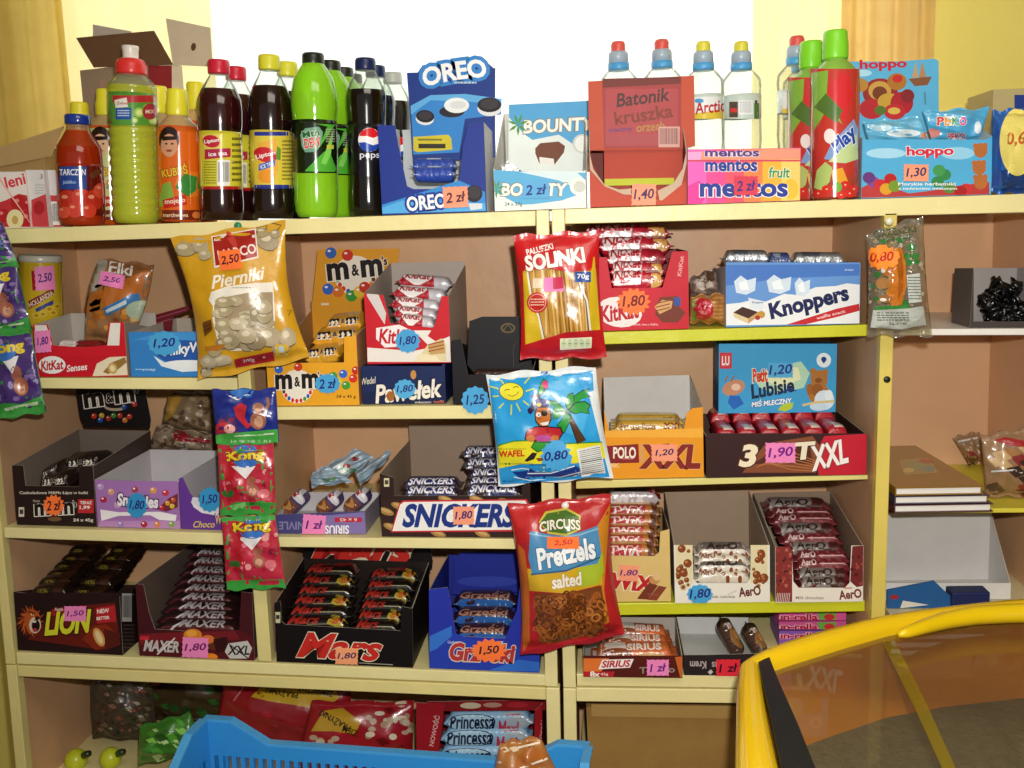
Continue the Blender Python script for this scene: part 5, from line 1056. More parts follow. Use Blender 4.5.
sticker(r_, f, *Z7(590, 352), 31, 25, 'orange', '1,80', shape='star', ink='#7a1a20', th=.5, tw=.75)
def kc(a): a.rect(0, 0, 100, 30, '#c4203a').poly([(66, 0), (100, 0), (100, 30), (70, 30)], '#a81c34')
KC = [bart('chunky_bar', '#b81c34', ('KitKat', 34, 13, 44, 16), '#b81c34', '#f0e8e8', [(10, 4), (62, 2), (56, 24), (10, 25)], e, a=.019, b=.0145) for e in (kc, lambda a: (kc(a), a.text('CHUNKY', 80, 10, 30, 8, '#e8d8d8', bold=.04), a.poly([(74, 16), (92, 14), (92, 26), (74, 28)], '#d8a858')))]
for i, (x0, x1, y, Y) in enumerate(((490, 712, 275, .025), (488, 715, 238, .03+.02), (470, 722, 192, .08), (440, 742, 143, .115), (375, 738, 96, .15))):
    put_bar('chunky_bar', KC[1 if i in (0, 4) else i % 2], M, Z7(x0, 0)[0], Z7(x1, 0)[0], Z7(0, y)[1], Y, 'red wrapped wafer bar in the bright red tray, %s from the bottom' % ORD[i], group='bars in the bright red tray', dy=-1)
for i, (cor, Y, base, lab) in enumerate(((q(Z7, (805, 262), (905, 218), (925, 330), (808, 342)), .12, '#8a7468', 'silvery brown twist-wrapped sweet above the red one beside the red tray'), (q(Z7, (808, 345), (938, 335), (940, 452), (806, 446)), .085, '#b07840', 'gold sweet with a red swirl between the red tray and the white wafer box'))):
    bg = Bag(cor, Y, .016, seed=50+i, crimp=(.04, .04)); a = Art(Z7)
    if i == 0: a.poly([(815, 275), (860, 250), (900, 290), (850, 310)], '#c8bcb0').poly([(850, 240), (905, 225), (912, 262), (880, 280)], '#5a4238').poly([(815, 315), (900, 300), (915, 330), (830, 338)], '#6a5a50')
    else: a.ell(858, 395, 40, 42, '#b82838').ell(862, 392, 26, 26, '#d8707a').ell(864, 390, 14, 14, '#b02030').rect(815, 350, 830, 440, '#6a8a3a').lines(895, 350, 935, 440, 6, '#c89858')
    rest(bg.make('wrapped_sweet', lab, 'sweet', base, a, 'foil'), R2)
M = FR(R2, 726, 859.5, RF)
a = Art(Z8); a.rect(160, 240, 692, 482, '#6a9ad8').poly([(168, 250), (690, 246), (690, 290), (400, 300), (170, 330)], '#4c7cc8').poly([(168, 400), (230, 395), (270, 385), (330, 390), (400, 360), (450, 365), (520, 335), (600, 330), (640, 320), (690, 325), (690, 475), (168, 482)], '#eceef0')
for x, y, w_ in ((250, 328, 85), (380, 325, 95), (470, 335, 60)): a.poly([(x-w_*.5, y-15), (x-w_*.2, y-38), (x+w_*.1, y-20), (x+w_*.5, y-30), (x+w_*.45, y+20), (x+w_*.05, y+36), (x-w_*.4, y+28)], '#d4e2f0').poly([(x-w_*.3, y-8), (x+w_*.05, y-22), (x+w_*.2, y+18), (x-w_*.2, y+18)], '#eef4fa')
a.text('Knoppers', 496, 400, 312, 82, '#1c2458', bold=.08, rot=14, shear=.05).poly([(410, 478), (600, 418), (688, 398), (690, 425), (600, 450), (480, 478)], '#c82c34').text('waffle snack', 580, 440, 115, 12, '#f4d0d0', rot=14)
a.poly([(205, 432), (240, 410), (300, 430), (262, 455)], '#4a2a20').poly([(205, 432), (262, 455), (262, 475), (207, 450)], '#e0c8a0').poly([(262, 455), (300, 430), (300, 448), (262, 475)], '#c8a070').poly([(262, 375), (325, 390), (318, 428), (270, 415)], '#dfe8f0').ell(312, 440, 15, 14, '#c8963c').ell(298, 452, 10, 9, '#b03830').text('Knoppers', 298, 394, 42, 10, '#3a4a80').text('30 Stück', 650, 268, 34, 7, '#d0e0f4')
r_, f = tray('milk_wafer_box', 'blue and white milk wafer box with navy slanting lettering', 'display box', M, q(Z8, (165, 252), (690, 244)), .17, 268, '#6a9ad8', '#c8ccd4', '#b0b4b8', a)
for i, (x0, x1, y, Y, c) in enumerate(((158, 345, 226, .03, '#b4b8c0'), (330, 420, 235, .035, '#3a4a80'), (415, 632, 234, .04, '#c0c4c8'))):
    KN = bart('wafer_pack', c, None, '#fff', extra=lambda a: a.poly([(20, 4), (55, 8), (50, 20), (22, 18)], '#8a92a4'), a=.018, b=.012, m='silver' if i != 1 else 'wrap')
    put_bar('wafer_pack', KN, M, Z8(x0, 0)[0], Z8(x1, 0)[0], Z8(0, y)[1], Y, '%s foil pack on top of the blue and white box, %s' % (('silver', 'navy', 'silver')[i], ('above the white slope end', 'between two silver ones', 'nearest the squirrel bag')[i]), 'wafer pack', 'packs in the blue and white box')
# ================================================================== middle unit, third level
M = FR(R3, 606, 703.8, RF)
a = Art(Z13); a.poly([(-60, 330), (390, 318), (390, 350), (-60, 352)], '#f0b040').poly([(10, 380), (165, 372), (168, 436), (10, 440)], '#8a2428').text('Prince', 20, 404, 60, 38, '#f0e4d0', bold=.04).text('POLO', 118, 402, 78, 40, '#f4ead8', bold=.05).poly([(170, 372), (182, 372), (190, 436), (170, 436)], '#d8a060').text('XXL', 272, 415, 212, 84, '#8a2c24', bold=.09, shear=.12, out='#e8b880', ow=.02).text('CLASSIC', 70, 445, 60, 14, '#f4e0b0').lines(110, 420, 150, 430, 1, '#c88080')
r_, f = tray('orange_bar_tray', 'orange-yellow bar tray with grey inside next to the island-print bag', 'display box', M, q(Z13, (60, 255), (66, 330), (320, 330), (330, 266), (350, 250), (388, 246)), .2, 376, '#e89c24', '#8a7058', '#dcd8d4', a, yr=368)
sticker(r_, f, *Z13(254, 402), 26, 17, 'salmon', '1,20', ink='#3a2a60')
def pp(a): a.rect(0, 0, 100, 30, '#c8a040').rect(0, 4, 100, 9, '#e8d890').text('Prince Polo', 36, 20, 46, 8, '#6a3020').text('XXL', 82, 19, 26, 10, '#7a2a20', bold=.05)
PPB = bart('gold_bar', '#b89038', None, '#fff', extra=pp, a=.02, b=.012, m='wrap')
for i, (y, Y) in enumerate(((315, .026), (296, .065))): put_bar('gold_bar', PPB, M, Z13(70, 0)[0], Z13(325, 0)[0], Z13(0, y)[1], Y, 'gold wrapped bar in the orange tray, %s' % ('in front' if i == 0 else 'behind the front one'), group='bars in the orange tray')
M = FR(R3, 706.5, 866.5, RF-.006)
a = Art(Z13); a.rect(395, 335, 985, 490, '#3c2020').poly([(800, 345), (985, 336), (985, 480), (780, 484), (770, 400)], '#c42438').poly([(520, 470), (600, 370), (760, 345), (800, 400), (770, 470)], '#8a5034').poly([(560, 440), (640, 380), (750, 370), (760, 440)], '#5a2c20')
for k in range(6): a.line([(570+k*6, 450-k*3), (690, 400+k*12), (770, 430+k*7)], 3, '#b87848')
a.text('3', 540, 412, 66, 78, '#f0e4c8', bold=.08, shear=.2, out='#5a2c1c').text('BIT', 690, 398, 165, 60, '#ece0c8', bold=.07, shear=.15, rot=4, out='#4a2018', ow=.03).text('XXL', 812, 410, 132, 84, '#f2ece8', bold=.06, shear=.3, rot=14, out='#5a1a20', ow=.02)
r_, f = tray('maroon_red_box', 'wide maroon and red bar box with cream XXL lettering and pink price', 'display box', M, q(Z13, (401, 346), (952, 339)), .19, 412, '#3c2020', '#3a2424', '#4a3028', a)
sticker(r_, f, *Z13(650, 402), 30, 20, 'pink', '1,90', rot=0, ink='#7a2090', tw=.85, th=.55)
def tb(a): a.rect(0, 0, 100, 30, '#b82434').poly([(10, 4), (40, 2), (36, 20), (12, 22)], '#d8c8c0').poly([(50, 8), (80, 6), (78, 24), (52, 26)], '#7a1a24')
TB = bart('red_bar', '#b01c30', None, '#fff', extra=tb, a=.0135, b=.012)
fm = planemap(M, (0, .03, 0))
zt = f(*Z13(600, 340)).z
for row in range(2):
    for i in range(6):
        lx = fm(*Z13(455+i*78, 300)).x; me, L = TB
        o = bpy.data.objects.new('red_bar', me); COL.objects.link(o)
        o.matrix_world = M @ Matrix.Translation((lx*(.965 if row == 0 else .95), .062 if row == 0 else .128, zt-.008+.009*row)) @ Matrix.Rotation(math.radians(90+random.uniform(-3, 3)), 4, 'Z') @ Matrix.Diagonal((.065/L if row else .085/L, 1, 1, 1))
        tag(o, 'red crimped bar end in the maroon box, %s row, %s counted from the orange tray' % ('front' if row == 0 else 'rear', ORD[i]), 'chocolate bar', 'bars in the maroon and red box')
# light-blue bear biscuit carton resting on the bars
zl = (M @ Vector((0, 0, zt))).z+.014
M = FR(lambda X: zl, 718.5, 835.5, .15)
zb = Z_at(Z13(0, 268)[1], X_at(775, .15, zl), .15)
M = FR(lambda X: zb, 718.5, 835.5, .15)
a = Art(Z13); a.rect(430, 30, 845, 270, '#44a4d8').poly([(560, 150), (620, 110), (720, 90), (750, 130), (730, 180), (640, 200), (580, 180)], '#b8dcc0').poly([(590, 150), (640, 110), (710, 110), (720, 150), (650, 180)], '#e8ecc0').rect(443, 60, 484, 115, '#c83440').rect(448, 65, 479, 110, '#d84450').text('LU', 463, 88, 26, 32, '#f4ece8', bold=.05)
a.text('Petit', 580, 138, 52, 48, '#d84828', rot=4, bold=.07, shear=.1, out='#e8f0e0').text('Lubisie', 622, 182, 150, 50, '#1c2c50', rot=10, bold=.06, shear=.12).line([(640, 205), (680, 185), (705, 190)], [2, 9, 2], '#1c3a80').text('MIŚ MLECZNY', 620, 228, 140, 24, '#f0f6fa', rot=6, bold=.06, shear=.2, out='#1c50a0', ow=.06).poly([(640, 255), (660, 235), (695, 230), (690, 250), (665, 262)], '#b8d040')
a.ell(490, 180, 40, 26, '#c89070', rot=-20).ell(498, 178, 16, 12, '#e8c8b0').line([(460, 160), (470, 140)], 5, '#a06a50').line([(480, 158), (492, 140)], 5, '#a06a50').poly([(478, 205), (510, 208), (525, 235), (490, 255), (470, 230)], '#2c6cc0')
a.ell(782, 150, 30, 30, '#b07838').ell(762, 125, 12, 12, '#b07838').ell(802, 128, 12, 12, '#b07838').ell(778, 195, 36, 40, '#b07838').ell(750, 185, 12, 20, '#a06a30').ell(776, 188, 20, 22, '#9a6028').ell(780, 155, 12, 9, '#8a5424').ell(800, 222, 34, 34, '#d8e8f2').ell(780, 245, 30, 14, '#c8e0f0').ell(815, 205, 14, 18, '#e8f2f8').line([(725, 240), (770, 230), (835, 226)], 8, '#d8c48a')
a.ell(798, 86, 25, 25, '#e8f2f6').ell(798, 82, 9, 8, '#24408a').poly([(788, 84), (808, 84), (798, 98)], '#24408a')
r_, f = carton('bear_biscuit_box', 'light blue biscuit carton with a bear-shaped biscuit and price 1,20', 'carton', M, q(Z13, (432, 34), (843, 38)), .06, '#44a4d8', top='#7a8a98', side='#2a6aa0', art=a)
sticker(r_, f, *Z13(650, 120), 25, 15, '#5ab4e0', '1,20', ink='#2c3890', tw=.95, th=.75)
# ================================================================== middle unit, fourth level
M = FR(R4, 598, 671, RF)
TAN = '#dcc07c'
a = Art(Z14); a.text('TWIX', 125, 382, 190, 56, '#c02830', rot=-6, bold=.09, shear=.1, out='#f0e0c0', ow=.06).poly([(160, 440), (205, 380), (232, 395), (196, 442)], '#7a3a28').ell(220, 376, 18, 14, '#c8945a').ell(228, 362, 14, 16, '#e0c088').poly([(195, 443), (235, 395), (262, 400), (228, 446)], '#8a4430').text('Twix', 215, 425, 40, 6, '#a86048')
r_, f = tray('tan_bar_tray', 'tan bar tray with red lettering beside the pretzel bag', 'display box', M, q(Z14, (45, 210), (48, 292), (220, 294), (236, 280), (240, 210), (277, 202)), .16, 508, TAN, '#a88c58', '#8a7450', a, yr=500)
sticker(r_, f, *Z14(132, 352), 20, 16, 'salmon', '1,80', rot=-4, ink='#6a3080', tw=.9)
def tw(a): a.rect(0, 0, 100, 30, '#b8783a').rect(0, 3, 100, 8, '#e8b878').poly([(6, 10), (72, 10), (70, 26), (8, 26)], '#b83038').text('TWIX', 40, 18, 56, 12, '#e0d0c8', bold=.05).poly([(80, 4), (98, 6), (96, 26), (84, 24)], '#5a2c1c')
TW = bart('caramel_bar', '#9a5a30', None, '#fff', extra=tw, a=.018, b=.0125)
TW2 = bart('caramel_bar', '#b8b0b0', ('twix', 40, 20, 70, 14), '#e8e4e8', extra=lambda a: (a.rect(0, 0, 100, 12, '#2c2020'), a.rect(0, 12, 100, 30, '#c0b8bc'), a.poly([(78, 0), (98, 0), (98, 14), (80, 14)], '#b82838')), a=.018, b=.0125)
for i, (x0, x1, y, Y) in enumerate(((46, 226, 275, .022), (46, 232, 243, .045), (46, 236, 212, .065), (48, 240, 175, .085), (50, 243, 140, .1), (52, 240, 92, .12))):
    put_bar('caramel_bar', TW if i < 5 else TW2, M, Z14(x0, 0)[0], Z14(x1, 0)[0], Z14(0, y)[1], Y, '%s in the tan tray, %s' % ('gold and red caramel bar' if i < 5 else 'silver and dark caramel bar', ORD[i]+' from the bottom' if i < 5 else 'topmost'), group='bars in the tan tray')
M = FR(R4, 675, 770, .046)
a = Art(Z14)
r = random.Random(3)
for x0, x1 in ((292, 350), (548, 606)):
    a.rect(x0, 256, x1, 385, '#e4d8b0')
    for k in range(13): x, y, rr = r.uniform(x0+9, x1-9), r.uniform(265, 385), r.uniform(5, 15); a.ell(x, y, rr, rr, '#8a4a28').ell(x-rr*.3, y-rr*.3, rr*.35, rr*.3, '#c88a58')
for x, y, rr in ((318, 400, 12), (335, 392, 8), (575, 395, 9)): a.ell(x, y, rr, rr, '#d8c8a0').ell(x, y, rr*.6, rr*.6, '#8a5a38')
a.text('AerO', 545, 414, 76, 34, '#6a2c24', rot=6, bold=.05).text('biała czekolada', 455, 432, 80, 10, '#8a8478').line([(470, 425), (500, 412)], 5, '#d8d0d4')
r_, f = tray('bubble_bar_tray', 'white tray with brown bubble pattern and blue price at its corner', 'display box', M, q(Z14, (289, 256), (349, 258), (353, 372), (366, 386), (534, 386), (546, 372), (552, 258), (604, 256)), .2, 491, '#ece8dc', '#b8a890', '#a8937e', a)
sticker(r_, f, *Z14(375, 424), 25, 19, 'blue', '1,80', shape='scallop', tw=.85, th=.55)
def ae(dark):
    def g(a):
        a.rect(0, 0, 100, 30, '#d8d0c4' if not dark else '#6a2a2c')
        if dark: a.poly([(10, 4), (90, 2), (80, 26), (14, 26)], '#4a2420')
        else: a.poly([(4, 2), (96, 2), (92, 16), (8, 16)], '#7a706c'); [a.ell(10+k*9, 22+(k % 3)*2, 3, 3, '#8a4a28') for k in range(10)]
    return g
AE = bart('bubble_bar', '#c8c0b8', ('AerO', 48, 10, 56, 14), '#3a2c2a', extra=ae(False), a=.018, b=.012, m='wrap')
AE1 = bart('bubble_bar', '#d8ccb8', ('AerO', 24, 12, 26, 12), '#8a4a38', extra=lambda a: (a.rect(0, 0, 100, 30, '#d8d0c0'), [a.ell(44+k*7, 10+(k % 3)*6, 3.4, 3.4, '#8a4a28') for k in range(8)]), a=.018, b=.012)
for i, (y, Y) in enumerate(((362, .022), (333, .03), (306, .04), (278, .05))):
    put_bar('bubble_bar', AE if i % 2 else AE1, M, Z14(352, 0)[0], Z14(547, 0)[0], Z14(0, y)[1], Y, 'pale bubble-print bar in the white tray, %s from the bottom' % ORD[i], group='bars in the white bubble tray')
M = FR(R4, 775.5, 863, .043)
a = Art(Z14); a.rect(630, 262, 690, 450, '#8a3834').poly([(895, 260), (955, 258), (950, 395), (910, 400), (888, 380)], '#7a3030')
for k in range(60): x = r.choice([r.uniform(632, 690), r.uniform(895, 950)]); y = r.uniform(262, 400); rr = r.uniform(2, 7); a.ell(x, y, rr, rr, r.choice(['#b86a5a', '#a84c44', '#5a2024']), n=10)
for k in range(8): a.line([(640+k*6, 420), (636+k*6, 452)], 2, '#e0d0c8')
a.text('AerO', 888, 424, 78, 32, '#7a2c28', rot=6, bold=.05).text('Milk chocolate', 750, 436, 95, 11, '#9a8a84').text('Nestle', 880, 402, 30, 8, '#b03038')
r_, f = tray('bubble_bar_tray', 'white and maroon speckled tray of many bars beside the right post', 'display box', M, q(Z14, (629, 262), (688, 264), (694, 380), (712, 402), (870, 402), (886, 385), (892, 258), (934, 258)), .21, 492, '#ece6da', '#a89888', '#94806e', a)
r_['label'] = 'white and maroon speckled tray holding a tall heap of dark red bars'
AD = bart('bubble_bar', '#6a2a2c', ('AerO', 40, 13, 50, 14), '#2c2020', '#8a807c', [(8, 3), (72, 2), (68, 25), (10, 25)], ae(True), a=.018, b=.011)
AD2 = bart('bubble_bar', '#7a3034', ('AerO', 26, 13, 26, 12), '#e0c8c8', extra=lambda a: (a.rect(0, 0, 100, 30, '#7a2c34'), [a.ell(44+k*6, 8+(k % 3)*7, 3, 3, '#a8545a') for k in range(8)], a.line([(44, 16), (92, 15)], 2, '#d8b8b8')), a=.018, b=.011)
for i, (x0, x1, y, Y) in enumerate(((698, 885, 388, .022), (690, 888, 358, .038), (688, 890, 325, .055), (685, 888, 298, .072), (665, 885, 268, .09), (640, 868, 238, .107), (625, 862, 204, .125), (605, 858, 172, .145), (598, 852, 150, .165), (585, 848, 120, .185))):
    put_bar('bubble_bar', AD if i in (0, 1, 4, 6, 9) else AD2, M, Z14(x0, 0)[0], Z14(x1-(0, 0, 4, 6, 18, 12, 14, 18, 22, 28)[i], 0)[0], Z14(0, y)[1], Y, '%s in the speckled tray, %s from the bottom' % ('grey-labelled dark bar' if i in (0, 1, 4, 6, 9) else 'dark red bar', ORD[i]), group='bars in the speckled tray', dy=.6)
# ================================================================== middle unit, bottom level
M = FR(R5, 583.4, 682.5, -.011)
a = Art(Z20); a.rect(80, 240, 455, 330, '#5a2018').poly([(80, 250), (180, 250), (150, 300), (80, 300)], '#e07838').poly([(85, 298), (200, 298), (195, 320), (85, 326)], '#b82830').text('8x', 128, 308, 36, 22, '#f4ece0', bold=.05).text('45g', 162, 309, 28, 12, '#f0d8d0').poly([(140, 290), (155, 255), (270, 252), (256, 284)], '#f0ece8').text('SIRIUS', 205, 270, 108, 26, '#c03040', bold=.06, shear=.25, rot=2).text('Toffino', 355, 292, 130, 24, '#9a8a84', rot=2, bold=.02).poly([(420, 245), (452, 243), (450, 318), (440, 320)], '#c86a30')
r_, f = tray('cereal_bar_tray', 'maroon and orange bar tray with pink price near the lower right post', 'display box', M, q(Z20, (85, 252), (450, 241)), .13, 617, '#5a2018', '#a89c94', '#b4aca4', a)
r_['label'] = 'maroon and orange bar tray with white badge lettering below the tan tray'
sticker(r_, f, *Z20(358, 284), 22, 16, 'pink', '1 zł', ink='#6a2080', tw=.75, th=.5)
SI = bart('cereal_bar', '#c86a38', None, '#fff', extra=lambda a: (a.poly([(2, 2), (40, 2), (46, 28), (2, 28)], '#d8d0d0'), a.ell(30, 18, 18, 9, '#8a4a2c'), a.text('SIRIUS', 62, 9, 40, 9, '#e8e0e0', bold=.05), a.ell(70, 22, 16, 5, '#d8b080')), a=.02, b=.013)
for i, (x0, x1, y, Y) in enumerate(((114, 428, 235, .03), (150, 412, 195, .065), (180, 402, 155, .09))):
    put_bar('cereal_bar', SI, M, Z20(x0, 0)[0], Z20(x1, 0)[0], Z20(0, y)[1], Y, 'orange and white cereal bar in the maroon orange tray, %s' % ('in front', 'middle', 'at the back')[i], 'cereal bar', 'bars in the maroon orange tray', dy=(-2, 1, 3)[i])
M = FR(R5, 684.2, 764, -.002)
a = Art(Z20); a.rect(455, 238, 800, 318, '#2c2426').text('Krem', 505, 274, 60, 28, '#b8a8a8', rot=180, bold=.03).text('Sirius', 590, 276, 70, 28, '#b0a0a0', rot=180, bold=.03).poly([(540, 300), (552, 290), (560, 300), (550, 310)], '#c8c0b8')
r_, f = tray('dark_snack_tray', 'dark brown tray with white inside and red price partly behind the freezer', 'display box', M, q(Z20, (456, 240), (752, 232)), .15, 617, '#2c2426', '#8a8480', '#c8c8c8', a)
sticker(r_, f, *Z20(615, 285), 24, 17, 'red', '1 zł', ink='#3a1028', tw=.8, th=.5)
DB = bart('dark_pack', '#3c2a24', None, '#fff', extra=lambda a: (a.rect(0, 0, 100, 30, '#4a342a'), a.ell(50, 14, 30, 9, '#8a6238'), a.ell(45, 12, 14, 5, '#b88a50'), a.text('SIRIUS', 15, 16, 16, 9, '#d8c8c8', bold=.04)), a=.018, b=.011)
for i, (x, y, Y, L_) in enumerate(((622, 172, .06, .062), (710, 180, .055, .05))):
    fm = planemap(M, (0, Y, 0)); p = fm(*Z20(x, y)); o = bpy.data.objects.new('dark_pack', DB[0]); COL.objects.link(o)
    o.matrix_world = M @ Matrix.Translation(p) @ Matrix.Rotation(math.radians(62), 4, 'Y') @ Matrix.Rotation(math.radians(-8), 4, 'Z') @ Matrix.Diagonal((L_/DB[1], 1, 1, 1))
    tag(o, 'dark upright snack pack in the dark tray, %s' % ('the taller' if i == 0 else 'the shorter'), 'snack pack', 'packs standing in the dark tray')
M0 = None
for i, (y0, y1, c1, lab) in enumerate(((152, 250, '#8a5ab0', 'lowest violet dragee box below the speckled tray'), (118, 150, '#c85a9a', 'pink and green dragee box in the middle of the small stack'), (82, 116, '#d85aa0', 'topmost pink dragee box with dark red lettering'))):
    if i == 0: sh = R5; lift = .0012
    M = FR(sh, 779, 846, .1, lift=lift)
    a = Art(Z20); a.rect(770, y0-2, 1080, y1+20, c1).text('un-rella', 868, (y0+y1)/2-(34 if i == 0 else 0), 150, 24, '#b81c48', bold=.06, out='#f0d0e0').poly([(940, y0), (1010, y0), (1010, y1), (950, y1)], '#6ab048').ell(985, (y0+y1)/2, 20, 12, '#c83838')
    r_, f = carton('dragee_box', lab, 'box', M, q(Z20, (801, y0), (1040, y0-4)), .08, c1, art=a, group='dragee boxes under the speckled tray')
    ztop = (M @ Vector((0, 0, min(f(*Z20(801, y0)).z, f(*Z20(1040, y0-4)).z)))).z; sh = (lambda z: (lambda X: z))(ztop+.003); lift = .001
# ================================================================== corner unit
M = FR(W1, 970, 1036, .06)
r_, f = tray('open_box', 'dark grey open box of black contents standing on the white shelf', 'box', M, q(Z9, (455, 238), (463, 240), (466, 424), (676, 424), (682, 240), (690, 238)), .075, 268, '#4a4440', '#6a625c', '#a09a98')
W_l = frame_w(M); fm = planemap(M, (0, .03, 0)); r = random.Random(5); mb = MB()
for k in range(46):
    c = fm(970+(460+r.uniform(40, 180)-455)/3.49, 200+r.uniform(300, 425)/3.49); c.z = max(c.z, .012); pth = []
    for j in range(6): pth.append((c.x+r.uniform(-.009, .009), .012+r.uniform(0, .04), max(.008, c.z+r.uniform(-.012, .014))))
    pth = [(max(-W_l/2+.006, min(W_l/2-.006, p[0])), p[1], p[2]) for p in pth]; mb.tube(pth, .0035, '#141214', 'wrap', 6)
o = mb.build('liquorice'); o.matrix_world = M; tag(o, 'tangled black liquorice strands heaped inside the grey box', 'liquorice', kind='stuff')
def book(name, label, M, D, H, cover, art=None, pages='#ece8e2'):
    root = empty(name, M, label, 'book', 'albums on the yellow-edged shelf'); W = frame_w(M)
    MB().box(-W/2+.003, W/2-.004, .003, D-.003, .0018, H-.0018, pages, 'card').build('pages', root)
    mb = MB(); mb.box(-W/2, W/2, 0, D, 0, .0016, cover, 'gloss').box(-W/2, W/2, 0, D, H-.0016, H, cover, 'gloss').box(-W/2, -W/2+.002, 0, D, .0016, H-.0016, cover, 'gloss')
    if art: art.paint(mb, planemap(M, (0, 0, H), (0, 0, 1)), 'gloss')
    mb.build('cover', root, bevel=.0008); return root
zz = None
bk = [(894, 993.5, 376, 402, '#5a2c34', 'lowest white-paged album with dark red cover in the stack'), (894.5, 990, 350, 376, '#4a4658', 'middle album with grey-blue cover in the stack'), (895, 984, 306, 350, '#94701a', 'brown picture album on top of the stack')]
sh = W2; lift = .0012
for i, (xl, xr, y0, y1, c, lab) in enumerate(bk):
    M = FR(sh, xl, xr, .024, .03, lift); H = max(.012, planemap(M)(xr, Z22(0, y0)[1]).z)
    a = None
    if i == 2: a = Art(Z22); a.poly([(100, 210), (205, 200), (240, 255), (120, 262)], '#a8965a').ell(160, 230, 34, 16, '#8aa070').ell(195, 212, 24, 9, '#b04a38').ell(205, 240, 22, 10, '#6a9a90').ell(135, 245, 20, 9, '#d8c070')
    book('album', lab, M, (.262, .262, .268)[i], H, c, a); z_ = (M @ Vector((0, 0, H))).z; sh = (lambda z: (lambda X: z))(z_); lift = .0008
for i, (cor, Y, lab) in enumerate(((q(Z22, (385, 160), (572, 128), (578, 372), (405, 372)), .1, 'crinkled clear packet of brown and red sweets beside the brown album'), (q(Z22, (285, 190), (380, 168), (392, 270), (345, 290)), .29, 'clear packet with a silver edge lying behind the brown album'))):
    bg = Bag(cor, Y, .018, seed=60+i); a = Art(Z22); r = random.Random(i)
    for k in range(16 if i == 0 else 5):
        x, y = r.uniform(425, 560) if i == 0 else r.uniform(320, 390), r.uniform(170, 360) if i == 0 else r.uniform(215, 285); w_ = r.uniform(15, 40)
        a.poly([(x-w_, y-w_*.3), (x+w_*.2, y-w_*.6), (x+w_, y+w_*.2), (x-w_*.1, y+w_*.6)], r.choice(['#5a4634', '#c8a878', '#3a2c24', '#b8b4b0', '#a87848', '#8a3030', '#7a6a58']))
    if i == 0: a.poly([(430, 175), (470, 165), (545, 180), (545, 200), (480, 195)], '#a82c34').line([(420, 285), (500, 280), (530, 290)], 6, '#d8dce0')
    else: a.line([(305, 205), (400, 186)], 6, '#d8d8d8').line([(305, 215), (400, 196)], 3, '#8a8a90')
    rest(bg.make('sweet_packet', lab, 'sweet packet', '#9a7a5a', a, 'foil'), W2)
M = FR(W3, 884, 1010.4, .10)
r_, f = tray('white_box', 'low-fronted white cardboard box on the lowest corner shelf', 'box', M, [(884, 583), (1010, 583)], .085, 512, '#d8d6d2', '#dcdad8', '#cccac8')
M = FR(W3, 887, 962, .068)
f = planemap(M); root = empty('folder', M, 'blue paper folder with a white triangle in front of the white box', 'folder'); mb = MB()
mb.prism([f(*p) for p in q(Z22, (60, 742), (60, 664), (225, 632), (262, 668), (300, 700), (330, 742))], (0, .004, 0), '#2c6098', 'card')
Art(Z22).poly([(115, 700), (205, 715), (105, 742)], '#d8d4cc').ell(85, 688, 16, 8, '#a03038').paint(mb, f); mb.build('cover', root)
M = FR(W3, 952, 990, .06)
f = planemap(M); root = empty('notebook', M, 'dark navy notebook lying beside the blue folder', 'notebook'); mb = MB(); W = frame_w(M)
mb.box(-W/2, W/2, 0, .03, .0, max(.006, f(*Z22(340, 672)).z), '#28305c', 'card'); mb.build('cover', root, bevel=.002)
# ================================================================== bags hanging on the shelf fronts
def pin(root, px, py, Y, col):
    c = P(px, py, Y)-root.location; mb = MB(); mb.lathe([(.0052, -.001), (.0056, .001), (.005, .003), (.002, .0042), (.0005, .0045)], 14, col, 'plastic')
    R = Matrix.Rotation(math.pi/2, 4, 'X'); mb.v = [tuple(c + R @ Vector(v)) for v in mb.v]; mb.build('drawing_pin', root, 'round drawing pin')
def blob(a, cx, cy, rx, ry, cols, r, dark='#6a5844'):
    n = 11; pts = [(cx+rx*r.uniform(.85, 1.1)*math.cos(6.283*k/n), cy+ry*r.uniform(.85, 1.1)*math.sin(6.283*k/n)) for k in range(n)]
    a.poly([(x, y+ry*.12) for x, y in pts], dark); a.poly(pts, r.choice(cols)); a.ell(cx-rx*.2, cy-ry*.25, rx*.45, ry*.35, '#d8ccb0', n=9)
r = random.Random(11)
# --- gingerbread bag
bg = Bag(q(Z25, (88, 122), (577, 48), (683, 632), (205, 728)), -.03, .026, crimp=(.05, .06), side=.075, seed=3, asym=.5)
a = Art(Z25)
CK = ['#b8a888', '#a89878', '#c4b698', '#9a8a6c', '#b0a07c']
for x, y, rx, ry in ((150, 165, 50, 32), (215, 150, 40, 36), (235, 190, 30, 24), (505, 130, 48, 42), (480, 95, 30, 22), (535, 100, 22, 20)): blob(a, x, y, rx, ry, CK, r, '#6a5838')
a.poly([(262, 112), (452, 78), (464, 204), (276, 248)], '#e8dcd0').poly([(268, 116), (447, 84), (458, 198), (281, 238)], '#a82420').text('MARCO', 372, 178, 165, 42, '#f0e4dc', rot=11, bold=.02).ell(350, 125, 40, 14, '#c8443c', rot=60)
a.text('Pierniki', 376, 288, 238, 56, '#f4ecdc', rot=11, shear=.35, bold=.02)
a.poly([(252, 385), (262, 350), (330, 325), (430, 312), (522, 308), (530, 360), (535, 470), (520, 560), (440, 600), (340, 600), (290, 560), (268, 470), (270, 410)], '#efe8da')
a.poly([(275, 405), (330, 370), (420, 352), (524, 350), (528, 470), (512, 550), (440, 590), (345, 590), (300, 550), (278, 470)], '#a89474')
a.lines(350, 328, 440, 340, 1, '#b8b0a0')
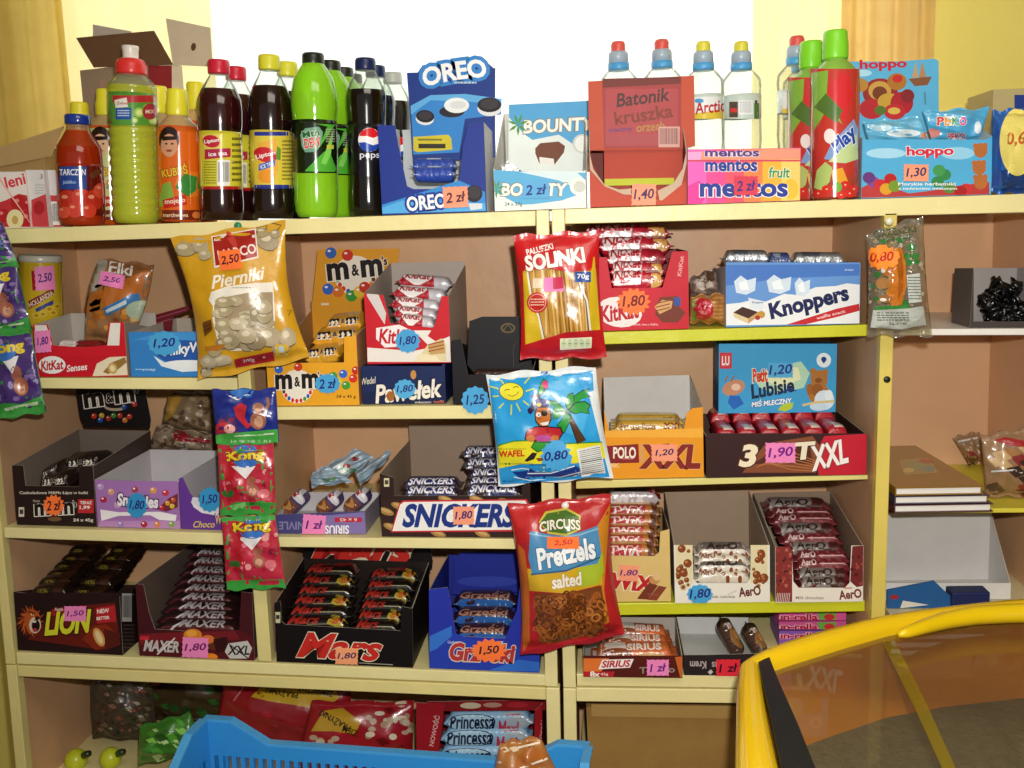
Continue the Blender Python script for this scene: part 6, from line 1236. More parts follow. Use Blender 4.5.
for k in range(30): blob(a, r.uniform(300, 510), r.uniform(385, 580), r.uniform(24, 42), r.uniform(18, 32), CK, r, '#7a6a50')
for x, y, rx, ry in ((510, 540, 60, 46), (590, 540, 38, 44), (455, 560, 44, 36), (420, 535, 40, 36), (345, 560, 40, 34), (560, 590, 40, 24), (300, 640, 50, 26), (250, 650, 34, 34), (280, 600, 30, 24), (240, 690, 26, 22)): blob(a, x, y, rx, ry, CK, r, '#6e5c40')
a.poly([(225, 480), (262, 465), (268, 510), (235, 540)], '#7a4a20').line([(228, 500), (264, 485)], 4, '#3a2414').line([(230, 515), (266, 500)], 4, '#3a2414').poly([(240, 580), (330, 570), (300, 600), (240, 600)], '#b87828')
a.poly([(362, 636), (528, 602), (536, 642), (370, 672)], '#a02024').text('200g', 425, 642, 50, 18, '#e8d8d0', rot=10).text('e', 490, 630, 12, 14, '#e8d8d0').rect(538, 572, 594, 622, '#d8b040').rect(553, 580, 574, 606, '#b8d4d8').line([(585, 430), (605, 425), (590, 450)], 3, '#4a3414').line([(455, 75), (500, 62), (495, 85)], 4, '#4a3414').line([(520, 55), (560, 65), (545, 85)], 4, '#4a3414')
rb = bg.make('hanging_gingerbread_bag', 'golden yellow gingerbread bag with clear window pinned to the top board', 'gingerbread bag', '#d2a024', a, 'foil')
sticker(rb, bg.fn(), *Z25(345, 212), 22, 20, 'orange', '2,50', rot=6, ink='#5a2038', curved=4, tw=.85, th=.5, off=.0035)
pin(rb, *Z25(376, 68), -.001, '#2c8a68')
# --- pretzel-stick bag
bg = Bag(q(Z7, (127, 98), (458, 78), (487, 566), (155, 572)), -.028, .022, crimp=(.05, .05), side=.035, seed=5)
a = Art(Z7)
a.poly([(170, 200), (440, 180), (462, 470), (175, 520)], '#d8b428').poly([(180, 220), (420, 215), (432, 470), (230, 495), (225, 420), (190, 300)], '#c89a48')
for k in range(46):
    x = 196+k*5.0+r.uniform(-3, 3); x2 = x+r.uniform(-12, 30)*.4+18; a.line([(x, 225+r.uniform(0, 8)), ((x+x2)/2+r.uniform(-6, 6), 350), (x2, 478+r.uniform(-8, 8))], r.uniform(4, 7), r.choice(['#c8963c', '#a8742c', '#dcb468', '#8e5e20', '#e0c080', '#b88434']))
a.poly([(165, 235), (180, 235), (192, 310), (226, 400), (245, 500), (175, 520)], '#d8b828').line([(182, 235), (194, 320), (226, 410), (244, 498)], 7, '#eee8d8').line([(188, 240), (200, 320), (230, 408), (248, 490)], 2.5, '#3a4a80')
a.poly([(424, 225), (445, 225), (462, 470), (424, 475), (420, 380)], '#d8b828').line([(380, 270), (412, 350), (425, 470)], 7, '#eee8d8').line([(374, 270), (406, 350), (418, 470)], 2.5, '#3a4a80')
a.poly([(127, 95), (300, 78), (460, 74), (440, 150), (428, 232), (340, 236), (250, 222), (175, 232), (150, 190)], '#c81c24').poly([(150, 545), (175, 515), (240, 495), (330, 468), (462, 458), (490, 570), (155, 578)], '#b81c26')
a.text('PALUSZKI', 230, 150, 105, 24, '#f4ece4', rot=14, bold=.05).text('SOLINKI', 288, 188, 230, 62, '#f6f0e8', rot=9, bold=.08, out='#8a1018', ow=.03)
a.rect(364, 236, 426, 276, '#2a54a0').text('70g', 396, 256, 46, 24, '#f0f0f4', bold=.03).ell(220, 355, 40, 40, '#c8302c').ring(220, 355, 34, 34, 3, '#e8b0a0').lines(195, 340, 246, 372, 3, '#f0c8b0')
a.rect(203, 262, 240, 300, '#e0ccb0')
a.poly([(308, 492), (430, 486), (428, 528), (308, 536)], '#e8e4c8')
for k in range(5): a.ell(322+k*23, 511-k*.8, 9, 17, '#c8d8b0').line([(315+k*23, 512), (329+k*23, 511)], 2, '#5a7a50')
rb = bg.make('hanging_snack_bag', 'red and yellow pretzel-stick bag hanging between the two shelf units', 'snack bag', '#c81c24', a, 'foil')
sticker(rb, bg.fn(), *Z7(292, 286), 25, 14, 'pink', '', curved=4, off=.003)
mb = MB(); Art(Z7).poly([(280, 258), (318, 256), (320, 300), (282, 304)], '#c83058').paint(mb, bg.fn(), 'card', step=4, off0=.0036); mb.build('sticker_mark', rb)
# --- island-print wafer bag
bg = Bag(q(Z24, (35, 85), (683, 35), (788, 688), (108, 745)), -.028, .02, crimp=(.05, .04), side=.02, seed=9)
a = Art(Z24); SKY = '#2ca0dc'
a.poly([(52, 112), (665, 62), (672, 180), (640, 190), (765, 690), (122, 735)], SKY)
a.poly([(400, 100), (560, 90), (640, 300), (600, 460), (480, 420), (420, 250)], '#48b0e4')
for x0, y0, x1, y1 in ((110, 100, 140, 140), (60, 155, 110, 170), (75, 215, 110, 212), (140, 255, 112, 285), (186, 262, 184, 325), (215, 255, 238, 302), (255, 240, 290, 268), (270, 185, 318, 168), (262, 138, 300, 95)): a.line([(x0, y0), (x1, y1)], 8, '#d8d84a')
a.ell(186, 186, 74, 55, '#5a5a18', rot=8).ell(186, 186, 70, 51, '#e8e03c', rot=8).line([(145, 180), (160, 172), (176, 176)], 5, '#7a5a18').line([(195, 162), (212, 156), (228, 160)], 5, '#7a5a18').line([(165, 206), (190, 214), (215, 204), (228, 186)], 5, '#b8782c')
a.poly([(105, 500), (200, 475), (330, 470), (480, 490), (720, 480), (730, 520), (700, 640), (400, 640), (112, 640)], '#2a8a3c').poly([(105, 508), (200, 482), (330, 478), (470, 498), (722, 488), (735, 540), (740, 580), (600, 640), (400, 660), (112, 645)], '#e6dc2e')
a.poly([(112, 640), (240, 615), (300, 650), (420, 655), (560, 610), (735, 580), (765, 690), (122, 735)], '#3098d4').poly([(190, 660), (270, 655), (300, 640), (330, 662), (420, 660), (560, 620), (590, 640), (585, 680), (380, 705), (240, 700)], '#1c3c8a').line([(185, 650), (250, 640), (290, 645), (280, 670), (420, 668), (560, 625)], 7, '#e0ecf4').line([(200, 690), (300, 712), (480, 690), (600, 660)], 6, '#d8ecf4').lines(135, 712, 370, 735, 2, '#1c4a8a')
# palm
a.line([(520, 315), (560, 400), (600, 485)], [24, 38, 58], '#2a1c14').line([(522, 315), (562, 400), (600, 485)], [16, 30, 48], '#5a3c28')
for pts in ([(515, 300), (450, 240), (400, 235), (415, 270), (440, 260), (420, 330), (460, 300), (450, 350), (500, 320)], [(515, 300), (540, 220), (600, 180), (650, 165), (630, 200), (655, 215), (600, 230), (580, 260)], [(515, 300), (560, 250), (620, 240), (655, 265), (640, 290), (650, 320), (600, 310), (560, 320)], [(515, 300), (480, 350), (450, 390), (480, 400), (470, 440), (500, 430), (530, 370), (540, 330)], [(515, 300), (430, 300), (430, 350), (470, 340)], [(515, 300), (500, 250), (520, 200), (550, 190), (560, 230), (545, 270)]):
    a.poly(pts, '#143c18'); cx = sum(p[0] for p in pts)/len(pts); cy = sum(p[1] for p in pts)/len(pts); a.poly([(cx+(x-cx)*.86, cy+(y-cy)*.86) for x, y in pts], '#2e9a40')
# parrot
a.poly([(340, 215), (350, 150), (375, 108), (400, 125), (402, 160), (372, 200), (350, 225)], '#1c5a28').poly([(346, 208), (356, 152), (376, 116), (392, 132), (370, 190)], '#44a848').ell(386, 145, 18, 24, '#d83880').ell(380, 75, 20, 18, '#2858a0').ell(380, 75, 9, 8, '#8ab0d8').poly([(300, 210), (345, 200), (350, 220), (310, 225)], '#8a2c50')
# sailor with bandana and eye patch
a.poly([(262, 465), (275, 410), (330, 390), (420, 392), (480, 398), (492, 430), (470, 470), (440, 480), (420, 465), (330, 480), (290, 480)], '#1c1010').poly([(270, 460), (282, 415), (332, 396), (420, 398), (474, 404), (484, 430), (462, 468), (330, 474)], '#c02c34')
a.ell(300, 462, 26, 20, '#c87838').ell(440, 462, 26, 20, '#c87838').ell(375, 462, 46, 22, '#b8489a').poly([(300, 515), (320, 480), (420, 480), (400, 520), (340, 545)], '#1c5a20').poly([(306, 512), (325, 486), (412, 486), (392, 516), (342, 538)], '#3a9a38').poly([(262, 595), (310, 545), (338, 550), (320, 585), (280, 600)], '#2a2220').poly([(330, 580), (380, 575), (390, 592), (345, 598)], '#8a4a24')
a.poly([(322, 310), (340, 270), (415, 275), (424, 350), (400, 395), (350, 392), (326, 360)], '#1c100a').poly([(328, 312), (344, 278), (410, 282), (418, 348), (398, 389), (354, 386), (332, 356)], '#c87838').poly([(355, 372), (408, 360), (404, 380), (372, 386)], '#f0ece4').ell(346, 322, 15, 13, '#f0ece8').ell(348, 323, 5, 5, '#101010').ell(380, 315, 20, 16, '#201414').line([(340, 300), (420, 300)], 4, '#201414').ell(350, 345, 14, 10, '#b0642c')
a.poly([(280, 290), (300, 275), (310, 235), (350, 222), (400, 235), (412, 280), (380, 275), (330, 285), (300, 320), (285, 310)], '#241850').poly([(312, 278), (318, 240), (350, 228), (394, 240), (404, 274), (350, 270)], '#3c3488').ell(350, 262, 14, 12, '#d8c83c')
a.text('WAFEL', 187, 552, 152, 38, '#c83c1c', rot=2, bold=.06, out='#e8c82e').text('BEZ KONSERWANTÓW', 190, 524, 170, 10, '#8a7a1c').text('WAFEL BEZ KONSERWANTÓW', 215, 612, 200, 9, '#7a6a1c')
a.poly([(572, 528), (708, 500), (742, 668), (600, 690)], '#e8e8e4')
for k in range(13): a.line([(586+k*1.7, 540+k*11), (708+k*2.2, 514+k*11.4)], 4 if k not in (5, 6) else 7, '#8a8e90' if k % 3 else '#5a5e60')
rb = bg.make('hanging_wafer_bag', 'sky-blue wafer bag with smiling sun, palm and eye-patched sailor', 'wafer bag', '#dfe4e6', a, 'foil')
sticker(rb, bg.fn(), *Z24(450, 565), 29, 29, 'blue', '0,80', shape='round', ink='#282880', curved=4, tw=.82, th=.36, off=.0035, rot=2)
# --- pretzel bag
bg = Bag(q(Z17, (375, 95), (772, 55), (825, 592), (425, 672)), -.036, .034, crimp=(.04, .06), side=.055, seed=13)
a = Art(Z17)
a.poly([(375, 95), (772, 55), (760, 130), (720, 170), (640, 190), (480, 215), (420, 250), (400, 170)], '#b82428').poly([(420, 250), (480, 215), (480, 300), (450, 330)], '#a82830').poly([(415, 245), (440, 270), (458, 400), (460, 620), (435, 660), (430, 520)], '#c06828').poly([(720, 175), (770, 90), (745, 200), (745, 420), (765, 545), (735, 560), (730, 380)], '#c88428')
a.poly([(450, 340), (600, 350), (735, 280), (740, 400), (600, 435), (460, 425)], '#d0a828').poly([(640, 350), (740, 280), (745, 350), (720, 400), (650, 410)], '#a8b834')
a.poly([(462, 195), (560, 212), (650, 200), (720, 175), (735, 280), (720, 320), (620, 340), (470, 365), (455, 300)], '#4c8cb8').line([(458, 205), (560, 222), (650, 210), (722, 186)], 6, '#8ab8d0').line([(465, 362), (600, 348), (730, 296)], 6, '#2c5c84')
a.poly([(480, 432), (600, 436), (735, 405), (745, 480), (745, 560), (700, 590), (560, 625), (500, 625), (490, 540)], '#7a4422')
for k in range(150):
    x, y = r.uniform(492, 738), r.uniform(438, 612)
    if y > 625-(x-492)*.16: continue
    a.ring(x, y, r.uniform(16, 27), r.uniform(12, 21), r.uniform(5, 8), r.choice(['#8a4c22', '#a8622c', '#6a3818', '#b87638', '#5a2e14', '#9a5626']), rot=r.uniform(0, 180), n=10)
a.poly([(420, 660), (520, 635), (640, 620), (720, 600), (760, 550), (825, 595), (760, 630), (640, 640), (540, 665), (430, 680)], '#a01c28').poly([(375, 95), (470, 85), (470, 150), (430, 190), (400, 170)], '#c02a2c')
a.poly([(495, 160), (520, 120), (600, 105), (655, 135), (655, 190), (600, 215), (530, 205)], '#c8b848').poly([(500, 165), (525, 128), (600, 114), (648, 140), (648, 185), (600, 206), (535, 198)], '#4a7028').text('CIRCUSS', 576, 178, 158, 40, '#eee8d4', rot=3, bold=.05, out='#2c3c18', ow=.05, arc=.25)
a.text('Pretzels', 598, 282, 228, 84, '#eef0f0', rot=12, bold=.06, shear=.12, out='#3a6a8c', ow=.04, arc=0).text('salted', 602, 385, 118, 52, '#eee8d8', rot=8, bold=.05, shear=.12, out='#a8842c', ow=.03)
rb = bg.make('hanging_pretzel_bag', 'big red and orange pretzel bag with clear lower window hanging by the lower shelves', 'snack bag', '#b8282c', a, 'foil')
sticker(rb, bg.fn(), *Z17(588, 238), 32, 12, 'orange', '2,50', curved=4, off=.0035, ink='#d03838', tw=.6, th=.5)
pin(rb, *Z17(596, 98), -.042, '#e8e4dc')
# --- clear nut bag with squirrel
bg = Bag(q(Z9, (92, 118), (290, 52), (322, 476), (95, 474)), -.03, .024, crimp=(.05, .06), side=.03, seed=17)
a = Art(Z9)
for k in range(36): x, y = r.uniform(85, 290), r.uniform(130, 450); a.ell(x, y, r.uniform(5, 11), r.uniform(4, 8), r.choice(['#b89868b0', '#c8b080b0', '#a89068a0', '#d0c090a0', '#e0dcc8a0']), rot=r.uniform(0, 180), n=9)
a.text('ORZESZKI', 190, 110, 150, 24, '#4a5a40', rot=8, bold=.03).text('ZIEMNE', 190, 135, 130, 18, '#4a5a40', rot=8, bold=.03)
for x, y, s_ in ((248, 165, 28), (262, 195, 24), (235, 195, 22), (240, 218, 24), (268, 215, 18), (130, 260, 20), (110, 300, 18), (228, 358, 20), (125, 345, 16), (210, 140, 20), (150, 145, 16)): a.ell(x, y, s_*.6, s_*.5, '#3a7a38')
a.poly([(190, 170), (215, 165), (228, 220), (232, 300), (215, 365), (180, 372), (160, 330), (175, 280), (165, 240)], '#c87828').poly([(195, 190), (212, 188), (220, 240), (218, 320), (200, 350), (205, 280)], '#a85c1c').ell(165, 250, 20, 16, '#b8763c').ell(150, 290, 26, 20, '#b0804c').ell(160, 345, 24, 14, '#a06a38').ell(150, 245, 8, 10, '#e8e0d0').ell(150, 348, 12, 6, '#e8e4d8').poly([(120, 372), (240, 366), (242, 378), (118, 384)], '#3a8a40')
a.poly([(232, 262), (278, 255), (285, 355), (240, 360)], '#c8ccc4').lines(236, 268, 282, 352, 8, '#6a706c').poly([(115, 385), (240, 378), (290, 370), (300, 435), (210, 452), (105, 445)], '#c0c4bc').lines(128, 392, 240, 425, 4, '#5a605c').text('Squirrel', 200, 432, 60, 14, '#5a605c')
rb = bg.make('hanging_nut_bag', 'clear peanut bag printed with an orange squirrel hanging on the yellow post', 'nut bag', '#e4e0d020', a, 'clearbag', back='#d8d0b814')
sticker(rb, bg.fn(), *Z9(143, 200), 33, 23, '#ff9030', '0,80', shape='star', ink='#b82828', curved=4, off=.004, tw=.72, th=.48)
pin(rb, *Z9(172, 74), -.034, '#e4dcc4')
# --- strips of fruit sachets
def fruit(a, z_, x0, x1, y0, y1, bgc, seed, c1):
    q_ = random.Random(seed)
    for k in range(38):
        x, y = q_.uniform(x0, x1), q_.uniform(y0, y1); a.ell(x, y, q_.uniform(6, 15), q_.uniform(6, 13), q_.choice(c1), n=9)
# red and blue strip
S = [q(Z11, (42, 35), (265, 30), (276, 220), (60, 226)), q(Z11, (62, 226), (258, 220), (266, 466), (72, 476)), q(Z11, (75, 474), (262, 468), (300, 725), (95, 733))]
root = None
for i, cor in enumerate(S):
    bg = Bag(cor, -.028+.001*i, .009, crimp=(.08, .1), seed=70+i, puff=.4); a = Art(Z11)
    if i == 0:
        a.poly([(42, 30), (265, 25), (272, 185), (55, 195)], '#24348c'); fruit(a, Z11, 60, 130, 130, 195, '', 1, ['#3c2c70', '#542a6c', '#8a3050']); a.ell(80, 165, 24, 18, '#c83040').ell(105, 170, 20, 16, '#e8b0a8')
        a.poly([(75, 30), (190, 30), (180, 58), (140, 68), (90, 55)], '#3a7ac8').line([(75, 40), (130, 66), (190, 42)], 8, '#e8e8e0').poly([(118, 95), (145, 78), (165, 90), (158, 130), (170, 150), (190, 150), (165, 170), (130, 130)], '#c83040')
        a.ell(205, 95, 20, 17, '#a06a50').ell(205, 140, 28, 32, '#a86c54').ell(207, 145, 16, 20, '#d8a888').ell(206, 103, 12, 7, '#d8a888').line([(225, 120), (240, 85), (238, 60)], 11, '#a06a50')
        a.poly([(52, 190), (120, 184), (272, 170), (278, 222), (58, 228)], '#4aa848').text('STRAWBERRY-GRAPE FLAVOUR', 185, 212, 150, 10, '#d8ecd0').line([(120, 195), (260, 186)], 5, '#d8e8c8')
    else:
        oy = 0 if i == 1 else 248; ox = 0 if i == 1 else 22
        a.poly([(c[0], c[1]) for c in [((cor[k][0]-200)*3.49, (cor[k][1]-380)*3.49) for k in range(4)]], '#c02c44'); fruit(a, Z11, 80+ox, 245+ox, 260+oy, 420+oy, '', 2+i, ['#d85868', '#a82038', '#e07a88', '#b83048', '#8a1c30', '#e8a0a0'])
        a.poly([(75+ox, 240+oy), (150+ox, 235+oy), (120+ox, 330+oy), (140+ox, 420+oy), (95+ox, 420+oy)], '#b81c30').poly([(110+ox, 300+oy), (195+ox, 300+oy), (160+ox, 345+oy)], '#f0ecec').ell(160+ox, 282+oy, 42, 24, '#3a78c8').ell(160+ox, 240+oy, 40, 13, '#3a78c8').text('Little', 165+ox, 240+oy, 50, 14, '#e8c83c', bold=.03).text('Kong', 160+ox, 266+oy, 132, 42, '#e8cc30', rot=5, bold=.08, out='#7a3a18', ow=.06)
        a.ell(180+ox, 350+oy, 16, 14, '#a86450').ell(184+ox, 385+oy, 22, 22, '#a86450').ell(184+ox, 388+oy, 13, 14, '#d8a088').ell(225+ox, 395+oy, 20, 16, '#d8707a').ell(100+ox, 395+oy, 20, 14, '#3a7038')
        if i == 1: a.poly([(72, 450), (130, 425), (160, 440), (262, 428), (268, 470), (74, 480)], '#3c9c40').poly([(100, 440), (160, 425), (170, 445), (120, 455)], '#88c878')
        else: a.poly([(92, 700), (290, 695), (302, 726), (96, 735)], '#3ea044').poly([(70, 478), (262, 470), (262, 488), (78, 495)], '#4aa850')
    if root is None: root = empty('hanging_sachet_strip', bg.o, 'strip of three fruit sachets, blue above two red, hanging over the divider', 'sachet strip')
    mb = bg.mesh('#3ea044' if i else '#24348c', a, 'foil', nu=16, nv=20, step=5); d = bg.o-root.location; mb.v = [tuple(Vector(v)+d) for v in mb.v]; mb.build('sachet', root, ('blue sachet at the top' if i == 0 else 'red sachet, %s of the strip' % ('middle' if i == 1 else 'bottom')))
# violet strip at the edge of the photo
S = [[(-47, 218), (2, 221), (19, 266), (-36, 274)], [(-40, 268), (15, 259), (32, 331), (-24, 340)], [(-26, 336), (30, 328), (46, 412), (-10, 421)]]
root = None
for i, cor in enumerate(S):
    bg = Bag(cor, -.03+.001*i, .009, crimp=(.06, .1), seed=80+i, puff=.4); z = lambda u, v, c=cor: ((c[0][0]*(1-u)+c[1][0]*u)*(1-v)+(c[3][0]*(1-u)+c[2][0]*u)*v, (c[0][1]*(1-u)+c[1][1]*u)*(1-v)+(c[3][1]*(1-u)+c[2][1]*u)*v)
    a = Art(z); a.rect(0, 0, 1, 1, '#4a3478'); q_ = random.Random(i)
    for k in range(60): a.ell(q_.uniform(.05, .97), q_.uniform(.1, .85), q_.uniform(.03, .07), q_.uniform(.02, .05), q_.choice(['#6a5098', '#38246a', '#8a70b0', '#503080', '#a890c8']), n=8)
    a.ell(.62, .5, .1, .09, '#a06050').ell(.66, .66, .13, .11, '#b06a50').ell(.66, .68, .08, .07, '#d8a890').poly([(.4, .3), (.72, .3), (.55, .5)], '#ece8ec').ell(.45, .24, .24, .1, '#3a78c8').text('Kong', .5, .2, .7, .16, '#e8cc30', bold=.08, out='#5a3018', ow=.0) if i else a.poly([(.5, .2), (.8, .3), (.9, .6), (.5, .5)], '#6a80b8')
    a.poly([(0, .86), (.3, .82), (.6, .86), (1, .8), (1, 1), (0, 1)], '#3e9c44').poly([(.3, .88), (.9, .86), (.9, .9), (.3, .92)], '#c8e0b8')
    if i: a.rect(0, 0, 1, .06, '#4aa850')
    if root is None: root = empty('hanging_sachet_strip', bg.o, 'strip of violet fruit sachets with green ends hanging at the unit post', 'sachet strip')
    mb = bg.mesh('#3e9c44', a, 'foil', nu=14, nv=18, step=5); d = bg.o-root.location; mb.v = [tuple(Vector(v)+d) for v in mb.v]; mb.build('sachet', root)
# ================================================================== base level
L5z = lambda X: L5(X)
def lemon(xc, yc, rr, lab):
    Y = .115; zz = L5(P(xc, 780, Y).x)+.001; X = X_at(xc, Y, zz+.02); d = (Vector((X, Y, zz))-CAM).dot(FW); R_ = rr*d/FPX
    root = empty('lemon_bottle', Vector((X, Y, zz)), lab, 'lemon juice bottle', 'lemon bottles on the base shelf'); n = 14
    zt = Z_at(yc-rr, X, Y)-zz
    MB().lathe([(R_*.35, 0)]+[(R_*math.cos(t)*1.0, zt-R_*.98+R_*1.02*math.sin(t)) for t in [math.radians(-70+160*i/n) for i in range(n)]]+[(.002, zt+.001)], 24, '#c4cc30', 'plastic').build('body', root)
    c = Vector((R_*.9, -.004, zt-R_*.4)); MB().tube([c, c+Vector((.007, -.002, .004)), c+Vector((.013, -.002, .006))], [.006, .006, .0045], '#26381c', 'plastic', 12).build('cap', root)
lemon(75.5, 761, 11, 'yellow-green lemon-shaped bottle nearer the left post on the base shelf')
lemon(110.5, 759, 10.5, 'yellow-green lemon-shaped bottle nearer the green sweet bag on the base shelf')
def heap(name, lab, cor, Y, T, base, m, seed, cols, n, cat, extra=None, alpha=None, back=None, group=None):
    bg = Bag(cor, Y, T, seed=seed, crimp=(.05, .05)); a = Art(); q_ = random.Random(seed)
    for k in range(n):
        t, s_ = q_.uniform(.06, .94), q_.uniform(.08, .92); x = (cor[0][0]*(1-t)+cor[1][0]*t)*(1-s_)+(cor[3][0]*(1-t)+cor[2][0]*t)*s_; y = (cor[0][1]*(1-t)+cor[1][1]*t)*(1-s_)+(cor[3][1]*(1-t)+cor[2][1]*t)*s_
        w_ = q_.uniform(1.5, 5)*(1.5 if m == 'foil' else 1); a.poly([(x-w_, y-w_*.3), (x+w_*.2, y-w_*.6), (x+w_, y+w_*.2), (x-w_*.1, y+w_*.6)], q_.choice(cols))
    if extra: extra(a)
    rt = bg.make(name, lab, cat, base, a, m, back=back or base, group=group)
    if Y > 0: rest(rt, L5, .007)
    return rt, bg
heap('sweet_bag', 'crinkled clear bag of mixed sweets behind the lemon bottles', [(92, 678), (152, 690), (160, 756), (94, 752)], .19, .03, '#8a7c6848', 'clearbag', 91, ['#6a5440b0', '#4a3c30b0', '#b08878a0', '#8a7a60a0', '#a86050a0', '#c8c4b0a0', '#3a4a30b0'], 70, 'sweet bag', back='#4a3e3270')
heap('sweet_bag', 'bright green sweet bag lying behind the blue crate corner', [(140, 726), (190, 712), (204, 750), (138, 766)], .07, .02, '#3c7a2c', 'foil', 92, ['#58a83c', '#2c5c24', '#88c858', '#4a9038', '#b8d890'], 26, 'sweet bag')
heap('sweet_bag', 'dark green and brown sweet bag above the bright green one', [(150, 694), (222, 690), (228, 742), (148, 738)], .27, .024, '#4a3c24', 'foil', 93, ['#2c5828', '#3a7030', '#5a3a28', '#402c20', '#2a4420'], 30, 'sweet bag', lambda a: a.poly([(150, 694), (166, 690), (162, 706), (148, 704)], '#a83830').text('lizaki', 155, 698, 14, 5, '#e8c8b0'))
Z19a = Z19
def popc(name, lab, cor, Y, seed, ex):
    return heap(name, lab, cor, Y, .03, '#9c1c28', 'foil', seed, ['#8a1420', '#b02838', '#701018'], 12, 'popcorn bag', ex, group='red crisp bags on the base shelf')
def ex1(a):
    a2 = Art(Z18); a2.poly([(860, 235), (905, 190), (980, 175), (1060, 180), (1140, 190), (1160, 240), (1100, 280), (1000, 262), (920, 250)], '#c8a428').text('PRAŻYNKI', 965, 225, 110, 26, '#2c2014', rot=170, bold=.03).text('ZIEMNIACZANE', 1080, 215, 120, 22, '#2c2014', rot=170, bold=.03).line([(800, 250), (850, 180)], 5, '#c87880'); a.ops += a2.ops
def ex2(a):
    a2 = Art(Z19); q_ = random.Random(8)
    a2.poly([(100, 300), (140, 235), (200, 225), (260, 270), (240, 310), (170, 300)], '#c0982c').text('PRAŻYNKI', 175, 268, 110, 26, '#2c2014', rot=150, bold=.03).text('ZIEM', 225, 300, 50, 20, '#2c2014', rot=160)
    for k in range(34):
        x, y = q_.choice([(q_.uniform(60, 200), q_.uniform(310, 360)), (q_.uniform(280, 430), q_.uniform(235, 320)), (q_.uniform(250, 400), q_.uniform(185, 215))]); a2.ell(x, y, q_.uniform(8, 18), q_.uniform(7, 13), q_.choice(['#c8b8a0', '#b8a088', '#d8ccb8', '#a88870']), n=8)
    a2.poly([(260, 375), (300, 350), (400, 355), (430, 375)], '#b89030'); a.ops += a2.ops
popc('crisp_bag', 'red crisp bag with upside-down yellow label nearer the green bags', [(226, 692), (352, 696), (350, 762), (214, 752)], .19, 94, ex1)
popc('crisp_bag', 'red crisp bag with pale pieces showing, beside the wafer box', [(312, 704), (414, 704), (412, 782), (292, 784)], .1, 95, ex2)
# box of pale blue wafers
M = FR(L5, 417, 541, .05)
a = Art(Z19); a.poly([(430, 385), (470, 200), (526, 204), (500, 375), (495, 400)], '#9c1c28').text('NOWOŚĆ', 492, 290, 100, 20, '#d8a8a8', rot=78, bold=.03).text('NOWOŚĆ', 838, 290, 70, 16, '#d8a8a8', rot=80, bold=.03)
W = frame_w(M)
r_, f = tray('wafer_box', 'dark red upright box of pale blue wafers beside the crisp bags', 'display box', M, q(Z19, (436, 200), (526, 206), (506, 372), (812, 380), (815, 226), (852, 205)), .12, 703, '#9c1c28', '#8a1822', '#7a1c24', a)
header(r_, M, q(Z19, (470, 198), (850, 190), (850, 225), (520, 228)), .02, '#8a1c24', Art(Z19).ell(610, 210, 34, 10, '#c8b8a0').ell(680, 208, 30, 8, '#b08878').ell(760, 208, 34, 9, '#a82834'), name='top_strip')
PRW = bart('pale_wafer', '#8ab4d8', None, '#fff', extra=lambda a: (a.rect(0, 0, 100, 30, '#94bcdc'), a.poly([(66, 0), (100, 0), (100, 30), (72, 30)], '#a8b4c0'), a.ell(30, 14, 28, 10, '#1c2c50'), a.ell(30, 14, 26, 8.6, '#a8cce4'), a.text('Princessa', 31, 14, 50, 12, '#1c2848', shear=.2, bold=.04), a.text('Maxi', 72, 19, 24, 11, '#b83858', shear=.2, bold=.05), a.line([(70, 7), (86, 5)], 2, '#a84860')), a=.014, b=.015, phi0=-70, phi1=70, crimp=.04)
for i, (x0, x1, y, Y) in enumerate(((508, 806, 362, .02), (520, 808, 304, .024), (530, 812, 254, .028))):
    put_bar('pale_wafer', PRW, M, Z19(x0, 0)[0], Z19(x1, 0)[0], Z19(0, y)[1], Y+.008, 'pale blue wafer with navy script in the dark red box, %s' % ('lowest', 'middle', 'topmost')[i], 'wafer', 'wafers in the dark red box', dy=-1)
# taped kraft carton
M = FR(R6, 590, 742, .05)
f = planemap(M); W = frame_w(M); H = f(660, 706.5).z
r_ = empty('kraft_carton', M, 'closed kraft cardboard carton with shiny tape under the maroon tray', 'carton'); mb = MB()
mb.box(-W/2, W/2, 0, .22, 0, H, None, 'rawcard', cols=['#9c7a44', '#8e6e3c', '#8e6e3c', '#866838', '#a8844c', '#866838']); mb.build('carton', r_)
mb = MB(); Art(Z20).poly([(115, 418), (640, 425), (640, 470), (115, 462)], '#b8965c').paint(mb, f, 'gloss', off0=.0006); mb.build('tape', r_, 'glossy strip of clear tape')
